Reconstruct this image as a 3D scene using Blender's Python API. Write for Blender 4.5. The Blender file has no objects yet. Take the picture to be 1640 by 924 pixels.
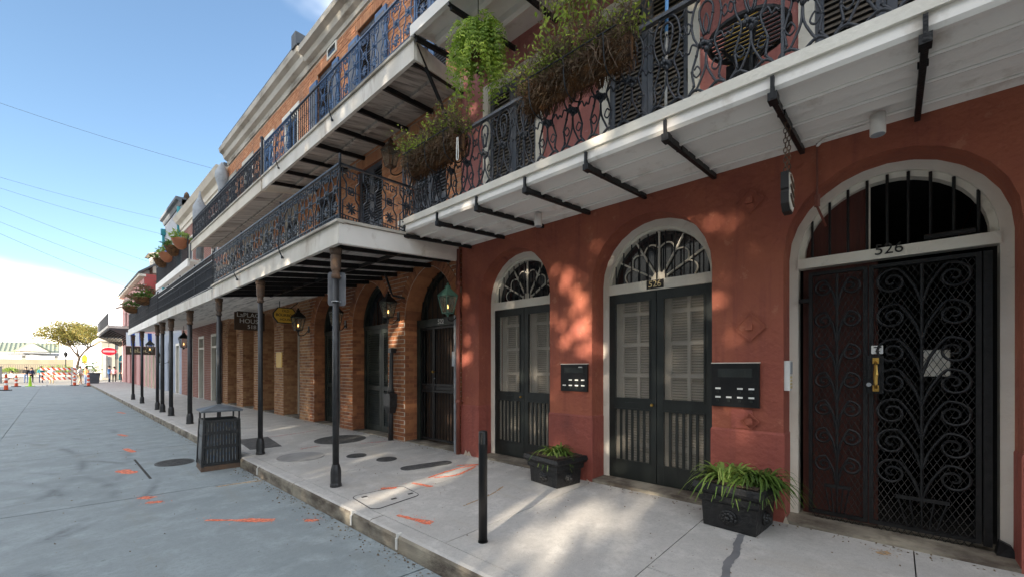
import bpy, bmesh, math, random
from mathutils import Vector, Matrix
random.seed(7)
sc = bpy.context.scene
C = sc.collection
R = math.radians

# ------------------------------------------------------------------ camera
YAW = math.atan(730.0 / 670.0)
cam_d = bpy.data.cameras.new('camera')
cam = bpy.data.objects.new('camera', cam_d)
C.objects.link(cam)
cam.location = (0, 0, 1.6)
cam.rotation_euler = (R(90), 0, -YAW)
cam_d.sensor_width = 36.0
cam_d.lens = 670.0 / 1640.0 * 36.0
cam_d.shift_y = 126.0 / 1640.0
cam_d.clip_start = 0.05
cam_d.clip_end = 3000
sc.camera = cam

# ------------------------------------------------------------------ sky, sun, exposure
SUN_EL = 13.0
SUN_DIR = Vector((0.962 * math.cos(R(SUN_EL)), 0.273 * math.cos(R(SUN_EL)), -math.sin(R(SUN_EL))))
world = bpy.data.worlds.new('World')
sc.world = world
world.use_nodes = True
wn, wl = world.node_tree.nodes, world.node_tree.links
wn.clear()
sky = wn.new('ShaderNodeTexSky')
sky.sky_type = 'NISHITA'
sky.sun_disc = False
sky.sun_elevation = R(SUN_EL)
sky.sun_rotation = math.atan2(-SUN_DIR.x, -SUN_DIR.y)
sky.air_density = 1.0
sky.dust_density = 0.3
sky.ozone_density = 2.0
bg = wn.new('ShaderNodeBackground')
bg.inputs['Strength'].default_value = 0.07
wo = wn.new('ShaderNodeOutputWorld')
tc = wn.new('ShaderNodeTexCoord')
# bank of cumulus low over the horizon; bright cloud higher up added for fill light
sep = wn.new('ShaderNodeSeparateXYZ')
wl.new(tc.outputs['Generated'], sep.inputs[0])
mp = wn.new('ShaderNodeMapping')
mp.inputs['Location'].default_value = (7.4, 3.3, 2.75)
mp.inputs['Scale'].default_value = (1.0, 1.0, 2.2)
wl.new(tc.outputs['Generated'], mp.inputs['Vector'])
ns = wn.new('ShaderNodeTexNoise')
ns.inputs['Scale'].default_value = 1.5
ns.inputs['Detail'].default_value = 5.0
ns.inputs['Roughness'].default_value = 0.5
wl.new(mp.outputs[0], ns.inputs['Vector'])
alt = wn.new('ShaderNodeMapRange')
alt.inputs['From Min'].default_value = 0.0
alt.inputs['From Max'].default_value = 0.26
alt.inputs['To Min'].default_value = 0.17
alt.inputs['To Max'].default_value = 0.0
wl.new(sep.outputs['Z'], alt.inputs['Value'])
ad = wn.new('ShaderNodeMath')
ad.operation = 'ADD'
wl.new(ns.outputs['Fac'], ad.inputs[0])
wl.new(alt.outputs[0], ad.inputs[1])
cr = wn.new('ShaderNodeMapRange')
cr.interpolation_type = 'SMOOTHSTEP'
cr.inputs['From Min'].default_value = 0.445
cr.inputs['From Max'].default_value = 0.68
wl.new(ad.outputs[0], cr.inputs['Value'])
mx = wn.new('ShaderNodeMix')
mx.data_type = 'RGBA'
wl.new(cr.outputs[0], mx.inputs[0])
wl.new(sky.outputs[0], mx.inputs[6])
mx.inputs[7].default_value = (13.0, 12.6, 12.0, 1)
wl.new(mx.outputs[2], bg.inputs['Color'])
wl.new(bg.outputs[0], wo.inputs['Surface'])

sun_d = bpy.data.lights.new('sun', 'SUN')
sun_d.energy = 3.6
sun_d.angle = R(0.53)
sun_d.color = (1.0, 0.88, 0.72)
sun = bpy.data.objects.new('sun', sun_d)
C.objects.link(sun)
sun.location = (-30, -10, 30)
sun.rotation_euler = SUN_DIR.to_track_quat('-Z', 'Y').to_euler()

sc.view_settings.view_transform = 'Standard'
sc.view_settings.look = 'None'
sc.view_settings.gamma = 1.0
sc.view_settings.use_curve_mapping = False
sc.view_settings.exposure = 2.40
try:
    sc.cycles.max_bounces = 8
    sc.cycles.diffuse_bounces = 4
    sc.cycles.transparent_max_bounces = 12
    sc.cycles.caustics_reflective = False
    sc.cycles.caustics_refractive = False
except Exception:
    pass

# ------------------------------------------------------------------ materials
MATS = {}
def nodes(name):
    m = bpy.data.materials.new(name)
    m.use_nodes = True
    nt = m.node_tree
    return m, nt, nt.nodes, nt.links, nt.nodes['Principled BSDF']

def mk(name, c1, c2=None, scale=6.0, rough=0.7, bump=0.0, bscale=40.0, metal=0.0, spec=0.4, detail=5.0,
       stretch=(1, 1, 1), lo=0.35, hi=0.65, dirt=None, dscale=2.0, dlo=0.55, dhi=0.75, island=0.0, rvar=0.0, streak=None):
    """two-tone noise colour, optional patchy dirt / wear colour and fine bump; world-space coordinates"""
    m, nt, n, l, p = nodes(name)
    g = n.new('ShaderNodeNewGeometry')
    mpn = n.new('ShaderNodeMapping')
    mpn.inputs['Scale'].default_value = stretch
    l.new(g.outputs['Position'], mpn.inputs['Vector'])
    t = n.new('ShaderNodeTexNoise')
    t.inputs['Scale'].default_value = scale
    t.inputs['Detail'].default_value = detail
    l.new(mpn.outputs[0], t.inputs['Vector'])
    r = n.new('ShaderNodeMapRange')
    r.inputs['From Min'].default_value = lo
    r.inputs['From Max'].default_value = hi
    l.new(t.outputs['Fac'], r.inputs['Value'])
    mix = n.new('ShaderNodeMix')
    mix.data_type = 'RGBA'
    mix.inputs[6].default_value = (*c1, 1)
    mix.inputs[7].default_value = (*(c2 or c1), 1)
    fac = r.outputs[0]
    if island:
        oi = n.new('ShaderNodeObjectInfo')
        a = n.new('ShaderNodeMath'); a.operation = 'ADD'
        l.new(g.outputs['Random Per Island'], a.inputs[0]); l.new(oi.outputs['Random'], a.inputs[1])
        fr = n.new('ShaderNodeMath'); fr.operation = 'FRACT'
        l.new(a.outputs[0], fr.inputs[0])
        mf = n.new('ShaderNodeMix'); mf.data_type = 'FLOAT'
        mf.inputs[0].default_value = island
        l.new(fac, mf.inputs[2]); l.new(fr.outputs[0], mf.inputs[3])
        fac = mf.outputs[0]
    l.new(fac, mix.inputs[0])
    col = mix.outputs[2]
    if dirt:
        t2 = n.new('ShaderNodeTexNoise')
        t2.inputs['Scale'].default_value = dscale
        t2.inputs['Detail'].default_value = 8.0
        t2.inputs['Roughness'].default_value = 0.65
        l.new(mpn.outputs[0], t2.inputs['Vector'])
        r2 = n.new('ShaderNodeMapRange')
        r2.inputs['From Min'].default_value = dlo
        r2.inputs['From Max'].default_value = dhi
        l.new(t2.outputs['Fac'], r2.inputs['Value'])
        mix2 = n.new('ShaderNodeMix')
        mix2.data_type = 'RGBA'
        l.new(r2.outputs[0], mix2.inputs[0])
        l.new(col, mix2.inputs[6])
        mix2.inputs[7].default_value = (*dirt, 1)
        col = mix2.outputs[2]
    if streak:
        ms_ = n.new('ShaderNodeMapping')
        ms_.inputs['Scale'].default_value = (5.0, 5.0, 0.35)
        l.new(g.outputs['Position'], ms_.inputs['Vector'])
        t3 = n.new('ShaderNodeTexNoise'); t3.inputs['Scale'].default_value = 2.2; t3.inputs['Detail'].default_value = 7; t3.inputs['Roughness'].default_value = 0.6
        l.new(ms_.outputs[0], t3.inputs['Vector'])
        r3 = n.new('ShaderNodeMapRange'); r3.inputs['From Min'].default_value = 0.52; r3.inputs['From Max'].default_value = 0.72; r3.inputs['To Max'].default_value = 0.6
        l.new(t3.outputs['Fac'], r3.inputs['Value'])
        x3 = n.new('ShaderNodeMix'); x3.data_type = 'RGBA'
        l.new(r3.outputs[0], x3.inputs[0]); l.new(col, x3.inputs[6]); x3.inputs[7].default_value = (*streak, 1)
        # pale scuffs and chips
        t4 = n.new('ShaderNodeTexNoise'); t4.inputs['Scale'].default_value = 7.0; t4.inputs['Detail'].default_value = 9; t4.inputs['Roughness'].default_value = 0.7
        l.new(g.outputs['Position'], t4.inputs['Vector'])
        r4 = n.new('ShaderNodeMapRange'); r4.inputs['From Min'].default_value = 0.61; r4.inputs['From Max'].default_value = 0.66; r4.inputs['To Max'].default_value = 0.45
        l.new(t4.outputs['Fac'], r4.inputs['Value'])
        x4 = n.new('ShaderNodeMix'); x4.data_type = 'RGBA'
        l.new(r4.outputs[0], x4.inputs[0]); l.new(x3.outputs[2], x4.inputs[6]); x4.inputs[7].default_value = (c1[0] * 1.25, c1[1] * 1.7, c1[2] * 1.9, 1)
        col = x4.outputs[2]
    l.new(col, p.inputs['Base Color'])
    p.inputs['Roughness'].default_value = rough
    if rvar:
        rr = n.new('ShaderNodeMapRange')
        rr.inputs['To Min'].default_value = max(0.05, rough - rvar)
        rr.inputs['To Max'].default_value = min(1, rough + rvar)
        l.new(t.outputs['Fac'], rr.inputs['Value'])
        l.new(rr.outputs[0], p.inputs['Roughness'])
    p.inputs['Metallic'].default_value = metal
    p.inputs['Specular IOR Level'].default_value = spec
    if bump:
        tb = n.new('ShaderNodeTexNoise')
        tb.inputs['Scale'].default_value = bscale
        tb.inputs['Detail'].default_value = 6
        l.new(mpn.outputs[0], tb.inputs['Vector'])
        b = n.new('ShaderNodeBump')
        b.inputs['Strength'].default_value = bump
        b.inputs['Distance'].default_value = 0.02
        l.new(tb.outputs['Fac'], b.inputs['Height'])
        l.new(b.outputs[0], p.inputs['Normal'])
    MATS[name] = m
    return m

def mk_concrete(name, base, dark, tyre=False):
    m, nt, n, l, p = nodes(name)
    g = n.new('ShaderNodeNewGeometry')
    def noise(scale, detail=6, stretch=None, rough=0.55):
        t = n.new('ShaderNodeTexNoise')
        t.inputs['Scale'].default_value = scale
        t.inputs['Detail'].default_value = detail
        t.inputs['Roughness'].default_value = rough
        if stretch:
            mm = n.new('ShaderNodeMapping')
            mm.inputs['Scale'].default_value = stretch
            l.new(g.outputs['Position'], mm.inputs['Vector'])
            l.new(mm.outputs[0], t.inputs['Vector'])
        else:
            l.new(g.outputs['Position'], t.inputs['Vector'])
        return t.outputs['Fac']
    def rng(v, a, b, c=0.0, d=1.0):
        r = n.new('ShaderNodeMapRange')
        r.inputs['From Min'].default_value = a
        r.inputs['From Max'].default_value = b
        r.inputs['To Min'].default_value = c
        r.inputs['To Max'].default_value = d
        l.new(v, r.inputs['Value'])
        return r.outputs[0]
    def mul(a, b, op='MULTIPLY'):
        q = n.new('ShaderNodeMath')
        q.operation = op
        q.use_clamp = True
        l.new(a, q.inputs[0])
        if isinstance(b, float):
            q.inputs[1].default_value = b
        else:
            l.new(b, q.inputs[1])
        return q.outputs[0]
    def mixc(f, a, bcol):
        q = n.new('ShaderNodeMix')
        q.data_type = 'RGBA'
        l.new(f, q.inputs[0])
        if isinstance(a, tuple):
            q.inputs[6].default_value = (*a, 1)
        else:
            l.new(a, q.inputs[6])
        q.inputs[7].default_value = (*bcol, 1)
        return q.outputs[2]
    col = mixc(rng(noise(0.9), 0.35, 0.7), base, tuple(0.82 * x for x in base))
    col = mixc(rng(noise(3.5, 8), 0.48, 0.66, 0, 0.8), col, tuple(x * 1.18 for x in base))
    col = mixc(rng(noise(22, 6, None, 0.7), 0.46, 0.62, 0, 0.55), col, tuple(x * 0.78 for x in base))
    col = mixc(rng(noise(0.35, 9, None, 0.7), 0.56, 0.72, 0, 0.6), col, dark)
    col = mixc(rng(noise(55, 2), 0.58, 0.75, 0, 0.45), col, tuple(0.6 * x for x in base))
    col = mixc(rng(noise(1.5, 7, (1.6, 0.35, 1), 0.7), 0.54, 0.75, 0, 0.55), col, (base[0]*0.85, base[1]*0.76, base[2]*0.64))
    # hairline cracks and slab-to-slab tone
    v = n.new('ShaderNodeTexVoronoi')
    v.feature = 'DISTANCE_TO_EDGE'
    v.inputs['Scale'].default_value = 0.42
    wv = n.new('ShaderNodeTexNoise'); wv.inputs['Scale'].default_value = 2.2; wv.inputs['Detail'].default_value = 6
    l.new(g.outputs['Position'], wv.inputs['Vector'])
    mv = n.new('ShaderNodeMix'); mv.data_type = 'RGBA'; mv.inputs[0].default_value = 0.35
    l.new(g.outputs['Position'], mv.inputs[6]); l.new(wv.outputs['Color'], mv.inputs[7])
    l.new(mv.outputs[2], v.inputs['Vector'])
    crk = mul(rng(v.outputs['Distance'], 0.0, 0.006, 1.0, 0.0), rng(noise(0.5, 3), 0.5, 0.6))
    col = mixc(mul(crk, 0.12), col, tuple(0.35 * x for x in base))
    if tyre:
        for (cx, cy, rad, wdt) in ((-2.6, 7.6, 3.1, 0.10), (-2.7, 7.5, 2.75, 0.12), (-2.5, 8.2, 3.5, 0.08), (-3.9, 3.6, 4.0, 0.11), (-4.0, 3.4, 3.6, 0.09), (-7.5, 10.5, 8.4, 0.12), (-7.6, 10.2, 7.9, 0.1), (-0.6, 14.5, 1.6, 0.12)):
            vm = n.new('ShaderNodeVectorMath')
            vm.operation = 'DISTANCE'
            sx = n.new('ShaderNodeSeparateXYZ')
            l.new(g.outputs['Position'], sx.inputs[0])
            cb = n.new('ShaderNodeCombineXYZ')
            l.new(sx.outputs['X'], cb.inputs['X'])
            l.new(sx.outputs['Y'], cb.inputs['Y'])
            l.new(cb.outputs[0], vm.inputs[0])
            vm.inputs[1].default_value = (cx, cy, 0)
            a = n.new('ShaderNodeMath')
            a.operation = 'SUBTRACT'
            l.new(vm.outputs['Value'], a.inputs[0])
            a.inputs[1].default_value = rad
            b = n.new('ShaderNodeMath')
            b.operation = 'ABSOLUTE'
            l.new(a.outputs[0], b.inputs[0])
            f = mul(rng(b.outputs[0], 0.0, wdt, 1.0, 0.0), rng(noise(0.8, 4), 0.47, 0.62))
            f = mul(f, rng(noise(14, 3, (1, 4, 1)), 0.35, 0.6, 0.25, 1.0))
            col = mixc(mul(f, 0.75), col, (0.075, 0.08, 0.085))
        f = mul(rng(noise(2.0, 8, (0.5, 5.0, 1), 0.6), 0.56, 0.68), rng(noise(0.5, 3), 0.5, 0.66))
        col = mixc(mul(f, 0.45), col, (0.10, 0.105, 0.11))
    # grit, gum spots and small pits
    vg = n.new('ShaderNodeTexVoronoi'); vg.inputs['Scale'].default_value = 3.2
    l.new(g.outputs['Position'], vg.inputs['Vector'])
    gum = mul(rng(vg.outputs['Distance'], 0.045, 0.06, 1.0, 0.0), rng(noise(1.3, 3), 0.52, 0.58))
    col = mixc(mul(gum, 0.55), col, tuple(0.3 * x for x in base))
    col = mixc(rng(noise(160, 3), 0.55, 0.72, 0, 0.5), col, tuple(0.5 * x for x in base))
    col = mixc(rng(noise(130, 3), 0.6, 0.75, 0, 0.5), col, tuple(min(0.9, 1.5 * x) for x in base))
    col = mixc(rng(noise(4.0, 9, (0.6, 6.0, 1) if tyre else (2, 2, 1), 0.7), 0.56, 0.74, 0, 0.4), col, tuple(0.62 * x for x in base))
    l.new(col, p.inputs['Base Color'])
    p.inputs['Specular IOR Level'].default_value = 0.3
    l.new(rng(noise(2.0), 0.3, 0.7, 0.62, 0.9), p.inputs['Roughness'])
    bb = n.new('ShaderNodeBump')
    bb.inputs['Strength'].default_value = 0.25
    bb.inputs['Distance'].default_value = 0.01
    l.new(noise(90, 4, (1, 1, 1) if not tyre else (3, 0.6, 1)), bb.inputs['Height'])
    l.new(bb.outputs[0], p.inputs['Normal'])
    MATS[name] = m

def mk_screen(name, col, alpha):
    m, nt, n, l, p = nodes(name)
    p.inputs['Base Color'].default_value = (*col, 1)
    p.inputs['Roughness'].default_value = 0.8
    p.inputs['Specular IOR Level'].default_value = 0.1
    p.inputs['Alpha'].default_value = alpha
    MATS[name] = m

def mk_glass(name, col=(0.02, 0.022, 0.025), rough=0.06):
    m, nt, n, l, p = nodes(name)
    p.inputs['Base Color'].default_value = (*col, 1)
    p.inputs['Roughness'].default_value = rough
    p.inputs['Specular IOR Level'].default_value = 0.8
    MATS[name] = m

def mk_emit(name, col, s):
    m, nt, n, l, p = nodes(name)
    p.inputs['Base Color'].default_value = (*col, 1)
    p.inputs['Emission Color'].default_value = (*col, 1)
    p.inputs['Emission Strength'].default_value = s
    MATS[name] = m

def mk_leaf(name, c1, c2, trans=0.35):
    m, nt, n, l, p = nodes(name)
    g = n.new('ShaderNodeNewGeometry')
    mix = n.new('ShaderNodeMix')
    mix.data_type = 'RGBA'
    mix.inputs[6].default_value = (*c1, 1)
    mix.inputs[7].default_value = (*c2, 1)
    l.new(g.outputs['Random Per Island'], mix.inputs[0])
    l.new(mix.outputs[2], p.inputs['Base Color'])
    p.inputs['Roughness'].default_value = 0.55
    p.inputs['Specular IOR Level'].default_value = 0.3
    tr = n.new('ShaderNodeBsdfTranslucent')
    l.new(mix.outputs[2], tr.inputs['Color'])
    ms = n.new('ShaderNodeMixShader')
    ms.inputs[0].default_value = trans
    l.new(p.outputs[0], ms.inputs[1])
    l.new(tr.outputs[0], ms.inputs[2])
    l.new(ms.outputs[0], n['Material Output'].inputs['Surface'])
    MATS[name] = m

def mk_brick_far(name, c1, c2, mortar):
    m, nt, n, l, p = nodes(name)
    g = n.new('ShaderNodeNewGeometry')
    s = n.new('ShaderNodeSeparateXYZ')
    l.new(g.outputs['Position'], s.inputs[0])
    cb = n.new('ShaderNodeCombineXYZ')
    l.new(s.outputs['Y'], cb.inputs['X'])
    l.new(s.outputs['Z'], cb.inputs['Y'])
    b = n.new('ShaderNodeTexBrick')
    b.inputs['Scale'].default_value = 1.0
    b.inputs['Brick Width'].default_value = 0.22
    b.inputs['Row Height'].default_value = 0.076
    b.inputs['Mortar Size'].default_value = 0.008
    b.inputs['Color1'].default_value = (*c1, 1)
    b.inputs['Color2'].default_value = (*c2, 1)
    b.inputs['Mortar'].default_value = (*mortar, 1)
    l.new(cb.outputs[0], b.inputs['Vector'])
    t = n.new('ShaderNodeTexNoise')
    t.inputs['Scale'].default_value = 1.1
    t.inputs['Detail'].default_value = 6
    l.new(g.outputs['Position'], t.inputs['Vector'])
    r = n.new('ShaderNodeMapRange')
    r.inputs['From Min'].default_value = 0.4
    r.inputs['From Max'].default_value = 0.75
    r.inputs['To Max'].default_value = 0.55
    l.new(t.outputs['Fac'], r.inputs['Value'])
    mix = n.new('ShaderNodeMix')
    mix.data_type = 'RGBA'
    l.new(r.outputs[0], mix.inputs[0])
    l.new(b.outputs['Color'], mix.inputs[6])
    mix.inputs[7].default_value = (c1[0] * 0.5, c1[1] * 0.5, c1[2] * 0.5, 1)
    l.new(mix.outputs[2], p.inputs['Base Color'])
    p.inputs['Roughness'].default_value = 0.9
    MATS[name] = m

mk('cafe_cream', (0.46, 0.42, 0.35), (0.40, 0.365, 0.30), 0.6, 0.85)
mk_concrete('road_concrete', (0.265, 0.30, 0.308), (0.19, 0.215, 0.222), True)
mk_concrete('walk_concrete', (0.475, 0.455, 0.425), (0.34, 0.325, 0.30))
mk('kerb_side', (0.34, 0.30, 0.23), (0.19, 0.165, 0.13), 3.0, 0.85, 0.4, 50, stretch=(1, 1, 2.5), dirt=(0.085, 0.066, 0.05), dscale=2.2, dlo=0.45, dhi=0.62)
mk('dark_ground', (0.03, 0.028, 0.026), (0.05, 0.046, 0.042), 4, 0.95)
mk('sand_ground', (0.27, 0.25, 0.22), (0.22, 0.205, 0.18), 0.8, 0.9)
mk('red_stucco', (0.35, 0.108, 0.060), (0.285, 0.085, 0.051), 1.6, 0.72, 0.7, 18, streak=(0.20, 0.056, 0.042), spec=0.3, dirt=(0.23, 0.062, 0.044), dscale=0.7, dlo=0.47, dhi=0.70)
mk('red_plinth', (0.26, 0.070, 0.053), (0.30, 0.084, 0.059), 2.2, 0.7, 0.7, 18, streak=(0.17, 0.05, 0.042), spec=0.3, dirt=(0.15, 0.045, 0.04), dscale=1.1, dlo=0.52, dhi=0.74)
mk('red_stucco_lit', (0.42, 0.165, 0.145), (0.36, 0.135, 0.12), 1.2, 0.75, 0.5, 20, streak=(0.27, 0.09, 0.08), spec=0.3, dirt=(0.27, 0.10, 0.09), dscale=0.9)  # paler copy of the red stucco, the upper wall's stronger light put into its colour
mk('brown_board', (0.105, 0.028, 0.018), (0.07, 0.02, 0.014), 3, 0.65, 0.3, 30, stretch=(6, 6, 0.6))
mk('white_paint', (0.74, 0.70, 0.61), (0.66, 0.61, 0.52), 2.4, 0.6, 0.25, 35, dirt=(0.36, 0.30, 0.23), dscale=3.2, dlo=0.62, dhi=0.78, spec=0.35)
mk('balcony_white', (0.84, 0.80, 0.735), (0.76, 0.72, 0.66), 1.2, 0.6, 0.15, 30, dirt=(0.42, 0.35, 0.27), dscale=2.6, dlo=0.57, dhi=0.80, spec=0.35)
mk('fascia_weathered', (0.74, 0.70, 0.63), (0.60, 0.55, 0.47), 2.4, 0.75, 0.4, 30, stretch=(1, 1, 0.35), dirt=(0.27, 0.18, 0.11), dscale=2.6, dlo=0.56, dhi=0.78)
mk('grey_boards', (0.86, 0.82, 0.76), (0.68, 0.64, 0.59), 5, 0.85, 0.5, 30, stretch=(4, 0.4, 1), dirt=(0.20, 0.18, 0.16), dscale=3, dlo=0.5, dhi=0.72, island=0.35)
mk('old_boards', (0.60, 0.55, 0.49), (0.42, 0.38, 0.335), 5, 0.9, 0.5, 30, stretch=(0.5, 4, 1), dirt=(0.10, 0.085, 0.07), dscale=2.0, dlo=0.48, dhi=0.7, island=0.5)
mk('black_iron', (0.006, 0.006, 0.0065), (0.013, 0.013, 0.0135), 20, 0.45, 0.25, 60, spec=0.3, rvar=0.12, dirt=(0.055, 0.040, 0.03), dscale=9, dlo=0.66, dhi=0.8)
mk('post_iron', (0.014, 0.014, 0.015), (0.03, 0.03, 0.031), 12, 0.45, 0.25, 60, spec=0.5, dirt=(0.16, 0.15, 0.14), dscale=7, dlo=0.66, dhi=0.78)
mk('rail_iron', (0.010, 0.012, 0.017), (0.022, 0.027, 0.036), 18, 0.4, 0.25, 60, spec=0.55, rvar=0.1)
mk('blue_iron', (0.016, 0.055, 0.13), (0.028, 0.08, 0.18), 14, 0.42, 0.2, 60, spec=0.5)
mk('rust_iron', (0.13, 0.075, 0.045), (0.07, 0.05, 0.038), 9, 0.7, 0.4, 50, dirt=(0.22, 0.12, 0.06), dscale=6)
mk('mesh_iron', (0.020, 0.019, 0.018), (0.036, 0.033, 0.03), 10, 0.5, 0.2, 60, spec=0.35)
mk('door_green', (0.009, 0.012, 0.0105), (0.017, 0.021, 0.019), 7, 0.42, 0.15, 50, stretch=(1, 1, 0.3), spec=0.45, dirt=(0.06, 0.055, 0.05), dscale=5, dlo=0.66, dhi=0.82)
mk('shutter_green', (0.014, 0.020, 0.017), (0.028, 0.034, 0.028), 7, 0.5, 0.15, 50, spec=0.35)
mk('shutter_slate', (0.075, 0.082, 0.098), (0.10, 0.106, 0.12), 6, 0.55, 0.15, 40)
mk('slat_brown', (0.175, 0.145, 0.112), (0.12, 0.10, 0.08), 9, 0.6, 0.1, 40, island=0.5)
mk('shutter_blue', (0.035, 0.10, 0.22), (0.055, 0.13, 0.27), 5, 0.5, 0.15, 40)
mk('blind', (0.70, 0.65, 0.56), (0.64, 0.59, 0.51), 4, 0.7)
mk('frame_cream', (0.66, 0.61, 0.52), (0.60, 0.55, 0.47), 5, 0.6)
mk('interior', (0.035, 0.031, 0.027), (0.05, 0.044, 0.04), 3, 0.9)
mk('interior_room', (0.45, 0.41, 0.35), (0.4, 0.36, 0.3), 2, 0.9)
mk('brass', (0.70, 0.45, 0.12), (0.5, 0.3, 0.08), 15, 0.3, metal=0.9)
mk('steel', (0.42, 0.43, 0.45), (0.34, 0.35, 0.37), 8, 0.45, metal=0.6)
mk('conduit_grey', (0.36, 0.38, 0.40), (0.28, 0.30, 0.32), 6, 0.55, dirt=(0.2, 0.16, 0.12), dscale=5)
mk('copper_pipe', (0.24, 0.072, 0.045), (0.17, 0.052, 0.036), 3, 0.5, 0.2, 40, spec=0.5)
mk('plastic_white', (0.66, 0.65, 0.62), (0.58, 0.57, 0.54), 5, 0.4)
mk('plastic_black', (0.006, 0.006, 0.0065), (0.009, 0.009, 0.0095), 8, 0.35, spec=0.35)
mk('label_white', (0.75, 0.74, 0.70), (0.6, 0.59, 0.55), 30, 0.5)
mk('letter_gold', (0.62, 0.50, 0.28), (0.5, 0.4, 0.2), 30, 0.5)
mk('letter_black', (0.015, 0.013, 0.012), None, 5, 0.6)
mk('sign_brown', (0.055, 0.030, 0.018), (0.075, 0.043, 0.026), 6, 0.7)
mk('sign_yellow', (0.72, 0.44, 0.05), (0.66, 0.38, 0.04), 6, 0.55)
mk('sign_red', (0.50, 0.012, 0.03), (0.42, 0.01, 0.025), 6, 0.4)
mk('sign_back', (0.15, 0.15, 0.158), (0.115, 0.115, 0.122), 9, 0.55, metal=0.3)
mk('brick', (0.46, 0.195, 0.085), (0.22, 0.080, 0.045), 9, 0.92, 0.55, 60, island=0.72, dirt=(0.13, 0.055, 0.038), dscale=1.2, dlo=0.52, dhi=0.72, spec=0.2)
mk('brick_pale', (0.61, 0.31, 0.165), (0.43, 0.18, 0.095), 9, 0.92, 0.5, 60, island=0.7, dirt=(0.36, 0.20, 0.13), dscale=1.0, dlo=0.55, dhi=0.75, spec=0.2)
mk('brick_tan', (0.50, 0.285, 0.145), (0.26, 0.115, 0.062), 9, 0.92, 0.55, 60, island=0.72, dirt=(0.13, 0.06, 0.04), dscale=1.3, dlo=0.55, dhi=0.75, spec=0.2)
mk('mortar', (0.58, 0.50, 0.40), (0.45, 0.37, 0.29), 4, 0.95, 0.4, 60, dirt=(0.27, 0.19, 0.13), dscale=1.5, dlo=0.52, dhi=0.74)
mk('mortar_dark', (0.30, 0.22, 0.16), (0.20, 0.13, 0.095), 4, 0.95, 0.4, 60, dirt=(0.16, 0.10, 0.07), dscale=1.5)
mk_brick_far('brick_far', (0.27, 0.085, 0.055), (0.21, 0.065, 0.045), (0.33, 0.27, 0.22))
mk('cornice_old', (0.56, 0.52, 0.45), (0.40, 0.36, 0.30), 1.6, 0.85, 0.4, 25, stretch=(1, 0.5, 2), dirt=(0.16, 0.13, 0.10), dscale=1.6, dlo=0.52, dhi=0.72)
mk('cornice_cream', (0.72, 0.66, 0.55), (0.62, 0.55, 0.45), 1.2, 0.8, 0.2, 25)
mk('parapet_dark', (0.075, 0.085, 0.10), (0.11, 0.12, 0.13), 3, 0.7)
mk('grey_wall', (0.42, 0.43, 0.45), (0.36, 0.37, 0.39), 1.2, 0.8, 0.2, 20)
mk('bluegrey_wall', (0.33, 0.36, 0.42), (0.28, 0.31, 0.37), 1.0, 0.8, 0.2, 20)
mk('rough_plaster', (0.36, 0.33, 0.27), (0.22, 0.20, 0.155), 1.6, 0.95, 0.5, 10, dirt=(0.10, 0.09, 0.07), dscale=2.0)
mk('far_red', (0.42, 0.085, 0.075), (0.36, 0.07, 0.062), 0.9, 0.8)
mk('far_pink', (0.55, 0.30, 0.28), (0.48, 0.25, 0.235), 0.9, 0.8)
mk('far_cream', (0.76, 0.70, 0.60), (0.70, 0.64, 0.54), 0.6, 0.85)
mk('door_cream', (0.55, 0.47, 0.33), (0.48, 0.41, 0.28), 2, 0.7)
mk('turquoise', (0.03, 0.26, 0.29), (0.025, 0.22, 0.25), 3, 0.5)
mk('roof_slate', (0.09, 0.095, 0.10), (0.13, 0.13, 0.135), 3, 0.8)
mk('pavilion_roof', (0.34, 0.38, 0.27), (0.28, 0.32, 0.22), 1, 0.6)
mk('concrete_wall', (0.45, 0.38, 0.27), (0.38, 0.32, 0.23), 0.7, 0.9)
mk('pot_black', (0.006, 0.006, 0.0065), (0.012, 0.012, 0.0125), 8, 0.45, 0.7, 22, spec=0.5, dirt=(0.42, 0.36, 0.28), dscale=13, dlo=0.70, dhi=0.80)
mk('soil', (0.035, 0.024, 0.016), (0.06, 0.04, 0.025), 20, 1.0, 0.6, 40)
mk('coco', (0.17, 0.078, 0.028), (0.055, 0.029, 0.014), 12, 1.0, 1.0, 45, stretch=(1, 1, 2), dirt=(0.025, 0.017, 0.010), dscale=5)
mk('terracotta', (0.40, 0.16, 0.075), (0.33, 0.12, 0.06), 4, 0.8)
mk('manhole_iron', (0.060, 0.060, 0.060), (0.10, 0.098, 0.094), 14, 0.65, 0.8, 60, dirt=(0.17, 0.155, 0.14), dscale=5)
mk('lid_pale', (0.30, 0.29, 0.28), (0.24, 0.235, 0.225), 5, 0.85, 0.4, 60)
def mk_spray(name, c1, c2, lo, hi):
    m = mk(name, c1, c2, 9, 0.85, lo=0.3, hi=0.7)
    n, l = m.node_tree.nodes, m.node_tree.links
    g = n.new('ShaderNodeNewGeometry')
    t = n.new('ShaderNodeTexNoise'); t.inputs['Scale'].default_value = 26.0; t.inputs['Detail'].default_value = 8; t.inputs['Roughness'].default_value = 0.75
    l.new(g.outputs['Position'], t.inputs['Vector'])
    r = n.new('ShaderNodeMapRange'); r.inputs['From Min'].default_value = lo; r.inputs['From Max'].default_value = hi
    l.new(t.outputs['Fac'], r.inputs['Value']); l.new(r.outputs[0], n['Principled BSDF'].inputs['Alpha'])
mk_spray('orange_paint', (0.85, 0.17, 0.075), (0.80, 0.27, 0.16), 0.30, 0.56)
mk_spray('red_spray', (0.72, 0.06, 0.07), (0.62, 0.16, 0.14), 0.36, 0.6)
mk_spray('ochre_paint', (0.50, 0.31, 0.13), (0.45, 0.31, 0.18), 0.36, 0.6)
mk('white_mark', (0.62, 0.60, 0.56), None, 9, 0.85)
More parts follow.
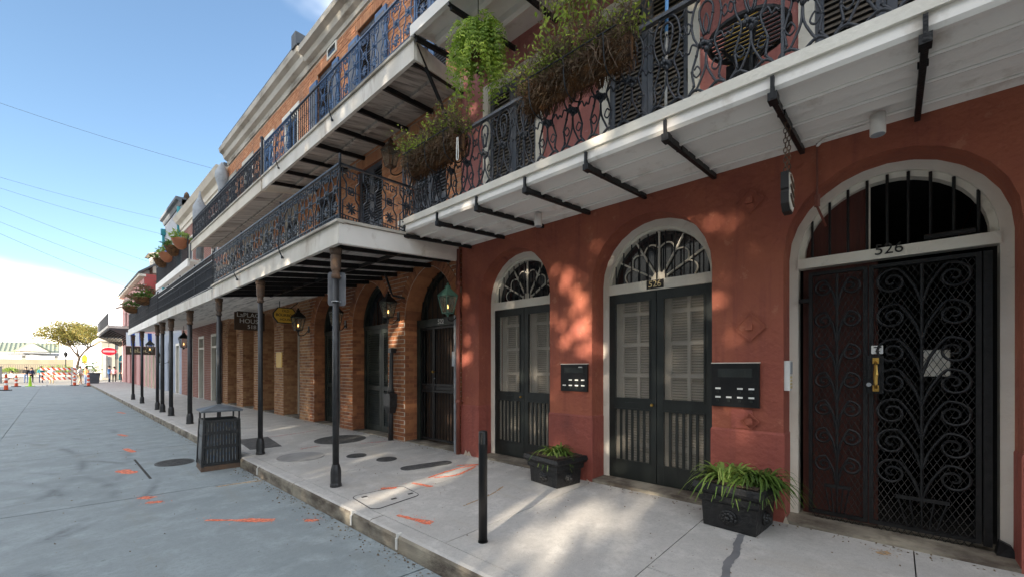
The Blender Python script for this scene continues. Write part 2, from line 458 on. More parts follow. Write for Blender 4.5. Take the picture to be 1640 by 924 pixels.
mk('wet_stain', (0.15, 0.15, 0.155), (0.18, 0.18, 0.185), 9, 0.5)
mk('can_metal', (0.006, 0.0065, 0.007), (0.013, 0.014, 0.016), 10, 0.4, 0.2, 50, spec=0.5, dirt=(0.085, 0.085, 0.085), dscale=8, dlo=0.64, dhi=0.8)
mk('can_roof', (0.05, 0.06, 0.07), (0.12, 0.135, 0.15), 6, 0.4, 0.2, 50, spec=0.5)
mk('litter', (0.20, 0.30, 0.45), (0.55, 0.50, 0.42), 18, 0.6)
mk('cone_orange', (0.75, 0.10, 0.03), (0.65, 0.09, 0.03), 4, 0.5)
mk('cone_white', (0.8, 0.8, 0.78), None, 4, 0.5)
mk('lime', (0.45, 0.75, 0.05), None, 4, 0.5)
mk('bark', (0.09, 0.065, 0.045), (0.05, 0.037, 0.028), 8, 0.9, 0.6, 30, stretch=(1, 1, 0.3))
mk('twig', (0.15, 0.10, 0.065), (0.09, 0.06, 0.04), 9, 0.9)
mk('skin', (0.50, 0.30, 0.21), (0.45, 0.26, 0.18), 5, 0.55)
mk('hair_dark', (0.03, 0.02, 0.015), None, 5, 0.6)
mk('cable', (0.10, 0.11, 0.12), None, 5, 0.7)
mk('stripe_blue', (0.02, 0.09, 0.42), None, 5, 0.7)
mk('stripe_white', (0.72, 0.74, 0.78), None, 5, 0.7)
mk('handle_blue', (0.10, 0.30, 0.62), (0.14, 0.36, 0.68), 5, 0.35)
mk('paper', (0.70, 0.66, 0.58), (0.6, 0.56, 0.48), 12, 0.7)
mk_leaf('leaf_spider', (0.14, 0.26, 0.045), (0.34, 0.42, 0.11))
mk_leaf('leaf_dark', (0.045, 0.085, 0.018), (0.12, 0.20, 0.035))
mk_leaf('leaf_fern', (0.14, 0.25, 0.028), (0.36, 0.47, 0.07), 0.45)
mk_leaf('leaf_dry', (0.13, 0.085, 0.050), (0.22, 0.16, 0.095))
mk_leaf('leaf_vine', (0.20, 0.30, 0.035), (0.42, 0.48, 0.09), 0.5)
mk_leaf('leaf_autumn', (0.15, 0.18, 0.05), (0.36, 0.27, 0.08), 0.5)
mk_leaf('leaf_oak', (0.04, 0.075, 0.02), (0.08, 0.12, 0.03), 0.15)
mk_screen('insect_screen', (0.30, 0.27, 0.225), 0.42)
mk_glass('glass_dark')
mk_glass('glass_mid', (0.05, 0.055, 0.06))
mk_glass('lantern_glass', (0.22, 0.23, 0.19), 0.15)
mk_emit('flame', (1.0, 0.50, 0.14), 1.6)

# ------------------------------------------------------------------ mesh helpers
class MB:
    def __init__(s):
        s.v, s.f, s.m, s.mi = [], [], [], 0
    def add(s, vs, fs):
        o = len(s.v)
        s.v += [tuple(p) for p in vs]
        s.f += [tuple(i + o for i in q) for q in fs]
        s.m += [s.mi] * len(fs)
        return s
    def box(s, x0, x1, y0, y1, z0, z1):
        return s.add([(x0, y0, z0), (x1, y0, z0), (x1, y1, z0), (x0, y1, z0), (x0, y0, z1), (x1, y0, z1), (x1, y1, z1), (x0, y1, z1)],
                     [(0, 3, 2, 1), (4, 5, 6, 7), (0, 1, 5, 4), (1, 2, 6, 5), (2, 3, 7, 6), (3, 0, 4, 7)])
    def hexa(s, b, t):
        """bottom 4 points and top 4 points"""
        return s.add(list(b) + list(t), [(0, 3, 2, 1), (4, 5, 6, 7), (0, 1, 5, 4), (1, 2, 6, 5), (2, 3, 7, 6), (3, 0, 4, 7)])
    def obox(s, c, u, v, w):
        c, u, v, w = Vector(c), Vector(u), Vector(v), Vector(w)
        return s.hexa([c - u - v - w, c + u - v - w, c + u + v - w, c - u + v - w], [c - u - v + w, c + u - v + w, c + u + v + w, c - u + v + w])
    def bar(s, p, q, w, h=None, up=(0, 0, 1)):
        h = h or w
        p, q = Vector(p), Vector(q)
        d = (q - p)
        L = d.length
        if L < 1e-6:
            return s
        d /= L
        up = Vector(up)
        if abs(d.dot(up)) > 0.95:
            up = Vector((1, 0, 0))
        sd = d.cross(up).normalized()
        u2 = sd.cross(d)
        return s.obox((p + q) / 2, d * L / 2, sd * w / 2, u2 * h / 2)
    def tube(s, pts, r, n=6, cap=True):
        pts = [Vector(p) for p in pts]
        N = len(pts)
        rs = r if isinstance(r, (list, tuple)) else [r] * N
        ref = None
        vs = []
        for i, p in enumerate(pts):
            d = (pts[min(i + 1, N - 1)] - pts[max(i - 1, 0)])
            if d.length < 1e-9:
                d = Vector((0, 0, 1))
            d.normalize()
            if ref is None:
                ref = d.orthogonal().normalized()
            ref = (ref - d * ref.dot(d))
            if ref.length < 1e-6:
                ref = d.orthogonal()
            ref.normalize()
            b = d.cross(ref)
            for k in range(n):
                a = 2 * math.pi * (k + 0.5) / n
                vs.append(p + (ref * math.cos(a) + b * math.sin(a)) * rs[i])
        fs = []
        for i in range(N - 1):
            for k in range(n):
                k2 = (k + 1) % n
                fs.append((i * n + k, i * n + k2, (i + 1) * n + k2, (i + 1) * n + k))
        if cap:
            fs.append(tuple(range(n - 1, -1, -1)))
            fs.append(tuple((N - 1) * n + k for k in range(n)))
        return s.add(vs, fs)
    def lathe(s, prof, c=(0, 0, 0), n=16, ax=None):
        """prof [(r,z)] about vertical axis through c"""
        vs, fs = [], []
        for r, z in prof:
            for k in range(n):
                a = 2 * math.pi * k / n
                vs.append((c[0] + r * math.cos(a), c[1] + r * math.sin(a), c[2] + z))
        M = len(prof)
        for i in range(M - 1):
            for k in range(n):
                k2 = (k + 1) % n
                fs.append((i * n + k, i * n + k2, (i + 1) * n + k2, (i + 1) * n + k))
        fs.append(tuple(range(n - 1, -1, -1)))
        fs.append(tuple((M - 1) * n + k for k in range(n)))
        return s.add(vs, fs)
    def prism(s, poly, x0, x1):
        """polygon in (y,z) extruded in x"""
        n = len(poly)
        vs = [(x0, y, z) for y, z in poly] + [(x1, y, z) for y, z in poly]
        fs = [tuple(range(n)), tuple(range(2 * n - 1, n - 1, -1))]
        for i in range(n):
            j = (i + 1) % n
            fs.append((j, i, n + i, n + j))
        return s.add(vs, fs)
    def prism_y(s, poly, y0, y1):
        """polygon in (x,z) extruded in y"""
        n = len(poly)
        vs = [(x, y0, z) for x, z in poly] + [(x, y1, z) for x, z in poly]
        fs = [tuple(range(n)), tuple(range(2 * n - 1, n - 1, -1))]
        for i in range(n):
            j = (i + 1) % n
            fs.append((j, i, n + i, n + j))
        return s.add(vs, fs)
    def prism_z(s, poly, z0, z1):
        n = len(poly)
        vs = [(x, y, z0) for x, y in poly] + [(x, y, z1) for x, y in poly]
        fs = [tuple(range(n - 1, -1, -1)), tuple(range(n, 2 * n))]
        for i in range(n):
            j = (i + 1) % n
            fs.append((i, j, n + j, n + i))
        return s.add(vs, fs)
    def blob(s, c, r, sz=1.0):
        t = (1 + 5 ** 0.5) / 2
        vs = [(-1, t, 0), (1, t, 0), (-1, -t, 0), (1, -t, 0), (0, -1, t), (0, 1, t), (0, -1, -t), (0, 1, -t), (t, 0, -1), (t, 0, 1), (-t, 0, -1), (-t, 0, 1)]
        q = (1 + t * t) ** 0.5
        fs = [(0, 11, 5), (0, 5, 1), (0, 1, 7), (0, 7, 10), (0, 10, 11), (1, 5, 9), (5, 11, 4), (11, 10, 2), (10, 7, 6), (7, 1, 8), (3, 9, 4), (3, 4, 2), (3, 2, 6), (3, 6, 8), (3, 8, 9), (4, 9, 5), (2, 4, 11), (6, 2, 10), (8, 6, 7), (9, 8, 1)]
        return s.add([(c[0] + r * x / q, c[1] + r * y / q, c[2] + r * sz * z / q) for x, y, z in vs], fs)
    def ribbon(s, pts, ws, up=None):
        """leaf blade along pts with widths ws"""
        pts = [Vector(p) for p in pts]
        N = len(pts)
        vs = []
        for i, p in enumerate(pts):
            d = pts[min(i + 1, N - 1)] - pts[max(i - 1, 0)]
            sd = d.cross(up if up is not None else Vector((0, 0, 1)))
            if sd.length < 1e-6:
                sd = d.orthogonal()
            sd.normalize()
            vs += [p - sd * ws[i] / 2, p + sd * ws[i] / 2]
        return s.add(vs, [(2 * i, 2 * i + 1, 2 * i + 3, 2 * i + 2) for i in range(N - 1)])
    def leaf(s, c, L, w, d, nrm):
        d = Vector(d).normalized()
        sd = d.cross(Vector(nrm))
        if sd.length < 1e-6:
            sd = d.orthogonal()
        sd.normalize()
        c = Vector(c)
        return s.add([c, c + d * L * 0.45 + sd * w / 2, c + d * L, c + d * L * 0.45 - sd * w / 2], [(0, 1, 2, 3)])
    def mesh(s, name, mat, smooth=False):
        me = bpy.data.meshes.new(name)
        me.from_pydata(s.v, [], s.f)
        mats = mat if isinstance(mat, (list, tuple)) else [mat]
        for q in mats:
            me.materials.append(MATS[q])
        if len(mats) > 1:
            me.polygons.foreach_set('material_index', s.m)
        if smooth:
            me.polygons.foreach_set('use_smooth', [True] * len(me.polygons))
        me.update()
        return me
    def build(s, name, mat, parent=None, smooth=False, **props):
        o = bpy.data.objects.new(name, s.mesh(name, mat, smooth))
        return link(o, parent, **props)

def link(o, parent=None, **props):
    C.objects.link(o)
    if parent is not None:
        o.parent = parent
        o.matrix_parent_inverse = Matrix.Translation(-wloc(parent))
    for k, v in props.items():
        o[k] = v
    return o

def wloc(o):
    return Vector(o.get('_w', (0, 0, 0)))

def thing(name, label, cat, loc=(0, 0, 0), group=None):
    o = bpy.data.objects.new(name, None)
    o.location = loc
    o.empty_display_size = 0.1
    o['_w'] = tuple(loc)
    C.objects.link(o)
    o['label'] = label
    o['category'] = cat
    if group:
        o['group'] = group
    THINGS.append(o)
    return o
THINGS = []

def inst(name, me, parent, loc, rz=0.0, scale=None, rot=None):
    o = bpy.data.objects.new(name, me)
    o.location = loc
    o.rotation_euler = rot if rot else (0, 0, rz)
    if scale:
        o.scale = scale
    C.objects.link(o)
    if parent is not None:
        o.parent = parent
        o.matrix_parent_inverse = Matrix.Translation(-wloc(parent))
    return o

def spline(pts, n=5):
    """Catmull-Rom through pts"""
    P = [Vector(p) for p in pts]
    P = [2 * P[0] - P[1]] + P + [2 * P[-1] - P[-2]]
    out = []
    for i in range(1, len(P) - 2):
        for k in range(n):
            t = k / n
            a, b, c, d = P[i - 1], P[i], P[i + 1], P[i + 2]
            out.append(0.5 * ((2 * b) + (c - a) * t + (2 * a - 5 * b + 4 * c - d) * t * t + (3 * b - a - 3 * c + d) * t ** 3))
    out.append(P[-2])
    return out

def text(body, size, loc, face, mat, parent, name='lettering', depth=0.004, align='CENTER'):
    """face: 'street' looks towards -X, 'near' looks towards -Y"""
    cu = bpy.data.curves.new(name, 'FONT')
    cu.body = body
    cu.size = size
    cu.extrude = depth
    cu.align_x = align
    cu.align_y = 'CENTER'
    tmp = bpy.data.objects.new('tmp_text', cu)
    C.objects.link(tmp)
    dg = bpy.context.evaluated_depsgraph_get()
    me = bpy.data.meshes.new_from_object(tmp.evaluated_get(dg))
    bpy.data.objects.remove(tmp)
    me.name = name
    me.materials.clear()
    me.materials.append(MATS[mat])
    if face == 'street':
        rot = Matrix(((0, 0, -1), (-1, 0, 0), (0, 1, 0)))
    else:
        rot = Matrix(((1, 0, 0), (0, 0, -1), (0, 1, 0)))
    me.transform(Matrix.Translation(loc) @ rot.to_4x4())
    return link(bpy.data.objects.new(name, me), parent)

# ---- openings in walls: dict(c, a, z0, sp, top, kind)
def op(c, w, z0, sp, top=None, kind='rect'):
    return dict(c=c, a=w / 2, z0=z0, sp=sp, top=top if top is not None else sp, kind=kind)
def hw(o, z):
    if z < o['z0'] or z > o['top']:
        return 0.0
    if z <= o['sp'] or o['kind'] == 'rect':
        return o['a']
    h = o['top'] - o['sp']
    if o['kind'] == 'round':
        return o['a'] * math.sqrt(max(0, 1 - ((z - o['sp']) / h) ** 2))
    Rr = (o['a'] ** 2 + h ** 2) / (2 * o['a'])
    return max(0, math.sqrt(max(0, Rr * Rr - (z - o['sp']) ** 2)) - (Rr - o['a']))
def arch(o, n=14, grow=0.0):
    """arch points from (c-a) over the top to (c+a)"""
    c, a, sp, h = o['c'], o['a'] + grow, o['sp'], o['top'] - o['sp'] + grow
    if o['kind'] == 'rect':
        return [(c - a, o['top']), (c + a, o['top'])]
    if o['kind'] == 'round':
        return [(c - a * math.cos(math.pi * i / n), sp + h * math.sin(math.pi * i / n)) for i in range(n + 1)]
    Rr = (a * a + h * h) / (2 * a)
    am = math.asin(min(1, h / Rr))
    L = [(c + (Rr - a) - Rr * math.cos(am * i / (n // 2)), sp + Rr * math.sin(am * i / (n // 2))) for i in range(n // 2 + 1)]
    return L + [(2 * c - y, z) for y, z in reversed(L[:-1])]
def outline(o, n=14):
    return [(o['c'] - o['a'], o['z0'])] + arch(o, n) + [(o['c'] + o['a'], o['z0'])]
def wall(mb, X, Y0, Y1, Z0, Z1, ops, depth):
    y = Y0
    def q(a, b, c, d):
        mb.add([(X, *a), (X, *b), (X, *c), (X, *d)], [(3, 2, 1, 0)])
    for o in sorted(ops, key=lambda o: o['c']):
        q((y, Z0), (o['c'] - o['a'], Z0), (o['c'] - o['a'], Z1), (y, Z1))
        A = arch(o)
        if o['kind'] != 'rect' or True:
            pts = [(o['c'] - o['a'], min(A[0][1], Z1))] + A
            for i in range(len(A) - 1):
                q(A[i], A[i + 1], (A[i + 1][0], Z1), (A[i][0], Z1))
        if o['z0'] > Z0 + 1e-4:
            q((o['c'] - o['a'], Z0), (o['c'] + o['a'], Z0), (o['c'] + o['a'], o['z0']), (o['c'] - o['a'], o['z0']))
        O = outline(o)
        for i in range(len(O) - 1):
            a, b = O[i], O[i + 1]
            mb.mi = 1
            mb.add([(X, *a), (X, *b), (X + depth, *b), (X + depth, *a)], [(0, 1, 2, 3)])
            mb.mi = 0
        y = o['c'] + o['a']
    q((y, Z0), (Y1, Z0), (Y1, Z1), (y, Z1))
def ring(mb, o, x0, x1, wid, n=16, legs=True):
    """solid frame band following the inside of an opening outline"""
    O = outline(o, n) if legs else arch(o, n)
    i2 = dict(o); i2['a'] = o['a'] - wid; i2['top'] = o['top'] - wid
    I = outline(i2, n) if legs else arch(i2, n)
    for k in range(len(O) - 1):
        a, b, c, d = O[k], O[k + 1], I[k + 1], I[k]
        mb.add([(x0, *a), (x0, *b), (x0, *c), (x0, *d), (x1, *a), (x1, *b), (x1, *c), (x1, *d)],
               [(0, 1, 2, 3), (7, 6, 5, 4), (2, 1, 5, 6), (0, 3, 7, 4), (3, 2, 6, 7), (1, 0, 4, 5)])
def fill(mb, o, X, n=14):
    """flat panel over the opening"""
    O = outline(o, n)
    mb.add([(X, *p) for p in O], [tuple(range(len(O) - 1, -1, -1))])

BH, BL, GAP = 0.063, 0.208, 0.014
def courses(Y0, Y1, Z0, Z1, ops, ringw=0.0):
    """running bond pieces (y0,y1,z0,z1) clipped by openings"""
    out = []
    z, k = Z0, 0
    while z + BH * 0.6 < Z1:
        zm = z + BH / 2
        iv = [(Y0, Y1)]
        for o in ops:
            g = dict(o)
            e = 0.0
            if o['kind'] != 'rect' and zm > o['sp']:
                g['a'] += ringw; g['top'] += ringw; e = 0.0
            elif o['kind'] == 'rect' and o['top'] < zm < o['top'] + ringw:
                g['top'] += ringw; g['sp'] += ringw; g['a'] += 0.06
            h = hw(g, zm)
            if h > 0:
                a, b = o['c'] - h, o['c'] + h
                iv = [(p, q) for (s0, s1) in iv for (p, q) in ((s0, min(s1, a)), (max(s0, b), s1)) if q - p > 0.02]
        off = (BL + GAP) / 2 if k % 2 else 0.0
        for (s0, s1) in iv:
            i = math.floor((s0 - Y0 - off) / (BL + GAP))
            while True:
                a = Y0 + off + i * (BL + GAP)
                if a > s1:
                    break
                p, q = max(a, s0), min(a + BL, s1)
                if q - p > 0.025:
                    out.append((p, q, z, min(z + BH, Z1)))
                i += 1
        z += BH + GAP
        k += 1
    return out

def brickwork(parent, X, pieces, mat, single=0, name='brick'):
    """the nearest pieces as parts of their own, the others as one stuff part"""
    me = UNIT_BRICK(mat)
    if single:
        def shown(p):
            yc, zc = (p[0] + p[1]) / 2, (p[2] + p[3]) / 2
            fw = X * math.sin(YAW) + yc * math.cos(YAW)
            return -(p[1] - p[0]) / fw ** 2 if zc < 2.6 else 10
        pieces = sorted(pieces, key=shown)
    mb = MB()
    rr = random.Random(3)
    for i, (a, b, c, d) in enumerate(pieces):
        x = X - 0.004 + rr.uniform(-0.003, 0.003)
        if i < single:
            inst(name, me, parent, (x, a, c), scale=(0.05, b - a, d - c))
        else:
            j = 0.002
            mb.box(x, x + 0.05, a + rr.uniform(-j, j), b + rr.uniform(-j, j), c + rr.uniform(-j, j), d)
    if mb.v:
        mb.build('brickwork', mat, parent, kind='stuff')
_ub = {}
def UNIT_BRICK(mat):
    if mat not in _ub:
        e = 0.06
        mb = MB()
        mb.add([(0, e / 2, e), (0, 1 - e / 2, e), (0, 1 - e / 2, 1 - e), (0, e / 2, 1 - e), (0.08, 0, 0), (0.08, 1, 0), (0.08, 1, 1), (0.08, 0, 1), (1, 0, 0), (1, 1, 0), (1, 1, 1), (1, 0, 1)],
               [(3, 2, 1, 0), (0, 1, 5, 4), (1, 2, 6, 5), (2, 3, 7, 6), (3, 0, 4, 7), (4, 5, 9, 8), (5, 6, 10, 9), (6, 7, 11, 10), (7, 4, 8, 11), (8, 9, 10, 11)])
        _ub[mat] = mb.mesh('brick', mat)
    return _ub[mat]
def voussoirs(mb, o, X, wid, n):
    A = arch(o, n) if o['kind'] != 'rect' else None
    if o['kind'] == 'rect':
        a = o['a'] + 0.05
        k = int(2 * a / 0.077)
        for i in range(k):
            y = o['c'] - a + 2 * a * i / k
            mb.box(X - 0.006, X + 0.05, y + 0.005, y + 2 * a / k - 0.005, o['top'] + 0.004, o['top'] + wid)
        return
    B = arch(o, n, wid)
    for i in range(n):
        a, b, c, d = [Vector((0, *p)) for p in (A[i], A[i + 1], B[i + 1], B[i])]
        m = (a + b + c + d) / 4
        s = [m + (p - m) * 0.90 for p in (a, b, c, d)]
        mb.hexa([(X + 0.05, p.y, p.z) for p in s], [(X - 0.007, p.y, p.z) for p in s])
def reveal_bricks(mb, Y, X0, X1, Z0, Z1, sgn):
    z, k = Z0, 0
    while z + BH < Z1:
        x = X0 + 0.006
        first = 0.1 if k % 2 else 0.20
        while x < X1 - 0.02:
            e = min(x + first, X1)
            mb.box(x, e - GAP, min(Y, Y + sgn * 0.006), max(Y, Y + sgn * 0.006), z, z + BH)
            x = e
            first = 0.21
        z += BH + GAP
        k += 1

def shutter(parent, x, y0, y1, z0, z1, frame, slat, single=False, rails=(0.48,), th=0.035, fw=0.075, pitch=0.046):
    """louvred leaf facing the street; its front at x"""
    mb = MB()
    mb.box(x, x + th, y0, y0 + fw, z0, z1).box(x, x + th, y1 - fw, y1, z0, z1)
    zs = [z0] + [z0 + (z1 - z0) * r for r in rails] + [z1]
    mb.box(x + .001, x + th - .001, y0 + fw, y1 - fw, z0, z0 + 0.12).box(x + .001, x + th - .001, y0 + fw, y1 - fw, z1 - 0.09, z1)
    for r in zs[1:-1]:
        mb.box(x + .001, x + th - .001, y0 + fw, y1 - fw, r - 0.045, r + 0.045)
    o = mb.build('shutter', frame, parent)
    sm = MB()
    me = None
    L = (y1 - y0) - 2 * fw
    for i in range(len(zs) - 1):
        a = zs[i] + (0.12 if i == 0 else 0.045)
        b = zs[i + 1] - (0.09 if i == len(zs) - 2 else 0.045)
        n = max(1, int((b - a) / pitch))
        for k in range(n):
            z = a + (k + 0.5) * (b - a) / n
            if single:
                if me is None:
                    t = MB()
                    t.hexa([(0.004, 0, -0.022), (th - 0.004, 0, 0.014), (th - 0.004, L, 0.014), (0.004, L, -0.022)], [(0.004, 0, -0.014), (th - 0.004, 0, 0.022), (th - 0.004, L, 0.022), (0.004, L, -0.014)])
                    me = t.mesh('slat', slat)
                inst('slat', me, o, (x, y0 + fw, z))
            else:
                sm.hexa([(x + 0.004, y0 + fw, z - 0.022), (x + th - 0.004, y0 + fw, z + 0.014), (x + th - 0.004, y1 - fw, z + 0.014), (x + 0.004, y1 - fw, z - 0.022)],
                        [(x + 0.004, y0 + fw, z - 0.014), (x + th - 0.004, y0 + fw, z + 0.022), (x + th - 0.004, y1 - fw, z + 0.022), (x + 0.004, y1 - fw, z - 0.014)])
    if sm.v:
        sm.build('slats', slat, o, kind='stuff')
    return o

# ------------------------------------------------------------------ the setting: ground, road, kerb, pavement
W, DP = 4.45, 4.74          # facade plane and door plane
def zs(x):
    return 0.15 + 0.02 * (x - 2.0)
MB().add([(-900, -300, -0.06), (900, -300, -0.06), (900, 2000, -0.06), (-900, 2000, -0.06)], [(0, 1, 2, 3)]).build('ground', 'sand_ground', kind='structure')
road = MB().box(-7.0, 2.0, -14, 57.4, -0.055, -0.02).build('road', 'dark_ground', kind='structure')
ry = [-13.3, -9.25, -5.2, -1.1, 2.97, 6.95, 11.0, 15.05, 19.1, 23.2, 27.2, 31.3, 35.3, 39.4, 43.4, 47.5, 51.5, 57.2]
for i in range(len(ry) - 1):
    for a, b in ((-7.0, -3.9), (-3.89, -0.835), (-0.825, 1.995)):
        sk = (a + b) * -0.02
        MB().hexa([(a, ry[i] + .010 - a * .1, -0.1), (b, ry[i] + .010 - b * .1, -0.1), (b, ry[i + 1] - .010 - b * .1, -0.1), (a, ry[i + 1] - .010 - a * .1, -0.1)],
                  [(a, ry[i] + .010 - a * .1, 0), (b, ry[i] + .010 - b * .1, 0), (b, ry[i + 1] - .010 - b * .1, 0), (a, ry[i + 1] - .010 - a * .1, 0)]).build('road_slab', 'road_concrete', road)
walk = MB().box(2.16, 4.9, -14, 57.4, -0.05, 0.12).build('pavement', 'dark_ground', kind='structure')
sy = [-0.1 + 1.42 * k for k in range(-9, 41)]
for i in range(len(sy) - 1):
    cuts = [2.168, 2.87, 4.8] if sy[i + 1] < 1.4 else ([2.168, 4.8] if i % 3 else [2.168, 3.5, 4.8])
    for a, b in zip(cuts, cuts[1:]):
        a2, b2 = a + .004, b - .004
        y0, y1 = sy[i] + .004, sy[i + 1] - .004
        MB().hexa([(a2, y0, 0), (b2, y0, 0), (b2, y1, 0), (a2, y1, 0)], [(a2, y0, zs(a2)), (b2, y0, zs(b2)), (b2, y1, zs(b2)), (a2, y1, zs(a2))]).build('paving_slab', 'walk_concrete', walk)
kerb = MB().box(2.03, 2.165, -14, 57.4, -0.2, 0.10).build('kerb', 'dark_ground', kind='structure')
kr = random.Random(5)
y = -13.5
while y < 57:
    L = kr.choice((1.2, 1.9, 2.4, 3.0))
    y2 = min(y + L, 57.4)
    e = kr.uniform(0, .006)
    mb = MB()
    # front face strip rounded to the top
    mb.mi = 0
    P = [(2.0 + e, -0.15), (2.0 + e + .006, 0.115), (2.018 + e, 0.138), (2.045 + e, 0.149), (2.166, 0.153)]
    for k in range(4):
        mb.mi = 0 if k < 2 else 1
        mb.add([(P[k][0], y + .005, P[k][1]), (P[k + 1][0], y + .005, P[k + 1][1]), (P[k + 1][0], y2 - .005, P[k + 1][1]), (P[k][0], y2 - .005, P[k][1])], [(0, 1, 2, 3)])
    mb.mi = 0
    for yy in (y + .005, y2 - .005):
        mb.add([(px, yy, pz) for px, pz in P] + [(2.166, yy, -0.15)], [(0, 1, 2, 3, 4, 5)])
    mb.build('kerb_stone', ['kerb_side', 'walk_concrete'], kerb)
    y = y2
# the far square beyond the cross street
MB().box(-60, 60, 57.4, 74.0, -0.05, -0.012).build('cross_street', 'sand_ground', kind='structure')

# ------------------------------------------------------------------ red stucco townhouse
red = thing('stucco_townhouse', 'red stucco townhouse with round arched doors and shuttered upper windows, nearest on the right', 'house', (W, 2, 0.2))
AC = [-1.985, 0.055, 2.055, 4.095]
rops = [op(c, 1.39, 0.1, 2.615, 3.315, 'round') for c in AC]
mb = MB(); wall(mb, W, -6.0, 5.2, 0.1, 3.62, rops, 0.52); mb.build('ground_floor_wall', 'red_stucco', red)
mb = MB()
UW = [op(c, 1.12, 3.66, 5.86) for c in AC]
wall(mb, W + .002, -6.0, 5.2, 3.62, 6.35, UW, 0.30)
mb.build('upper_wall', 'red_stucco_lit', red)
UW3 = [op(c, 1.12, 6.5, 8.9) for c in AC]
mb = MB(); wall(mb, W, -6.0, 5.2, 6.35, 9.6, UW3, 0.3); mb.box(W, 12, 5.19, 5.2, 0.1, 9.6); mb.box(W, 12, -6.0, -5.99, .1, 9.6); mb.box(W, 12, -6, 5.2, 9.55, 9.6); mb.box(11.95, 12, -6, 5.2, 0, 9.6); mb.box(W + .56, 11.9, -6, 5.19, 3.40, 3.44); mb.build('top_wall', 'red_stucco', red)
for o in UW3:
    shutter(red, W + .1, o['c'] - .55, o['c'], 6.5, 8.9, 'shutter_slate', 'slat_brown', pitch=.06)
    shutter(red, W + .1, o['c'], o['c'] + .55, 6.5, 8.9, 'shutter_slate', 'slat_brown', pitch=.06)
MB().box(W - .25, W + .1, -6, 5.2, 9.4, 9.75).build('cornice', 'cornice_old', red)
# plinth bands on the piers
edges = [-6.0] + [v for c in AC for v in (c - .695, c + .695)] + [5.2]
for i in range(0, len(edges), 2):
    a, b = edges[i], edges[i + 1]
    mb = MB()
    lo = a + (-.010 if i else 0); hi = b + (.010 if i + 2 < len(edges) else 0)
    mb.box(W - .011, W + .26, lo, hi, 0.1, 0.985)
    mb.hexa([(W - .011, lo, .985), (W + .26, lo, .985), (W + .26, hi, .985), (W - .011, hi, .985)], [(W - .002, lo + .008, 1.005), (W + .26, lo + .008, 1.005), (W + .26, hi - .008, 1.005), (W - .002, hi - .008, 1.005)])
    mb.build('pier_base', 'red_plinth', red)
# chipped plaster at the foot of the wall
for (ya, yb, zz) in ((4.93, 5.15, .33), (2.78, 2.83, .27), (.70, .76, .27)):
    poly = [(ya, .14), (yb, .14)]
    n = 6
    poly += [(yb - (yb - ya) * k / n, .17 + (zz - .17) * random.uniform(.35, 1) * math.sin(math.pi * (k + .5) / (n + 1))) for k in range(n + 1)]
    MB().prism(poly, W - .016, W - .0105).build('bare_plaster', 'mortar', red)
# diamond tie plates
for (yc, zc, s_) in ((1.02, 3.17, .12), (1.02, 1.98, .13), (1.02, 1.09, .075)):
    mb = MB()
    mb.prism([(yc, zc - s_), (yc + s_, zc), (yc, zc + s_), (yc - s_, zc)], W - .014, W + .01)
    K_ = [(yc, zc - s_), (yc + s_, zc), (yc, zc + s_), (yc - s_, zc)]
    for q0, q1 in zip(K_, K_[1:] + K_[:1]):
        mb.bar((W - .017, *q0), (W - .017, *q1), .013, .012, (1, 0, 0))
    o = mb.build('tie_plate', 'red_stucco', red)
    MB().box(W - .05, W - .012, yc - .028, yc + .028, zc - .028, zc + .028).build('tie_bolt', 'red_stucco', o)

def fanlight(parent, c, sp, a, x, iron=True):
    """sunburst fanlight with vertical bars in front"""
    g = MB(); o = op(c, 2 * a, sp, sp + .001, sp + a, 'round'); fill(g, o, x + .05, 18)
    fl = g.build('fanlight', 'glass_dark', parent)
    for k in range(1, 6):
        t = math.pi * k / 6
        MB().bar((x + .03, c - .09 * math.cos(t), sp + .09 * math.sin(t)), (x + .03, c - a * math.cos(t), sp + a * math.sin(t)), .02, .02, (1, 0, 0)).build('muntin', 'white_paint', fl)
    for k in range(6):
        t0, t1 = math.pi * k / 6, math.pi * (k + 1) / 6
        rr = a * .66
        pts = [(x + .03, c - (rr + .07 * math.sin(math.pi * j / 8)) * math.cos(t0 + (t1 - t0) * j / 8), sp + (rr + .07 * math.sin(math.pi * j / 8)) * math.sin(t0 + (t1 - t0) * j / 8)) for j in range(9)]
        MB().tube(pts, .009, 4).build('muntin', 'white_paint', fl)
    h = [(x + .02, c - .1 * math.cos(math.pi * j / 10), sp + .1 * math.sin(math.pi * j / 10)) for j in range(11)]
    MB().prism([(p[1], p[2]) for p in h], x + .015, x + .045).build('sun_hub', 'white_paint', fl)
    if iron:
        n = 11
        for k in range(n):
            y = c - a + 2 * a * (k + .5) / n
            zt = sp + math.sqrt(max(0, a * a - (y - c) ** 2)) * .97
            MB().tube([(x - .045, y, sp - .005), (x - .045, y, zt)], .0085, 6).build('bar', 'black_iron', fl)
    return fl

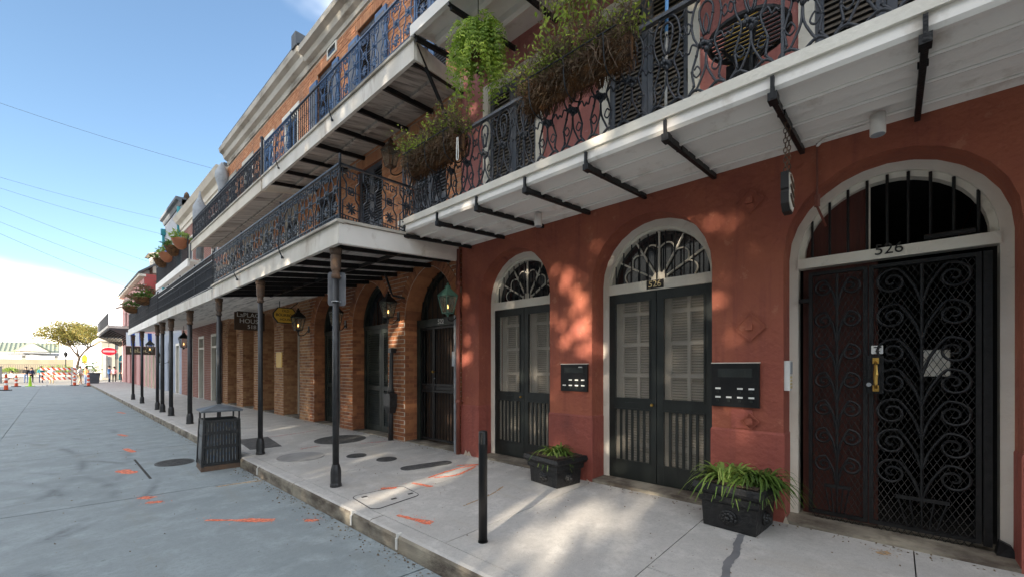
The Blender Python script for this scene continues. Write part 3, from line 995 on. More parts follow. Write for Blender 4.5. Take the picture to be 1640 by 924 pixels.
def arch_doors(c, number=None):
    o = op(c, 1.40, .15, 2.615, 3.315, 'round')
    fr = MB(); ring(fr, o, DP - .02, DP + .10, .085, 20); f = fr.build('door_frame', 'white_paint', red)
    i2 = op(c, 1.24, .15, 2.615, 3.235, 'round'); m2 = MB(); ring(m2, i2, DP + .02, DP + .11, .035, 20); m2.build('inner_moulding', 'white_paint', f)
    MB().box(DP - .035, DP + .09, c - .615, c + .615, 2.50, 2.617).build('transom', 'white_paint', f)
    fanlight(red, c, 2.617, .575, DP + .04)
    # pair of screen doors
    for s_ in (-1, 1):
        y0, y1 = (c - .61, c - .004) if s_ < 0 else (c + .004, c + .61)
        x0, x1 = DP - .012, DP + .03
        st = .078
        mb = MB()
        mb.box(x0, x1, y0, y0 + st, .24, 2.498).box(x0, x1, y1 - st, y1, .24, 2.498)
        mb.box(x0 + .002, x1 - .002, y0 + st, y1 - st, .24, .46).box(x0 + .002, x1 - .002, y0 + st, y1 - st, 1.10, 1.22).box(x0 + .002, x1 - .002, y0 + st, y1 - st, 2.40, 2.497)
        d = mb.build('screen_door', 'door_green', red)
        # raised mouldings
        for za, zb in ((.46, 1.10), (1.22, 2.40)):
            mm = MB()
            mm.box(x0 - .008, x0, y0 + st - .012, y0 + st + .006, za, zb).box(x0 - .008, x0, y1 - st - .006, y1 - st + .012, za, zb)
            mm.box(x0 - .008, x0 - .0005, y0 + st + .006, y1 - st - .006, za - .006, za + .012).box(x0 - .008, x0 - .0005, y0 + st + .006, y1 - st - .006, zb - .012, zb + .006)
            mm.build('moulding', 'door_green', d)
        MB().add([(x0 + .022, y0 + st, .46), (x0 + .022, y1 - st, .46), (x0 + .022, y1 - st, 2.40), (x0 + .022, y0 + st, 2.40)], [(3, 2, 1, 0)]).build('insect_screen', 'insect_screen', d)
        for k in range(5):
            y = y0 + st + (y1 - y0 - 2 * st) * (k + 1) / 6
            MB().box(x0 + .004, x0 + .02, y - .014, y + .014, .46, 1.10).build('slat', 'door_green', d)
        # glazed door with blinds behind
        gx = DP + .16
        mb = MB()
        mb.box(gx, gx + .04, y0, y0 + .10, .2, 2.5).box(gx, gx + .04, y1 - .10, y1, .2, 2.5)
        ym = (y0 + y1) / 2
        for zz in (.2, .62, 1.12, 1.48, 1.86, 2.24, 2.42):
            mb.box(gx + .002, gx + .036, y0 + .1, y1 - .1, zz, zz + (.045 if .3 < zz < 2.4 else .10))
        mb.box(gx + .004, gx + .034, ym - .018, ym + .018, .3, 2.42)
        gd = mb.build('glazed_door', 'frame_cream', red)
        bl = MB()
        for k in range(66):
            z = .30 + k * .032
            bl.hexa([(gx + .06, y0 + .06, z), (gx + .085, y0 + .06, z + .014), (gx + .085, y1 - .06, z + .014), (gx + .06, y1 - .06, z)],
                    [(gx + .06, y0 + .06, z + .004), (gx + .085, y0 + .06, z + .018), (gx + .085, y1 - .06, z + .018), (gx + .06, y1 - .06, z + .004)])
        bl.build('blind', 'blind', gd, kind='stuff')
        MB().box(gx + .12, gx + .13, y0, y1, .2, 2.5).build('back_panel', 'interior_room', gd)
    MB().blob((DP - .04, c + .045, 1.16), .02).tube([(DP - .04, c + .045, 1.16), (DP - .01, c + .045, 1.16)], .009, 6).build('door_knob', 'brass', red)
    MB().box(DP - .02, DP - .012, c + .22, c + .40, 1.145, 1.175).build('mail_slot', 'door_green', red)
    MB().box(W - .01, DP + .3, c - .69, c + .69, .1, .235).build('threshold', 'kerb_side', red)
    MB().box(DP - .03, DP + .05, c + .65, c + .675, 2.24, 2.33).build('hinge', 'white_paint', red)
    if number:
        p = MB().box(DP - .046, DP - .034, c - .095, c + .105, 2.515, 2.612).build('number_plate', 'letter_black', red)
        text(number, .105, (DP - .048, c + .005, 2.564), 'street', 'letter_gold', p, 'digits')
for c, nm in ((-1.985, None), (2.055, '526'), (4.095, None)):
    arch_doors(c, nm)

# wide gateway with the passage behind (number on its transom)
c = .055
o = op(c, 1.40, .15, 2.60, 3.315, 'round')
fr = MB(); ring(fr, o, DP + .0, DP + .12, .075, 22); gf = fr.build('gate_frame', 'white_paint', red)
i2 = op(c, 1.26, 2.6, 2.61, 3.245, 'round'); m2 = MB(); ring(m2, i2, DP + .04, DP + .13, .05, 22, False); m2.build('inner_moulding', 'white_paint', gf)
MB().box(DP - .012, DP + .10, c - .63, c + .63, 2.52, 2.61).build('transom', 'white_paint', gf)
text('526', .125, (DP - .016, c - .01, 2.59), 'street', 'letter_black', red, 'digits')
MB().tube([(DP - .03, c - .50, 2.64), (DP - .03, c - .22, 2.64)], .02, 8).build('door_closer', 'black_iron', red)
MB().box(DP + .10, DP + .13, c + .14, c + .60, 2.61, 3.19).build('tympanum_board', 'brown_board', red)
MB().box(DP + .085, DP + .135, c + .11, c + .14, 2.61, 3.21).build('tympanum_batten', 'frame_cream', red)
for k in range(9):
    y = c - .585 + 1.17 * (k + .5) / 9
    MB().tube([(DP + .03, y, 2.605), (DP + .03, y, 2.60 + math.sqrt(max(0, .63 ** 2 - (y - c) ** 2)))], .011, 6).build('bar', 'black_iron', red)
MB().box(DP + .10, DP + .14, c + .06, c + .60, .2, 2.52).build('side_panel', 'brown_board', red)
MB().box(DP + .15, DP + .16, c + .30, c + .305, .2, 2.5).build('panel_joint', 'interior', red)
# passage
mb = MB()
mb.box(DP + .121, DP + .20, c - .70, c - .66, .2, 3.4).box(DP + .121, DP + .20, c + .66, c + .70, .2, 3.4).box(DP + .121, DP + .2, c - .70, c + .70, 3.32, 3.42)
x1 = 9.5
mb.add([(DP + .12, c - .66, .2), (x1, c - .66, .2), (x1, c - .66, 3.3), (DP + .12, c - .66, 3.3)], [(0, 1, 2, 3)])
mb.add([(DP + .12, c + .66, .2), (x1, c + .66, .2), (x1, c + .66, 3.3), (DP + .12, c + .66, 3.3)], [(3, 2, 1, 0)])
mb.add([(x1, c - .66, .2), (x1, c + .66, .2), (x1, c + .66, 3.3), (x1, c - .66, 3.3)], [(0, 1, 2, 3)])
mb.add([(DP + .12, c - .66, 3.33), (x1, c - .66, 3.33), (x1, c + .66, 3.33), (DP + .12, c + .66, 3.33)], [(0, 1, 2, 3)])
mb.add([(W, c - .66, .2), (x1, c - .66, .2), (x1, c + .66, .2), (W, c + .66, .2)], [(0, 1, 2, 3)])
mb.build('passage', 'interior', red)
MB().box(W - .01, DP + .2, c - .69, c + .69, .1, .225).build('threshold', 'kerb_side', red)

# wrought iron gate (its own thing)
def spiral(cy, cz, r0, turns, dirn, start):
    pts = []
    N = int(14 * turns)
    for i in range(N + 1):
        t = i / N
        r = r0 * (1 - .86 * t)
        a = start + dirn * 2 * math.pi * turns * t
        pts.append((cy + r * math.cos(a), cz + r * math.sin(a)))
    return pts
gate = thing('iron_gate', 'black wrought iron scroll gate with diamond mesh in the wide white arch', 'gate', (DP, c, .2))
GX = DP - .03
gy0, gy1, gz0, gz1 = c - .535, c + .545, .27, 2.47
ysplit = c + .12
for (a, b) in ((gy0, ysplit), (ysplit, gy1)):
    mb = MB()
    mb.box(GX, GX + .035, a + .004, a + .034, gz0, gz1).box(GX, GX + .035, b - .034, b - .004, gz0, gz1)
    mb.box(GX + .002, GX + .033, a + .034, b - .034, gz0, gz0 + .03).box(GX + .002, GX + .033, a + .034, b - .034, gz1 - .03, gz1)
    lf = mb.build('leaf_frame', 'black_iron', gate)
    # expanded mesh
    mm = MB()
    px, pz = .042, .078
    ya, yb, za, zb = a + .03, b - .03, gz0 - .05, gz1 - .02
    for sg in (1, -1):
        n0 = int((zb - za) / pz) + int((yb - ya) / px) + 4
        for k in range(-n0, n0):
            # line z = za + (y - y_k)*pz/px*sg
            yk = ya + k * px
            pts = []
            t0, t1 = 0, (zb - za)
            yA, yB = yk, yk + sg * (zb - za) * px / pz
            zA, zB = za, zb
            for _ in range(2):
                if yA < ya:
                    if yB <= ya: break
                    f_ = (ya - yA) / (yB - yA); yA, zA = ya, zA + f_ * (zB - zA)
                if yA > yb:
                    if yB >= yb: break
                    f_ = (yb - yA) / (yB - yA); yA, zA = yb, zA + f_ * (zB - zA)
                yA, yB, zA, zB = yB, yA, zB, zA
            else:
                mm.bar((GX + .030 + .003 * sg, yA, zA), (GX + .030 + .003 * sg, yB, zB), .0042, .004, (1, 0, 0))
    mm.build('wire_mesh', 'mesh_iron', lf, kind='stuff')
    # stem and scrolls
    ym = (a + b) / 2
    wv = (b - a) / 2 - .045
    MB().tube([(GX - .012, ym, gz0 + .22), (GX - .012, ym, gz1 - .04)], .011, 6).build('stem', 'black_iron', lf)
    MB().bar((GX - .01, ym - wv * .55, gz0 + .27), (GX - .01, ym + wv * .55, gz0 + .27), .02, .03).build('basket_rim', 'black_iron', lf)
    for k in range(5):
        q = (k - 2) / 2
        MB().tube([(GX - .01, ym + q * wv * .5, gz0 + .26), (GX - .01, ym + q * wv * .3, gz0 + .04)], .006, 5).build('basket_rib', 'black_iron', lf)
    rows = [(.46, .30), (.71, .36), (.96, .42), (1.21, .40), (1.46, .34), (1.75, .40), (2.04, .34)]
    for zc, sp_ in rows:
        for sg in (-1, 1):
            rr = min(.105, wv * .44)
            ce = (ym + sg * (wv - rr), gz0 + zc)
            S = spiral(ce[0], ce[1], rr, 1.6, -sg, math.pi / 2)
            root = [(ym, gz0 + zc - .20), (ym + sg * wv * .22, gz0 + zc - .02)]
            pts = [Vector((GX - .012, *root[0])), Vector((GX - .012, ym + sg * wv * .16, gz0 + zc - .05)), Vector((GX - .012, ym + sg * wv * .45, gz0 + zc + rr * .85))] + [Vector((GX - .012, *p)) for p in S]
            MB().tube(spline(pts[:3] + pts[3:4], 4)[:-1] + pts[3:], .0105, 6).build('scroll', 'black_iron', lf)
# lock plate, handle, notices
MB().box(GX - .03, GX + .036, ysplit - .10, ysplit + .005, 1.38, 1.70).build('lock_box', 'black_iron', gate)
hd = MB(); hd.tube([(GX - .055, ysplit - .05, 1.43), (GX - .085, ysplit - .05, 1.46), (GX - .09, ysplit - .05, 1.54), (GX - .085, ysplit - .05, 1.62), (GX - .055, ysplit - .05, 1.65)], [.012, .012, .017, .012, .012], 8)
hd.box(GX - .06, GX - .03, ysplit - .07, ysplit - .03, 1.40, 1.45).box(GX - .06, GX - .03, ysplit - .07, ysplit - .03, 1.63, 1.68)
hd.build('handle', 'brass', gate)
MB().tube([(GX - .05, ysplit - .005, 1.455), (GX - .03, ysplit - .005, 1.455)], .017, 12).build('lock_cylinder', 'steel', gate)
nt = MB().box(GX - .006, GX + .001, ysplit - .095, ysplit - .02, 1.715, 1.785).build('notice_sticker', 'label_white', gate)
MB().prism([(ysplit - .06, 1.722), (ysplit - .04, 1.74), (ysplit - .053, 1.74), (ysplit - .053, 1.75), (ysplit - .067, 1.75), (ysplit - .067, 1.74), (ysplit - .08, 1.74)], GX - .008, GX - .006).build('arrow_mark', 'letter_black', nt)
MB().box(GX - .008, GX - .006, ysplit - .085, ysplit - .035, 1.766, 1.775).build('print_line', 'letter_black', nt)
MB().box(GX + .05, GX + .054, c - .37, c - .20, 1.53, 1.74).build('paper_notice', 'paper', gate)
MB().box(GX - .01, GX + .05, gy1 - .01, gy1 + .07, 2.20, 2.235).build('hinge', 'black_iron', gate)
MB().box(GX - .005, GX + .04, gy0 - .05, gy0 - .004, .26, 2.47).build('hanging_stile', 'black_iron', gate)
MB().hexa([(GX - .06, gy0 - .17, .22), (GX + .03, gy0 - .17, .22), (GX + .03, gy0 - .06, .22), (GX - .06, gy0 - .06, .22)], [(GX - .03, gy0 - .14, .30), (GX + .02, gy0 - .14, .30), (GX + .02, gy0 - .08, .33), (GX - .03, gy0 - .08, .33)]).build('floor_hinge', 'black_iron', gate)

# shuttered upper windows
for o in UW:
    c = o['c']
    fr = MB(); ring(fr, dict(o, a=o['a'] + .02, top=o['top'] + .02), W - .02, W + .10, .115); fr.build('window_frame', 'white_paint', red)
    for (a, b) in ((c - .465, c - .003), (c + .003, c + .465)):
        shutter(red, W + .03, a, b, 3.67, 5.76, 'shutter_slate', 'slat_brown', single=(c > 0), fw=.062, pitch=.050, rails=())
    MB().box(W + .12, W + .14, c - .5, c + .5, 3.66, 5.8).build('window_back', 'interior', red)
    MB().box(W + .01, W + .032, c - .47, c - .44, 4.6, 4.72).build('hinge', 'black_iron', red)

# ------------------------------------------------------------------ ironwork panels
def panel_rococo():
    w, m = .38, MB()
    def t(pts, r=.0105, n=4):
        m.tube(spline([Vector((u, 0, z)) for u, z in pts], 4), r, 6)
    L = [(.035, .0), (.025, .05), (.075, .11), (.06, .22), (.10, .33), (.115, .40), (.075, .48), (.055, .58), (.075, .68), (.12, .745), (.19, .765)]
    t(L); t([(w - u, z) for u, z in L])
    t([(.0, .02), (.05, .065), (.10, .075), (.15, .05), (.19, .02)], .011); t([(w, .02), (.33, .065), (.28, .075), (.23, .05), (.19, .02)], .011)
    t([(.19, .33), (.18, .22), (.135, .13), (.10, .075)]); t([(.19, .33), (.2, .22), (.245, .13), (.28, .075)])
    t([(.13, .60), (.13, .66), (.16, .70), (.19, .71), (.22, .70), (.25, .66), (.25, .60)]); t([(.13, .60), (.15, .52), (.17, .46)]); t([(.25, .60), (.23, .52), (.21, .46)])
    t([(0, .74), (.03, .70), (.075, .68)], .008); t([(w, .74), (.35, .70), (.305, .68)], .008)
    t([(0, .40), (.03, .375), (.06, .43), (.115, .40)], .008); t([(w, .40), (.35, .375), (.32, .43), (.265, .40)], .008)
    rr = random.Random(2)
    for k in range(15):
        a, q = rr.uniform(0, 6.28), rr.uniform(.0, .062)
        m.blob((.19 + q * math.cos(a), rr.uniform(-.012, .012), .40 + q * 1.05 * math.sin(a)), rr.uniform(.014, .026))
    for u_ in (.19,):
        t([(.06, .22), (.10, .17), (.14, .20), (.11, .25), (.08, .23)], .007); t([(w - .06, .22), (w - .10, .17), (w - .14, .20), (w - .11, .25), (w - .08, .23)], .007)
        t([(.055, .58), (.02, .61), (.0, .56), (.03, .53), (.045, .56)], .007); t([(w - .055, .58), (w - .02, .61), (w, .56), (w - .03, .53), (w - .045, .56)], .007)
        t([(.19, .46), (.165, .54), (.19, .62), (.215, .54), (.19, .46)], .007)
    for u, z in ((.06, .22), (.075, .11), (.055, .58), (.10, .33), (.12, .745), (.13, .60), (.10, .075)):
        m.blob((u, 0, z), .0165); m.blob((w - u, 0, z), .0165)
    return m
def panel_key():
    w, m = .30, MB()
    def s(a, b, t=.0115):
        m.bar((a[0], 0, a[1]), (b[0], 0, b[1]), t, .012, (0, 1, 0))
    for f in (lambda u: u, lambda u: w - u):
        P = [(.035, .02), (.035, .25), (.085, .31), (.085, .47), (.035, .53), (.035, .64)]
        for a, b in zip(P, P[1:]):
            s((f(a[0]), a[1]), (f(b[0]), b[1]))
        s((f(.085), .39), (f(.115), .39)); s((f(0), .39), (f(.085), .39), .008)
        K = [(.035, .58), (.10, .58), (.10, .545), (.135, .545), (.135, .62), (.07, .62), (.07, .60)]
        for a, b in zip(K, K[1:]):
            s((f(a[0]), a[1]), (f(b[0]), b[1]), .009)
        for z in (.045, .085):
            s((f(0), z), (f(.15), z), .009)
        for u in (.075, .115):
            s((f(u), .02), (f(u), .085), .009)
    s((.115, .35), (.185, .35)); s((.115, .43), (.185, .43)); s((.115, .35), (.115, .43)); s((.185, .35), (.185, .43))
    m.blob((.15, 0, .39), .03)
    for k in range(9):
        a = math.pi * 2 * k / 9
        m.bar((.15, 0, .185), (.15 + .062 * math.cos(a), 0, .185 + .062 * math.sin(a)), .017, .012, (0, 1, 0))
        m.blob((.15 + .062 * math.cos(a), 0, .185 + .062 * math.sin(a)), .012)
    m.blob((.15, 0, .185), .022)
    s((.035, .185), (.085, .185), .009); s((.265, .185), (.215, .185), .009)
    return m
PAN_ROC = panel_rococo().mesh('railing_panel', 'rail_iron', True)
PAN_KEY = panel_key().mesh('railing_panel', 'rail_iron')
PAN_KEYB = panel_key().mesh('railing_panel', 'blue_iron')
_t = MB().tube([(0, 0, 0), (0, 0, 1)], .009, 5); BAL = _t.mesh('baluster', 'rail_iron')
_t = MB().tube([(0, 0, 0), (0, 0, 1)], .008, 5)
for zz in (.3, .62, .9): _t.blob((0, 0, zz), .018)
BALK = _t.mesh('baluster', 'rail_iron')

# ------------------------------------------------------------------ red house balcony, first floor
bal = thing('red_house_balcony', 'white boarded balcony with lacy black iron railing across the red house, first floor', 'balcony', (3.9, 2, 3.4))
FX = 3.25
YB0, YB1 = -5.5, 5.12
mb = MB()
mb.hexa([(FX, YB0, 3.585), (W, YB0, 3.66), (W, YB1, 3.66), (FX, YB1, 3.585)], [(FX, YB0, 3.625), (W, YB0, 3.70), (W, YB1, 3.70), (FX, YB1, 3.625)])
mb.build('deck', 'balcony_white', bal)
MB().prism_y([(FX - .03, 3.55), (FX + .02, 3.55), (FX + .02, 3.63), (FX - .03, 3.63)], YB0, YB1).build('edge_moulding', 'white_paint', bal)
MB().prism_y([(FX - .012, 3.47), (FX + .006, 3.445), (FX + .05, 3.445), (FX + .05, 3.549), (FX - .004, 3.549)], YB0, YB1).build('fascia', 'balcony_white', bal)
# boards of the underside, parallel to the street, lapped and with bead mouldings
nb = 6
x0b = FX + .06
wb = (W - x0b) / nb
for k in range(nb):
    a, b = x0b + k * wb, x0b + (k + 1) * wb
    za, zb = 3.44 + (a - FX) * .085, 3.44 + (b - FX) * .085
    MB().hexa([(a, YB0, za + .045), (b - .004, YB0, zb - .022), (b - .004, YB1, zb - .022), (a, YB1, za + .045)], [(a, YB0, za + .06), (b - .004, YB0, zb + .03), (b - .004, YB1, zb + .03), (a, YB1, za + .06)]).build('soffit_board', 'balcony_white', bal)
    if k % 2 == 0:
        MB().tube([(b - .012, YB0, zb - .022), (b - .012, YB1, zb - .022)], .015, 6).build('bead', 'balcony_white', bal)
for k in range(8, -7, -1):
    y = -.12 + .727 * (k - 1)
    if y > 5.0: continue
    mb = MB()
    mb.bar((FX + .0, y, 3.405), (W, y, 3.50), .034, .05)
    mb.bar((FX - .018, y, 3.385), (FX - .018, y, 3.535), .022, .03)
    mb.box(FX - .03, FX + .05, y - .028, y + .028, 3.375, 3.43)
    mb.bar((FX + .28, y, 3.405), (FX + .28, y, 3.465), .05, .02)
    mb.build('support_bar', 'black_iron', bal)
RX = FX + .05
n = int((YB1 - YB0) / .30)
for k in range(n):
    inst('railing_panel', PAN_ROC, bal, (RX, YB1 - .02 - k * .30, 3.635), R(-90), (.30 / .38, 1, 1))
MB().box(RX - .022, RX + .022, YB0, YB1 - .02, 4.40, 4.43).build('handrail', 'rail_iron', bal)
MB().box(RX - .012, RX + .012, YB0, YB1 - .02, 3.635, 3.65).build('bottom_rail', 'rail_iron', bal)
for y in (YB1 - .02, 2.86, .56, -1.8):
    MB().tube([(RX + .0, y, 3.62), (RX, y, 4.42)], .013, 6).build('rail_post', 'rail_iron', bal)
# short iron screen of radiating bars at the party wall end
for k in range(9):
    t = R(8 + 16 * k)
    MB().bar((FX + .55, 5.10, 3.75), (FX + .55 + .48 * math.cos(t), 5.10, 3.75 + .55 * math.sin(t)), .014).build('screen_bar', 'rail_iron', bal)

# upper balcony of the red house, only its underside in view
ub = thing('red_house_upper_balcony', 'white underside of the upper balcony of the red house, above the hanging fern', 'balcony', (3.9, 2, 6.1))
MB().hexa([(FX, YB0, 6.13), (W, YB0, 6.30), (W, 4.82, 6.30), (FX, 4.82, 6.13)], [(FX, YB0, 6.17), (W, YB0, 6.34), (W, 4.82, 6.34), (FX, 4.82, 6.17)]).build('deck', 'balcony_white', ub)
MB().box(FX - .03, FX + .03, YB0, 4.82, 6.04, 6.19).build('fascia', 'balcony_white', ub)
for x in (FX + .30, FX + .72):
    MB().prism_y([(x, 6.04 + (x - FX) * .14), (x + .05, 6.02 + (x - FX) * .14), (x + .10, 6.05 + (x - FX) * .14), (x + .10, 6.14 + (x - FX) * .14), (x, 6.14 + (x - FX) * .14)], YB0, 4.7).build('soffit_moulding', 'balcony_white', ub)
for k in range(8):
    y = 4.74 - .727 * k
    MB().bar((FX + .01, y, 6.0), (W, y, 6.15), .04, .06).bar((FX - .01, y, 6.0), (FX - .01, y, 6.12), .03).build('support_bar', 'black_iron', ub)
for k in range(26):
    inst('railing_panel', PAN_KEYB, ub, (RX, 4.80 - k * .30, 6.185), R(-90))
MB().box(RX - .02, RX + .02, YB0, 4.82, 6.83, 6.86).build('handrail', 'blue_iron', ub)

# ------------------------------------------------------------------ generic brick house
def louvre_window(parent, o, frame, slat, white=False, open_leaf=None):
    c, a = o['c'], o['a']
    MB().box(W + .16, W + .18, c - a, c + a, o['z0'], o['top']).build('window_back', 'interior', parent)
    if white:
        fr = MB(); ring(fr, o, W + .0, W + .12, .07); fr.build('window_frame', 'white_paint', parent)
        a -= .07
    tp = o['top'] - (.07 if white else .0)
    for (p, q) in ((c - a, c - .003), (c + .003, c + a)):
        shutter(parent, W + .06, p, q, o['z0'] + .01, tp, frame, slat, rails=(.45,), pitch=.055)

# house A: 522, gothic arches
A0, A1 = 5.2, 11.18
hA = thing('brick_townhouse', 'orange brick townhouse with pointed arched doorways and number 522, next to the red house', 'house', (W, 8, .2))
ACn = [6.10, 8.16, 10.22]
gA = [op(c, 1.47, .12, 2.50, 3.40, 'gothic') for c in ACn]
s2A = [op(c, 1.02, 3.5, 5.84) for c in ACn]
s3A = [op(c, 1.02, 6.2, 8.93) for c in ACn]
mb = MB(); wall(mb, W + .006, A0, A1, .12, 3.62, gA, .36); wall(mb, W + .006, A0, A1, 3.62, 6.05, s2A, .25); wall(mb, W + .006, A0, A1, 6.05, 9.3, s3A, .25)
mb.build('mortar_wall', ['mortar', 'brick'], hA)
mb = MB(); mb.box(W + .4, 12, A0 + .005, A1 - .005, 9.25, 9.3); mb.box(W + .02, 12, A1 - .02, A1 - .005, .12, 9.3); mb.box(11.95, 12, A0, A1, 0, 9.3); mb.build('roof', 'roof_slate', hA)
pc = courses(A0 + .005, A1, .14, 3.58, gA, .20)
brickwork(hA, W, pc, 'brick', 300)
pc = courses(A0 + .005, A1, 3.62, 6.02, s2A, .22) + courses(A0 + .005, A1, 6.08, 9.27, s3A, .22)
brickwork(hA, W, pc, 'brick_pale', 0)
mb = MB()
for o in gA:
    voussoirs(mb, o, W, .20, 34)
    reveal_bricks(mb, o['c'] + o['a'], W, DP + .04, .14, 2.5, -1)
    reveal_bricks(mb, o['c'] - o['a'], W, DP + .04, .14, 2.5, 1)
mb.build('arch_bricks', 'brick', hA, kind='stuff')
mb = MB()
for o in s2A + s3A:
    voussoirs(mb, o, W, .21, 12)
mb.build('lintel_bricks', 'brick_pale', hA, kind='stuff')
for k, o in enumerate(s2A):
    louvre_window(hA, o, 'shutter_slate', 'shutter_slate')
for k, o in enumerate(s3A):
    louvre_window(hA, o, 'shutter_slate' if k else 'shutter_blue', 'shutter_slate')
# shutters folded open beside the top windows
for (yc, w_) in ((7.60, .42), (8.75, .42), (9.62, .3), (10.85, .42)):
    sh = MB().box(W - .07, W - .03, yc - w_ / 2, yc + w_ / 2, 6.22, 8.75).build('open_shutter', 'shutter_blue', hA)
    MB().box(W - .078, W - .069, yc - w_ / 2 + .06, yc + w_ / 2 - .06, 6.35, 7.3).box(W - .078, W - .069, yc - w_ / 2 + .06, yc + w_ / 2 - .06, 7.42, 8.65).build('shutter_panel', 'shutter_slate', sh)
# attic vent windows under the cornice
for y in (6.8, 9.9):
    v = MB().box(W - .02, W + .06, y - .26, y + .26, 9.0, 9.27).build('vent_frame', 'white_paint', hA)
    MB().box(W - .024, W - .019, y - .19, y + .19, 9.05, 9.22).build('vent_pane', 'glass_dark', v)
# cornice
MB().prism_y([(W + .3, 9.28), (W - .03, 9.28), (W - .05, 9.37), (W - .14, 9.42), (W - .18, 9.54), (W - .30, 9.58), (W - .32, 9.70), (W + .3, 9.74)], A0, A1).build('cornice', 'cornice_old', hA)

# house A doors
def gothic_top(parent, o, x, infill, bars=True):
    t = op(o['c'], 2 * o['a'], o['sp'], o['sp'] + .001, o['top'], 'gothic')
    m = MB(); fill(m, t, x + .06); m.build('tympanum', infill, parent)
    fr = MB(); ring(fr, t, x - .03, x + .06, .07, 16, False); fr.build('arch_frame', 'shutter_green', parent)
for k, o in enumerate(gA):
    c, a = o['c'], o['a'] - .02
    MB().box(W + .02, DP + .3, c - o['a'], c + o['a'], .1, .215).build('threshold', 'kerb_side', hA)
    if k:
        gothic_top(hA, o, DP, 'glass_dark')
        MB().box(DP - .03, DP + .06, c - a, c + a, 2.43, 2.52).build('transom', 'shutter_green', hA)
        MB().box(DP - .02, DP + .08, c - a, c - a + .07, .21, 2.43).box(DP - .02, DP + .08, c + a - .07, c + a, .21, 2.43).build('door_frame', 'shutter_green', hA)
        for (p, q) in ((c - a + .07, c - .003), (c + .003, c + a - .07)):
            sh = shutter(hA, DP, p, q, .22, 2.43, 'shutter_green', 'shutter_green', rails=(.42,), pitch=.05, fw=.09)
        MB().box(DP + .06, DP + .07, c - a, c + a, .2, 2.43).build('door_back', 'interior', hA)
        # curved tracery bars in the pointed head
        for q in (-.28, .0, .28):
            zt = 2.5 + (hw(op(0, 2 * a, 0, .0, .9, 'gothic'), .5) * 0) + (.82 - abs(q) * .95)
            MB().tube([(DP + .03, c + q, 2.52), (DP + .03, c + q, zt)], .012, 6).build('head_bar', 'shutter_green', hA)
    else:
        # 522: boarded head with bars, number board, iron gate in front
        gothic_top(hA, o, DP + .12, 'sign_brown')
        for q in range(9):
            y = c - a + .1 + (2 * a - .2) * q / 8
            h = hw(o, 3.0)
            zt = o['sp']
            while hw(o, zt) > abs(y - c) + .05 and zt < 3.36: zt += .02
            MB().tube([(DP + .04, y, 2.45), (DP + .04, y, zt)], .0095, 6).build('head_bar', 'black_iron', hA)
        MB().box(DP - .03, DP + .10, c - a, c + a, 2.36, 2.50).build('transom', 'shutter_green', hA)
        text('522', .12, (DP - .034, c - .03, 2.43), 'street', 'label_white', hA, 'digits')
        MB().box(DP - .03, DP + .10, c + a - .10, c + a, .21, 2.36).box(DP - .03, DP + .10, c - a, c - a + .06, .21, 2.36).build('door_frame', 'shutter_green', hA)
        for q in range(9):
            ya = c - a + .06 + (2 * a - .16) * q / 9
            MB().box(DP + .12, DP + .15, ya + .004, ya + (2 * a - .16) / 9 - .004, .21, 2.36).build('door_board', 'sign_brown', hA)
g2 = thing('iron_gate', 'black barred iron gate with brass knob in the pointed doorway numbered 522', 'gate', (DP, 6.1, .2))
c, a = 6.10, .70
ga, gb, gs = c - a + .05, c + a - .09, c + .22
for (p, q) in ((ga, gs), (gs, gb)):
    mb = MB()
    mb.box(DP - .01, DP + .03, p + .003, p + .035, .25, 2.35).box(DP - .01, DP + .03, q - .035, q - .003, .25, 2.35)
    mb.box(DP - .008, DP + .028, p + .035, q - .035, .25, .29).box(DP - .008, DP + .028, p + .035, q - .035, 2.31, 2.35).box(DP - .008, DP + .028, p + .035, q - .035, 1.14, 1.18).box(DP - .008, DP + .028, p + .035, q - .035, 1.26, 1.30)
    lf = mb.build('leaf_frame', 'black_iron', g2)
    MB().box(DP + .0, DP + .02, p + .05, q - .05, 1.19, 1.25).build('lock_rail_panel', 'black_iron', lf)
    n = max(3, int((q - p) / .085))
    for k in range(1, n):
        y = p + (q - p) * k / n
        for (za, zb) in ((.29, 1.14), (1.30, 2.31)):
            mb = MB().tube([(DP + .01, y, za), (DP + .01, y, zb)], .0085, 5)
            for zz in (.2, .5, .8):
                mb.blob((DP + .01, y, za + (zb - za) * zz), .016)
            mb.build('bar', 'black_iron', lf)
MB().blob((DP - .045, gs - .03, 1.52), .026).tube([(DP - .045, gs - .03, 1.52), (DP, gs - .03, 1.52)], .012, 8).build('knob', 'brass', g2)
MB().blob((DP - .02, gs - .05, 1.40), .015).build('lock_cylinder', 'steel', g2)

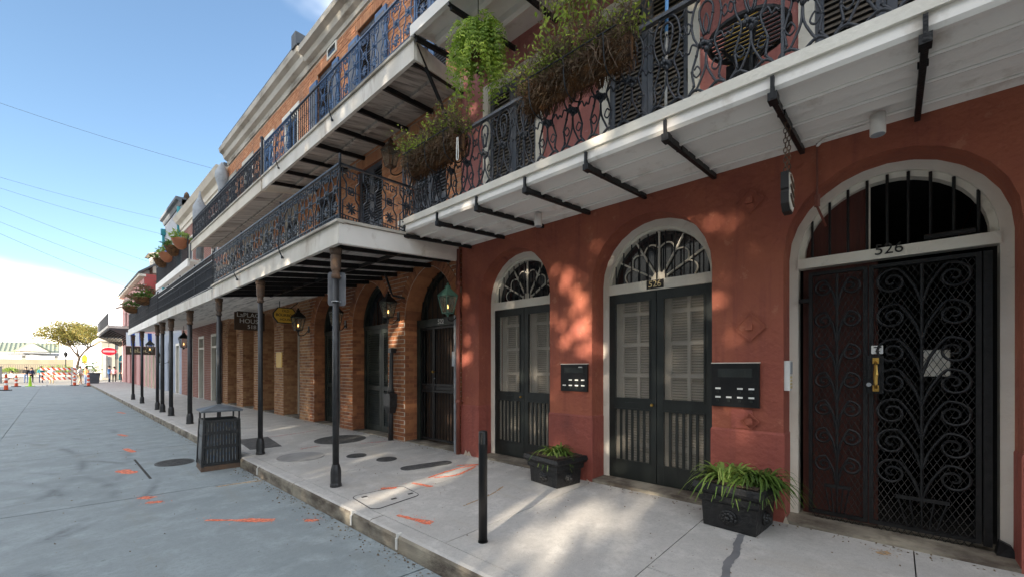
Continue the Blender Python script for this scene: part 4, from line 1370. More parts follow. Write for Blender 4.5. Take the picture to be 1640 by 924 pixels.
# house B: the row of deep brick piers
B0, B1 = 11.18, 19.6
hB = thing('brick_townhouse', 'brown brick townhouse with deep piers, cream door jambs and a tall dark parapet', 'house', (W, 15, .2))
BC = [12.48, 14.42, 16.36, 18.30]
gB = [op(c, 1.2, .12, 2.72, 3.3, 'round') for c in BC]
s2B = [op(c, 1.0, 3.6, 5.8) for c in BC]
s3B = [op(c, 1.0, 6.2, 8.6) for c in BC]
mb = MB(); wall(mb, W + .006, B0, B1, .12, 3.62, gB, .5); wall(mb, W + .006, B0, B1, 3.62, 6.05, s2B, .25); wall(mb, W + .006, B0, B1, 6.05, 9.3, s3B, .25)
mb.build('mortar_wall', ['mortar', 'brick_tan'], hB)
mb = MB(); mb.box(W + .4, 12, B0 + .005, B1 - .005, 9.6, 9.7); mb.box(W + .02, 12, B0 + .006, B0 + .02, 9.1, 9.9); mb.box(W + .02, 12, B1 - .02, B1 - .005, .12, 9.7); mb.box(11.95, 12, B0, B1, 0, 9.7); mb.build('roof', 'roof_slate', hB)
brickwork(hB, W, courses(B0, B1, .14, 3.58, gB, .20), 'brick_tan', 300)
brickwork(hB, W, courses(B0, B1, 3.62, 6.02, s2B, .22) + courses(B0, B1, 6.08, 9.27, s3B, .1), 'brick_pale', 0)
mb = MB()
for o in gB:
    voussoirs(mb, o, W, .20, 24)
    reveal_bricks(mb, o['c'] + o['a'], W, DP + .14, .14, 2.7, -1)
mb.build('arch_bricks', 'brick_tan', hB, kind='stuff')
for o in s2B:
    louvre_window(hB, o, 'shutter_slate', 'shutter_slate', True)
for k, o in enumerate(s3B):
    louvre_window(hB, o, 'shutter_blue' if k < 2 else 'shutter_slate', 'shutter_slate', True)
    MB().box(W - .03, W + .1, o['c'] - .62, o['c'] + .62, 8.6, 8.78).build('lintel', 'cornice_old' if k > 1 else 'white_paint', hB)
MB().prism_y([(W + .3, 9.27), (W - .03, 9.27), (W - .06, 9.40), (W - .16, 9.46), (W - .20, 9.60), (W - .30, 9.66), (W - .33, 9.80), (W - .2, 9.86), (W - .2, 9.98), (W + .3, 10.0)], B0, 18.75).build('cornice', 'cornice_old', hB)
MB().box(W - .22, W + .5, B0 + .02, 18.7, 10.0, 10.06).build('parapet_cap', 'parapet_dark', hB)
MB().box(W - .36, W + .4, B0, B0 + .28, 9.75, 10.1).build('parapet_end', 'parapet_dark', hB)
for o in gB:
    c = o['c']
    i3 = op(c, 1.18, .2, 2.72, 3.28, 'round')
    fr = MB(); ring(fr, i3, DP + .10, DP + .20, .085); f = fr.build('door_frame', 'frame_cream', hB)
    MB().box(DP + .08, DP + .20, c - .51, c + .51, 2.62, 2.72).build('transom', 'frame_cream', f)
    m = MB(); fill(m, op(c, 1.0, 2.72, 2.73, 3.22, 'round'), DP + .17); m.build('fanlight', 'bluegrey_wall', hB)
    for (p, q) in ((c - .51, c - .003), (c + .003, c + .51)):
        shutter(hB, DP + .14, p, q, .24, 2.62, 'shutter_green', 'shutter_green', rails=(.42,), pitch=.06)
    MB().box(DP + .19, DP + .2, c - .5, c + .5, .2, 2.6).build('door_back', 'interior', hB)
    MB().box(W + .02, DP + .4, c - .6, c + .6, .1, .23).build('threshold', 'kerb_side', hB)

# ------------------------------------------------------------------ galleries and balconies of the brick houses
def column(parent, x, y, zb, zt, mat='post_iron', r=.036):
    m = MB().lathe([(r + .002, zb + .2), (r, zt - .36), (r * .98, zt - .36)], (x, y, 0), 14)
    col = m.build('column', mat, parent, True)
    MB().lathe([(r + .032, zb), (r + .032, zb + .03), (r + .026, zb + .045), (r + .026, zb + .17), (r + .02, zb + .22), (r + .006, zb + .27)], (x, y, 0), 12).build('column_base', mat, col)
    MB().lathe([(r, zt - .37), (r + .018, zt - .35), (r + .018, zt - .325), (r + .006, zt - .31), (r + .008, zt - .28), (r + .022, zt - .25), (r + .026, zt - .10), (r + .018, zt - .08), (r + .036, zt - .06), (r + .036, zt - .0)], (x, y, 0), 16).build('capital', 'rust_iron', col)
    return col

def rail_run(parent, me, p, q, z, step, h, post=None, mat='rail_iron', bottom=True):
    p, q = Vector(p), Vector(q)
    d = q - p
    L = d.length
    n = max(1, round(L / step))
    ang = math.atan2(d.y, d.x)
    for k in range(n):
        a = p + d * k / n
        o = inst('railing_panel' if me not in (BAL, BALK) else 'baluster', me, parent, (a.x, a.y, z), ang, (L / n / .30 if me not in (BAL, BALK) else 1, 1, h / .66 if me not in (BAL, BALK) else h))
    up = Vector((0, 0, 1))
    MB().bar((p.x, p.y, z + h), (q.x, q.y, z + h), .034, .022).build('handrail', mat, parent)
    if bottom:
        MB().bar((p.x, p.y, z + .012), (q.x, q.y, z + .012), .02, .012).build('bottom_rail', mat, parent)
    if post:
        m = max(1, round(L / post))
        for k in range(m + 1):
            a = p + d * k / m
            MB().tube([(a.x, a.y, z - .02), (a.x, a.y, z + h + .06)], .014, 6).build('rail_post', mat, parent)

GX0 = 2.20
# gallery A over the pavement; its near end runs slightly askew
glA = thing('gallery', 'covered iron gallery on slim columns over the pavement, white fascia, in front of number 522', 'gallery', (2.3, 7.5, 3.0))
def yend(x): return 4.74 + (x - GX0) * .22
def zg(x): return 3.03 + (x - GX0) * .135       # underside
GY1 = 10.5
mb = MB()
mb.hexa([(GX0 + .03, yend(GX0) + .03, zg(GX0) + .16), (W, yend(W) + .03, zg(W) + .16), (W, GY1, zg(W) + .16), (GX0 + .03, GY1, zg(GX0) + .16)],
        [(GX0 + .03, yend(GX0) + .03, zg(GX0) + .22), (W, yend(W) + .03, zg(W) + .22), (W, GY1, zg(W) + .22), (GX0 + .03, GY1, zg(GX0) + .22)])
mb.build('deck', 'old_boards', glA)
for k in range(15):     # ceiling boards parallel to the street
    a = GX0 + .05 + k * .149
    b = a + .142
    MB().hexa([(a, yend(a) + .04, zg(a) + .115), (b, yend(b) + .04, zg(b) + .115), (b, GY1, zg(b) + .115), (a, GY1, zg(a) + .115)],
              [(a, yend(a) + .04, zg(a) + .15), (b, yend(b) + .04, zg(b) + .15), (b, GY1, zg(b) + .15), (a, GY1, zg(a) + .15)]).build('ceiling_board', 'grey_boards', glA)
MB().hexa([(GX0, yend(GX0), 3.03), (GX0 + .05, yend(GX0) + .01, 3.03), (GX0 + .05, GY1, 3.03), (GX0, GY1, 3.03)], [(GX0, yend(GX0), 3.265), (GX0 + .05, yend(GX0) + .01, 3.265), (GX0 + .05, GY1, 3.265), (GX0, GY1, 3.265)]).build('fascia', 'fascia_weathered', glA)
MB().hexa([(GX0 - .035, yend(GX0) - .035, 3.267), (GX0 + .07, yend(GX0) - .02, 3.267), (GX0 + .07, GY1, 3.267), (GX0 - .035, GY1, 3.267)], [(GX0 - .03, yend(GX0) - .035, 3.30), (GX0 + .07, yend(GX0) - .02, 3.30), (GX0 + .07, GY1, 3.30), (GX0 - .03, GY1, 3.30)]).build('deck_edge', 'cornice_old', glA)
e = .002
MB().hexa([(GX0 + e, yend(GX0) - .004, 3.03), (W - .02, yend(W), zg(W) - .01), (W - .02, yend(W) + .05, zg(W) - .01), (GX0 + .05, yend(GX0) + .05, 3.03)], [(GX0 + e, yend(GX0) - .004, 3.265), (W - .02, yend(W), zg(W) + .235), (W - .02, yend(W) + .05, zg(W) + .235), (GX0 + .05, yend(GX0) + .05, 3.265)]).build('end_fascia', 'balcony_white', glA)
MB().hexa([(GX0 - .03, yend(GX0) - .036, 3.268), (W - .02, yend(W) - .03, zg(W) + .238), (W - .02, yend(W) + .05, zg(W) + .238), (GX0 - .03, yend(GX0) + .05, 3.268)], [(GX0 - .03, yend(GX0) - .036, 3.302), (W - .02, yend(W) - .03, zg(W) + .272), (W - .02, yend(W) + .05, zg(W) + .272), (GX0 - .03, yend(GX0) + .05, 3.302)]).build('end_edge', 'cornice_old', glA)
for k in range(10):
    y = 5.12 + k * .575
    MB().bar((GX0 + .05, y - .04, zg(GX0) + .05), (W, y + .38 * (1 - k / 10), zg(W) + .05), .045, .075).build('joist', 'black_iron', glA)
MB().bar((3.3, yend(3.3) + .1, zg(3.3) + .04), (3.3, GY1, zg(3.3) + .04), .03, .05).build('purlin', 'black_iron', glA)
for y in (5.02, 7.80, 10.42):
    column(glA, 2.30, y, zs(2.3), 3.04)
rail_run(glA, PAN_KEY, (GX0 + .03, GY1, 0), (GX0 + .03, yend(GX0) + .02, 0), 3.30, .24, .66, 1.9)
# the end railing follows the slope of the deck
p, q = Vector((GX0 + .03, yend(GX0) + .02, 3.30)), Vector((3.72, yend(3.72) + .02, 3.30 + (3.72 - GX0) * .135))
n = 5
for k in range(n):
    a = p + (q - p) * k / n
    L = (q - p).length / n
    inst('railing_panel', PAN_KEY, glA, a, math.atan2((q - p).y, (q - p).x), (L / .30, 1, 1))
MB().bar(p + Vector((0, 0, .66)), q + Vector((0, 0, .66)), .034, .022).build('handrail', 'rail_iron', glA)
MB().tube([p - Vector((0, 0, .02)), p + Vector((0, 0, .78))], .014, 6).build('rail_post', 'rail_iron', glA)
MB().tube([(3.62, 5.02, 3.48), (3.60, 5.02, 4.4), (3.66, 5.02, 5.0)], .014, 6).build('rail_post', 'rail_iron', glA)
for y in (6.4, 8.6):     # bent stays through the fascia
    MB().tube(spline([(GX0 + .05, y, 3.9), (GX0 - .06, y, 3.6), (GX0 - .08, y + .02, 3.3), (GX0 - .02, y + .05, 3.16)], 4), .009, 6).blob((GX0 - .02, y + .05, 3.16), .022).build('stay', 'rail_iron', glA)

# gallery B, lower slope, dense bars
glB = thing('gallery', 'grey weathered gallery with close vertical bars on black columns, beyond the white fascia', 'gallery', (2.3, 14, 3.0))
mb = MB()
mb.hexa([(GX0 + .02, 10.56, 3.10), (W, 10.56, 3.42), (W, 17.6, 3.42), (GX0 + .02, 17.6, 3.10)], [(GX0 + .02, 10.56, 3.20), (W, 10.56, 3.52), (W, 17.6, 3.52), (GX0 + .02, 17.6, 3.20)])
mb.build('deck', 'grey_boards', glB)
MB().hexa([(GX0, 10.56, 3.02), (GX0 + .05, 10.56, 3.02), (GX0 + .05, 17.6, 3.06), (GX0, 17.6, 3.06)], [(GX0, 10.56, 3.25), (GX0 + .05, 10.56, 3.25), (GX0 + .05, 17.6, 3.29), (GX0, 17.6, 3.29)]).build('fascia', 'fascia_weathered', glB)
for k in range(9):
    x = GX0 + .15 + k * .25
    MB().box(x, x + .22, 10.58, 17.58, 3.075 + (x - GX0) * .142, 3.105 + (x - GX0) * .142).build('ceiling_board', 'grey_boards', glB)
for y in (13.35, 15.95, 17.45):
    column(glB, 2.32, y, zs(2.3), 3.06, r=.05)
rail_run(glB, BALK, (GX0 + .03, 10.58, 0), (GX0 + .03, 17.5, 0), 3.29, .085, .68, 1.75)
MB().box(GX0 + .02, GX0 + .04, 10.6, 17.5, 3.83, 3.85).build('upper_rail', 'rail_iron', glB)
MB().box(GX0 + .075, GX0 + .085, 10.6, 17.5, 3.29, 3.84).build('weather_screen', 'parapet_dark', glB)
# gallery C
glC = thing('gallery', 'furthest low gallery with planted bowls hung on its dark railing', 'gallery', (2.3, 21, 3.0))
MB().hexa([(GX0 + .02, 17.65, 3.16), (W, 17.65, 3.46), (W, 25.6, 3.46), (GX0 + .02, 25.6, 3.16)], [(GX0 + .02, 17.65, 3.24), (W, 17.65, 3.54), (W, 25.6, 3.54), (GX0 + .02, 25.6, 3.24)]).build('deck', 'balcony_white', glC)
MB().box(GX0, GX0 + .05, 17.65, 25.6, 3.05, 3.30).build('fascia', 'balcony_white', glC)
for y in (18.6, 22.4, 25.3):
    column(glC, 2.34, y, zs(2.3), 3.06, r=.045)
rail_run(glC, BALK, (GX0 + .03, 17.68, 0), (GX0 + .03, 25.55, 0), 3.30, .10, .70, 2.0)

# third floor balcony of house A
FX3 = 3.27
blA = thing('upper_balcony', 'third floor balcony of the orange brick house with blue-black railing and cream fascia', 'balcony', (3.9, 8, 5.9))
def zb3(x): return 5.76 + (x - FX3) * .22
def balcony3(t, y0, y1, fmat, skew=.30, boards='old_boards', panels=True):
    def ye(x): return y0 + (x - FX3) * skew
    MB().hexa([(FX3, ye(FX3), 5.76), (FX3 + .05, ye(FX3), 5.76), (FX3 + .05, y1, 5.76), (FX3, y1, 5.76)], [(FX3, ye(FX3), 6.03), (FX3 + .05, ye(FX3), 6.03), (FX3 + .05, y1, 6.03), (FX3, y1, 6.03)]).build('fascia', fmat, t)
    MB().hexa([(FX3 - .03, ye(FX3) - .03, 6.032), (FX3 + .06, ye(FX3) - .03, 6.032), (FX3 + .06, y1, 6.032), (FX3 - .03, y1, 6.032)], [(FX3 - .03, ye(FX3) - .03, 6.07), (FX3 + .06, ye(FX3) - .03, 6.07), (FX3 + .06, y1, 6.07), (FX3 - .03, y1, 6.07)]).build('deck_edge', 'cornice_old', t)
    MB().hexa([(FX3 + .002, ye(FX3) - .003, 5.76), (W, ye(W) - .003, zb3(W) + .0), (W, ye(W) + .05, zb3(W)), (FX3 + .05, ye(FX3) + .05, 5.76)], [(FX3 + .002, ye(FX3) - .003, 6.03), (W, ye(W) - .003, zb3(W) + .2), (W, ye(W) + .05, zb3(W) + .2), (FX3 + .05, ye(FX3) + .05, 6.03)]).build('end_fascia', fmat, t)
    MB().hexa([(FX3 + .03, ye(FX3) + .04, 5.92), (W, ye(W) + .04, zb3(W) + .16), (W, y1, zb3(W) + .16), (FX3 + .03, y1, 5.92)], [(FX3 + .03, ye(FX3) + .04, 5.98), (W, ye(W) + .04, zb3(W) + .22), (W, y1, zb3(W) + .22), (FX3 + .03, y1, 5.98)]).build('deck', boards, t)
    n = int((y1 - y0) / .145)
    for k in range(n):      # boards across, in two runs either side of the middle bearer
        for (xa, xb) in ((FX3 + .06, FX3 + .60), (FX3 + .66, W - .01)):
            ya = y0 + .32 + k * .145
            if ya + .14 > y1: continue
            MB().hexa([(xa, ya, zb3(xa) + .10), (xb, ya, zb3(xb) + .10), (xb, ya + .138, zb3(xb) + .10), (xa, ya + .138, zb3(xa) + .10)], [(xa, ya, zb3(xa) + .13), (xb, ya, zb3(xb) + .13), (xb, ya + .138, zb3(xb) + .13), (xa, ya + .138, zb3(xa) + .13)]).build('soffit_board', boards, t)
    MB().hexa([(FX3 + .59, y0 + .2, zb3(FX3 + .59) + .05), (FX3 + .67, y0 + .2, zb3(FX3 + .67) + .05), (FX3 + .67, y1, zb3(FX3 + .67) + .05), (FX3 + .59, y1, zb3(FX3 + .59) + .05)], [(FX3 + .59, y0 + .2, zb3(FX3 + .59) + .12), (FX3 + .67, y0 + .2, zb3(FX3 + .67) + .12), (FX3 + .67, y1, zb3(FX3 + .67) + .12), (FX3 + .59, y1, zb3(FX3 + .59) + .12)]).build('bearer', boards, t)
balcony3(blA, 4.80, 10.95, 'fascia_weathered')
for k in range(8):
    y = 4.86 + k * .80
    MB().bar((FX3 + .04, y, 5.79), (W + .02, y + (.30 if k else .32), zb3(W) + .03), .05, .075).build('joist', 'black_iron', blA)
MB().bar((FX3 + .05, 4.83, 6.0), (W, 5.12, 4.95), .045, .03).build('brace', 'black_iron', blA)
rail_run(blA, PAN_KEYB, (FX3 + .04, 7.9, 0), (FX3 + .04, 4.84, 0), 6.075, .30, .78, 1.5, 'blue_iron')
rail_run(blA, BALK, (FX3 + .04, 7.9, 0), (FX3 + .04, 9.3, 0), 6.075, .10, .78, 1.4)
rail_run(blA, PAN_KEYB, (FX3 + .04, 10.92, 0), (FX3 + .04, 9.3, 0), 6.075, .30, .78, 1.6, 'blue_iron')
for y in (7.2, 9.8):
    MB().tube(spline([(FX3 + .05, y, 6.8), (FX3 - .07, y, 6.5), (FX3 - .09, y + .02, 6.1), (FX3 - .02, y + .04, 5.9)], 4), .011, 6).blob((FX3 - .02, y + .04, 5.9), .026).build('stay', 'rail_iron', blA)
blB = thing('upper_balcony', 'third floor balcony of the brown brick house, darker boards and pale fascia, further along', 'balcony', (3.9, 14.5, 5.9))
balcony3(blB, 11.05, 18.6, 'cornice_cream', 0.0)
rail_run(blB, BALK, (FX3 + .04, 11.1, 0), (FX3 + .04, 18.55, 0), 6.075, .11, .76, 1.85)
rail_run(blB, PAN_KEY, (FX3 + .055, 18.5, 0), (FX3 + .055, 11.1, 0), 6.075, .30, .70, None)
MB().tube([(FX3 + .04, 11.1, 6.05), (FX3 + .04, 11.1, 7.0)], .03, 8).blob((FX3 + .04, 11.1, 7.03), .05).build('newel', 'rail_iron', blB)
# arched row of spikes guarding the party wall
spk = thing('spike_guard', 'curved black iron guard with radiating spikes between brick and red houses', 'guard', (3.9, 5.3, 4.2))
arcp = [(3.62 + .0 * k, 5.16, 0) for k in range(2)]
ce = Vector((4.42, 5.16, 4.60)); rad = .80
pts = []
for k in range(15):
    t = R(90 + 100 * k / 14)
    pts.append(ce + Vector((rad * math.cos(t), .0, .62 * math.sin(t))))
MB().tube(pts, .011, 6).build('arch_bar', 'black_iron', spk)
for k in range(9):
    t = R(92 + 96 * k / 8)
    d = Vector((math.cos(t), 0, math.sin(t) * .8))
    b = ce + Vector((rad * math.cos(t), 0, .62 * math.sin(t)))
    m = MB().tube([b - d * .16, b + d * .14], .008, 5)
    m.tube([b + d * .13, b + d * .17, b + d * .26], [.012, .019, .001], 6)
    m.blob(b + d * .10, .016)
    m.build('spike', 'black_iron', spk)

# ------------------------------------------------------------------ further houses along the street
C0, C1 = 19.6, 27.6
hC = thing('brick_townhouse', 'red brick house with broad cream cornice, third brick house along the street', 'house', (W, 23, .2))
gC = [op(c, 1.05, .12, 3.0) for c in (20.9, 23.2, 25.5)]
s2C = [op(c, 1.0, 3.6, 5.7) for c in (20.9, 23.2, 25.5)]
s3C = [op(c, 1.0, 6.1, 8.0) for c in (20.9, 23.2, 25.5)]
mb = MB(); wall(mb, W, C0, C1, .12, 3.5, gC, .3); wall(mb, W, C0, C1, 3.5, 6.0, s2C, .25); wall(mb, W, C0, C1, 6.0, 8.75, s3C, .25); mb.build('wall', 'brick_far', hC)
MB().box(W + .4, 12, C0, C1, 8.9, 9.0).box(W + .02, 12, C1 - .02, C1 - .005, .1, 9.0).box(11.95, 12, C0, C1, 0, 9.0).build('roof', 'roof_slate', hC)
MB().prism_y([(W + .4, 8.55), (W - .02, 8.55), (W - .03, 8.72), (W - .08, 8.74), (W - .1, 8.98), (W - .26, 9.05), (W - .30, 9.12), (W - .38, 9.25), (W + .4, 9.28)], 18.9, C1).build('cornice', 'cornice_cream', hC)
for o in s2C + s3C:
    louvre_window(hC, o, 'shutter_slate', 'shutter_slate', True)
for o in gC:
    c = o['c']
    fr = MB(); ring(fr, o, W - .01, W + .2, .10); f = fr.build('door_frame', 'white_paint', hC)
    MB().box(W + .0, W + .19, c - .43, c + .43, 2.42, 2.50).build('transom', 'white_paint', f)
    MB().box(W + .16, W + .17, c - .43, c + .43, 2.50, 2.9).build('transom_light', 'glass_dark', hC)
    for (p, q) in ((c - .42, c - .003), (c + .003, c + .42)):
        d = MB().box(W + .14, W + .18, p, q, .15, 2.42).build('door_leaf', 'shutter_green', hC)
        for (za, zb) in ((.35, .95), (1.1, 2.3)):
            MB().box(W + .13, W + .141, p + .09, q - .09, za, zb).build('door_panel', 'door_green', d)
blC = thing('upper_balcony', 'white fascia balcony hung with potted plants on the third brick house', 'balcony', (3.8, 21, 5.3))
MB().box(3.2, W, 17.5 + 1.9, 25.7, 5.40, 5.46).build('deck', 'balcony_white', blC)
MB().box(3.17, 3.24, 18.65, 25.7, 5.22, 5.48).build('fascia', 'balcony_white', blC)
MB().box(3.2, W, 18.65, 19.42, 5.40, 5.461).build('deck_end', 'balcony_white', blC)
rail_run(blC, BAL, (3.2, 18.7, 0), (3.2, 25.65, 0), 5.48, .11, .78, 2.3)
# hanging planters with flowers
def clump(mb, c, r, n, L, w, rnd, squash=.7, droop=.3):
    for _ in range(n):
        a = rnd.uniform(0, 6.283); e = rnd.uniform(-.2, 1.3)
        d = Vector((math.cos(a) * math.cos(e), math.sin(a) * math.cos(e), math.sin(e)))
        q = Vector(c) + Vector((d.x * r, d.y * r, d.z * r * squash)) * rnd.uniform(.3, 1)
        dd = d + Vector((rnd.uniform(-.6, .6), rnd.uniform(-.6, .6), rnd.uniform(-.6, .5) - droop))
        mb.leaf(q, L * rnd.uniform(.6, 1.3), w * rnd.uniform(.7, 1.2), dd, (rnd.uniform(-1, 1), rnd.uniform(-1, 1), rnd.uniform(-1, 1)))
rp = random.Random(11)
for k, (y, col, lab) in enumerate(((19.1, 'terracotta', 'terracotta pot of flowers hung nearest on the white fascia balcony'), (20.5, 'coco', 'dark coir basket hung between two terracotta pots on the white fascia balcony'), (21.9, 'terracotta', 'second terracotta pot of flowers on the white fascia balcony rail'), (23.2, 'coco', 'furthest coir basket with blue-green leaves on the white fascia balcony rail'))):
    t = thing('hanging_planter', lab, 'planter', (3.05, y, 6.0), 'planters on the upper balcony')
    MB().lathe([(.08, -.18), (.20, -.06), (.27, .12), (.29, .16), (.27, .18)], (3.05, y, 6.05), 12).build('pot', col, t, True)
    m = MB(); clump(m, (3.05, y, 6.25), .34, 160, .14, .06, rp); m.build('foliage', 'leaf_dark' if k % 2 else 'leaf_spider', t, kind='stuff')
um = thing('folded_parasol', 'folded dark blue parasol standing on the far upper balcony', 'parasol', (3.5, 24.6, 5.46))
MB().tube([(3.5, 24.6, 5.46), (3.5, 24.6, 7.35)], .025, 6).build('pole', 'steel', um)
MB().lathe([(.03, 7.3), (.16, 6.9), (.22, 6.3), (.18, 6.1)], (3.5, 24.6, 0), 10).build('canopy', 'stripe_blue', um)
for (y, lab) in ((19.6, 'leafy bowl planter on the furthest low gallery rail, the larger one'), (22.9, 'leafy bowl planter on the furthest low gallery rail, the smaller one')):
    t = thing('hanging_planter', lab, 'planter', (2.1, y, 3.9), 'bowls on the low gallery')
    MB().lathe([(.08, -.20), (.20, -.14), (.28, 0), (.29, .05), (.27, .06)], (2.08, y, 4.0), 14).build('bowl', 'coco', t, True)
    m = MB(); clump(m, (2.12, y, 4.06), .30, 260, .13, .05, rp); m.build('foliage', 'leaf_dark', t, kind='stuff')

D0, D1 = 27.6, 36.0
hD = thing('plaster_townhouse', 'pale grey plaster house with a tall wall rising above the cream cornice', 'house', (W, 31, .2))
gD = [op(28.7, 1.0, .12, 2.9), op(31.0, 1.4, .12, 2.5, 3.2, 'round'), op(33.9, 1.4, .12, 2.5, 3.2, 'round')]
s3D = [op(29.0, .9, 7.3, 9.1), op(31.6, .9, 7.3, 9.1), op(34, .9, 7.3, 9.1)]
s2D = [op(29.0, .9, 3.7, 5.8), op(31.6, .9, 3.7, 5.8), op(34, .9, 3.7, 5.8)]
mb = MB(); wall(mb, W, D0, D1, .12, 3.5, gD, .3); mb.build('ground_floor_wall', 'bluegrey_wall', hD)
mb = MB(); wall(mb, W, D0, D1, 3.5, 6.6, s2D, .25); wall(mb, W, D0, 32.6, 6.6, 10.2, s3D[:2], .25); mb.build('upper_wall', 'grey_wall', hD)
MB().box(W + .01, 12, D0, D0 + .03, 8.6, 10.4).box(W + .01, 12, 32.55, 32.6, 6, 10.2).build('gable_wall', 'rough_plaster', hD)
MB().box(W, 12, D0 + .03, 32.6, 10.2, 10.3).build('roof', 'roof_slate', hD)
MB().prism_y([(W + .2, 10.1), (W - .05, 10.1), (W - .12, 10.3), (W - .25, 10.35), (W - .25, 10.5), (W + .2, 10.5)], 26.9 + .7, 32.6).build('cornice', 'parapet_dark', hD)
MB().tube([(W - .1, 32.4, 3.6), (W - .1, 32.4, 9.6)], .07, 8).box(W - .22, W + .02, 32.28, 32.52, 9.5, 9.85).build('downspout', 'turquoise', hD)
MB().tube([(W - .1, 27.75, 6.0), (W - .1, 27.75, 10.0)], .08, 8).build('downspout', 'turquoise', hD)
MB().lathe([(.10, 10.4), (.16, 10.6), (.10, 10.9), (.02, 11.0)], (W + .3, D0 + .5, 0), 8).build('chimney_pot', 'soil', hD)
for o in s2D + s3D[:2]:
    louvre_window(hD, o, 'grey_wall', 'shutter_slate', True)
for o in gD:
    if o['kind'] == 'round':
        m = MB(); fill(m, o, W + .24); m.build('door', 'far_cream', hD)
        fr = MB(); ring(fr, o, W + .1, W + .22, .16); fr.build('door_frame', 'white_paint', hD)
    else:
        fr = MB(); ring(fr, o, W - .01, W + .2, .12); fr.build('door_frame', 'white_paint', hD)
        MB().box(W + .15, W + .2, o['c'] - .4, o['c'] + .4, .15, 2.8).build('door', 'shutter_green', hD)
E0, E1 = 36.0, 41.5
hE = thing('pink_shop', 'pink plastered shop front with cream doors under the striped awning', 'shop', (W, 38.5, .2))
gE = [op(36.9, .9, .12, 2.75), op(38.5, .9, .12, 2.75), op(40.2, .9, .12, 2.75)]
mb = MB(); wall(mb, W, E0, E1, .12, 6.4, gE, .25); mb.box(W + .3, 12, E0, E1, 6.3, 6.4); mb.build('wall', 'far_pink', hE)
for o in gE:
    MB().box(W + .1, W + .16, o['c'] - .42, o['c'] + .42, .15, 2.7).build('door', 'door_cream', hE)
    fr = MB(); ring(fr, o, W - .02, W + .12, .06); fr.build('door_frame', 'cornice_cream', hE)
aw = thing('striped_awning', 'blue and white striped awning hanging at the pink shop front', 'awning', (3.7, 36.3, 3.0))
for k in range(7):
    x = 3.02 + k * .21
    MB().hexa([(x, 36.02, 2.98), (x + .205, 36.02, 2.98), (x + .205, 36.05, 2.98), (x, 36.05, 2.98)], [(x, 36.3, 3.85), (x + .205, 36.3, 3.85), (x + .205, 36.33, 3.85), (x, 36.33, 3.85)]).build('stripe', 'stripe_blue' if k % 2 else 'stripe_white', aw)
sg = thing('shop_sign', 'dark shop sign with pale lettering under the striped awning', 'sign', (3.7, 36, 2.6))
MB().box(2.98, 4.42, 35.95, 36.0, 2.42, 2.95).build('board', 'sign_brown', sg)
text('LeLoup', .36, (3.70, 35.945, 2.69), 'near', 'letter_gold', sg)

# far red corner house with gable, dormer and its own balcony
F0, F1 = 41.5, 57.0
hF = thing('corner_house', 'red corner house with sloping roof and dormer at the block end', 'house', (W, 49, .2))
gF = [op(43.4, 1.2, .12, 2.6, 3.2, 'round'), op(46.5, 1.2, .12, 2.6, 3.2, 'round'), op(49.8, 1.2, .12, 2.6, 3.2, 'round'), op(53.2, 1.2, .12, 2.6, 3.2, 'round')]
s2F = [op(c, 1.0, 5.0, 7.2) for c in (43.4, 46.5, 49.8, 53.2)]
mb = MB(); wall(mb, W, F0, F1, .12, 4.6, gF, .25); mb.build('ground_floor_wall', 'far_pink', hF)
mb = MB(); wall(mb, W, F0, F1, 4.6, 8.6, s2F, .25); mb.build('upper_wall', 'far_pink', hF)
MB().prism_y([(W + .02, .1), (12, .1), (12, 8.6), (W + .02, 8.6)], F0, F0 + .05).prism_y([(W, .1), (12, .1), (12, 8.6), (W, 8.6)], F1 - .05, F1).build('side_wall', 'far_red', hF)
MB().add([(W - .35, F0 - .2, 8.55), (W - .35, F1 + .2, 8.55), (8.0, F1 + .2, 11.6), (8.0, F0 - .2, 11.6), (W - .35, F0 - .2, 8.68), (W - .35, F1 + .2, 8.68), (8.0, F1 + .2, 11.75), (8.0, F0 - .2, 11.75)], [(0, 1, 2, 3), (7, 6, 5, 4), (0, 4, 5, 1), (3, 2, 6, 7), (0, 3, 7, 4), (1, 5, 6, 2)]).build('roof', 'roof_slate', hF)
MB().box(W - .3, W + .1, F0 - .1, F1 + .1, 8.38, 8.55).build('cornice', 'cornice_cream', hF)
dm = MB().box(5.0, 7.5, 41.9, 43.6, 8.8, 10.2).build('dormer', 'cornice_cream', hF)
MB().box(5.2, 6.6, 41.88, 41.9, 9.25, 9.95).build('dormer_louvre', 'shutter_slate', dm)
MB().prism_y([(4.7, 10.2), (7.6, 10.2), (6.2, 10.75)], 41.7, 43.8).build('dormer_roof', 'cornice_cream', dm)
for o in s2F:
    MB().box(W + .12, W + .2, o['c'] - .48, o['c'] + .48, 5.0, 7.2).build('shutter', 'shutter_slate', hF)
    MB().hexa([(W - .75, o['c'] - .65, 7.0), (W, o['c'] - .65, 7.3), (W, o['c'] + .65, 7.3), (W - .75, o['c'] + .65, 7.0)], [(W - .75, o['c'] - .65, 7.1), (W, o['c'] - .65, 7.45), (W, o['c'] + .65, 7.45), (W - .75, o['c'] + .65, 7.1)]).build('window_hood', 'cornice_cream', hF)
for o in gF:
    MB().box(W + .15, W + .2, o['c'] - .55, o['c'] + .55, .15, 3.1).build('door', 'red_stucco', hF)
blF = thing('corner_balcony', 'dark bracketed balcony with thin railing on the far red corner house', 'balcony', (3.6, 52, 4.8))
MB().box(2.75, W, 46.0, 58.6, 4.75, 4.95).build('deck', 'fascia_weathered', blF)
MB().box(2.85, W, 46.1, 58.5, 4.66, 4.75).build('soffit', 'parapet_dark', blF)
rail_run(blF, BAL, (2.8, 46.05, 0), (2.8, 58.5, 0), 4.95, .16, 1.0, 3.0)
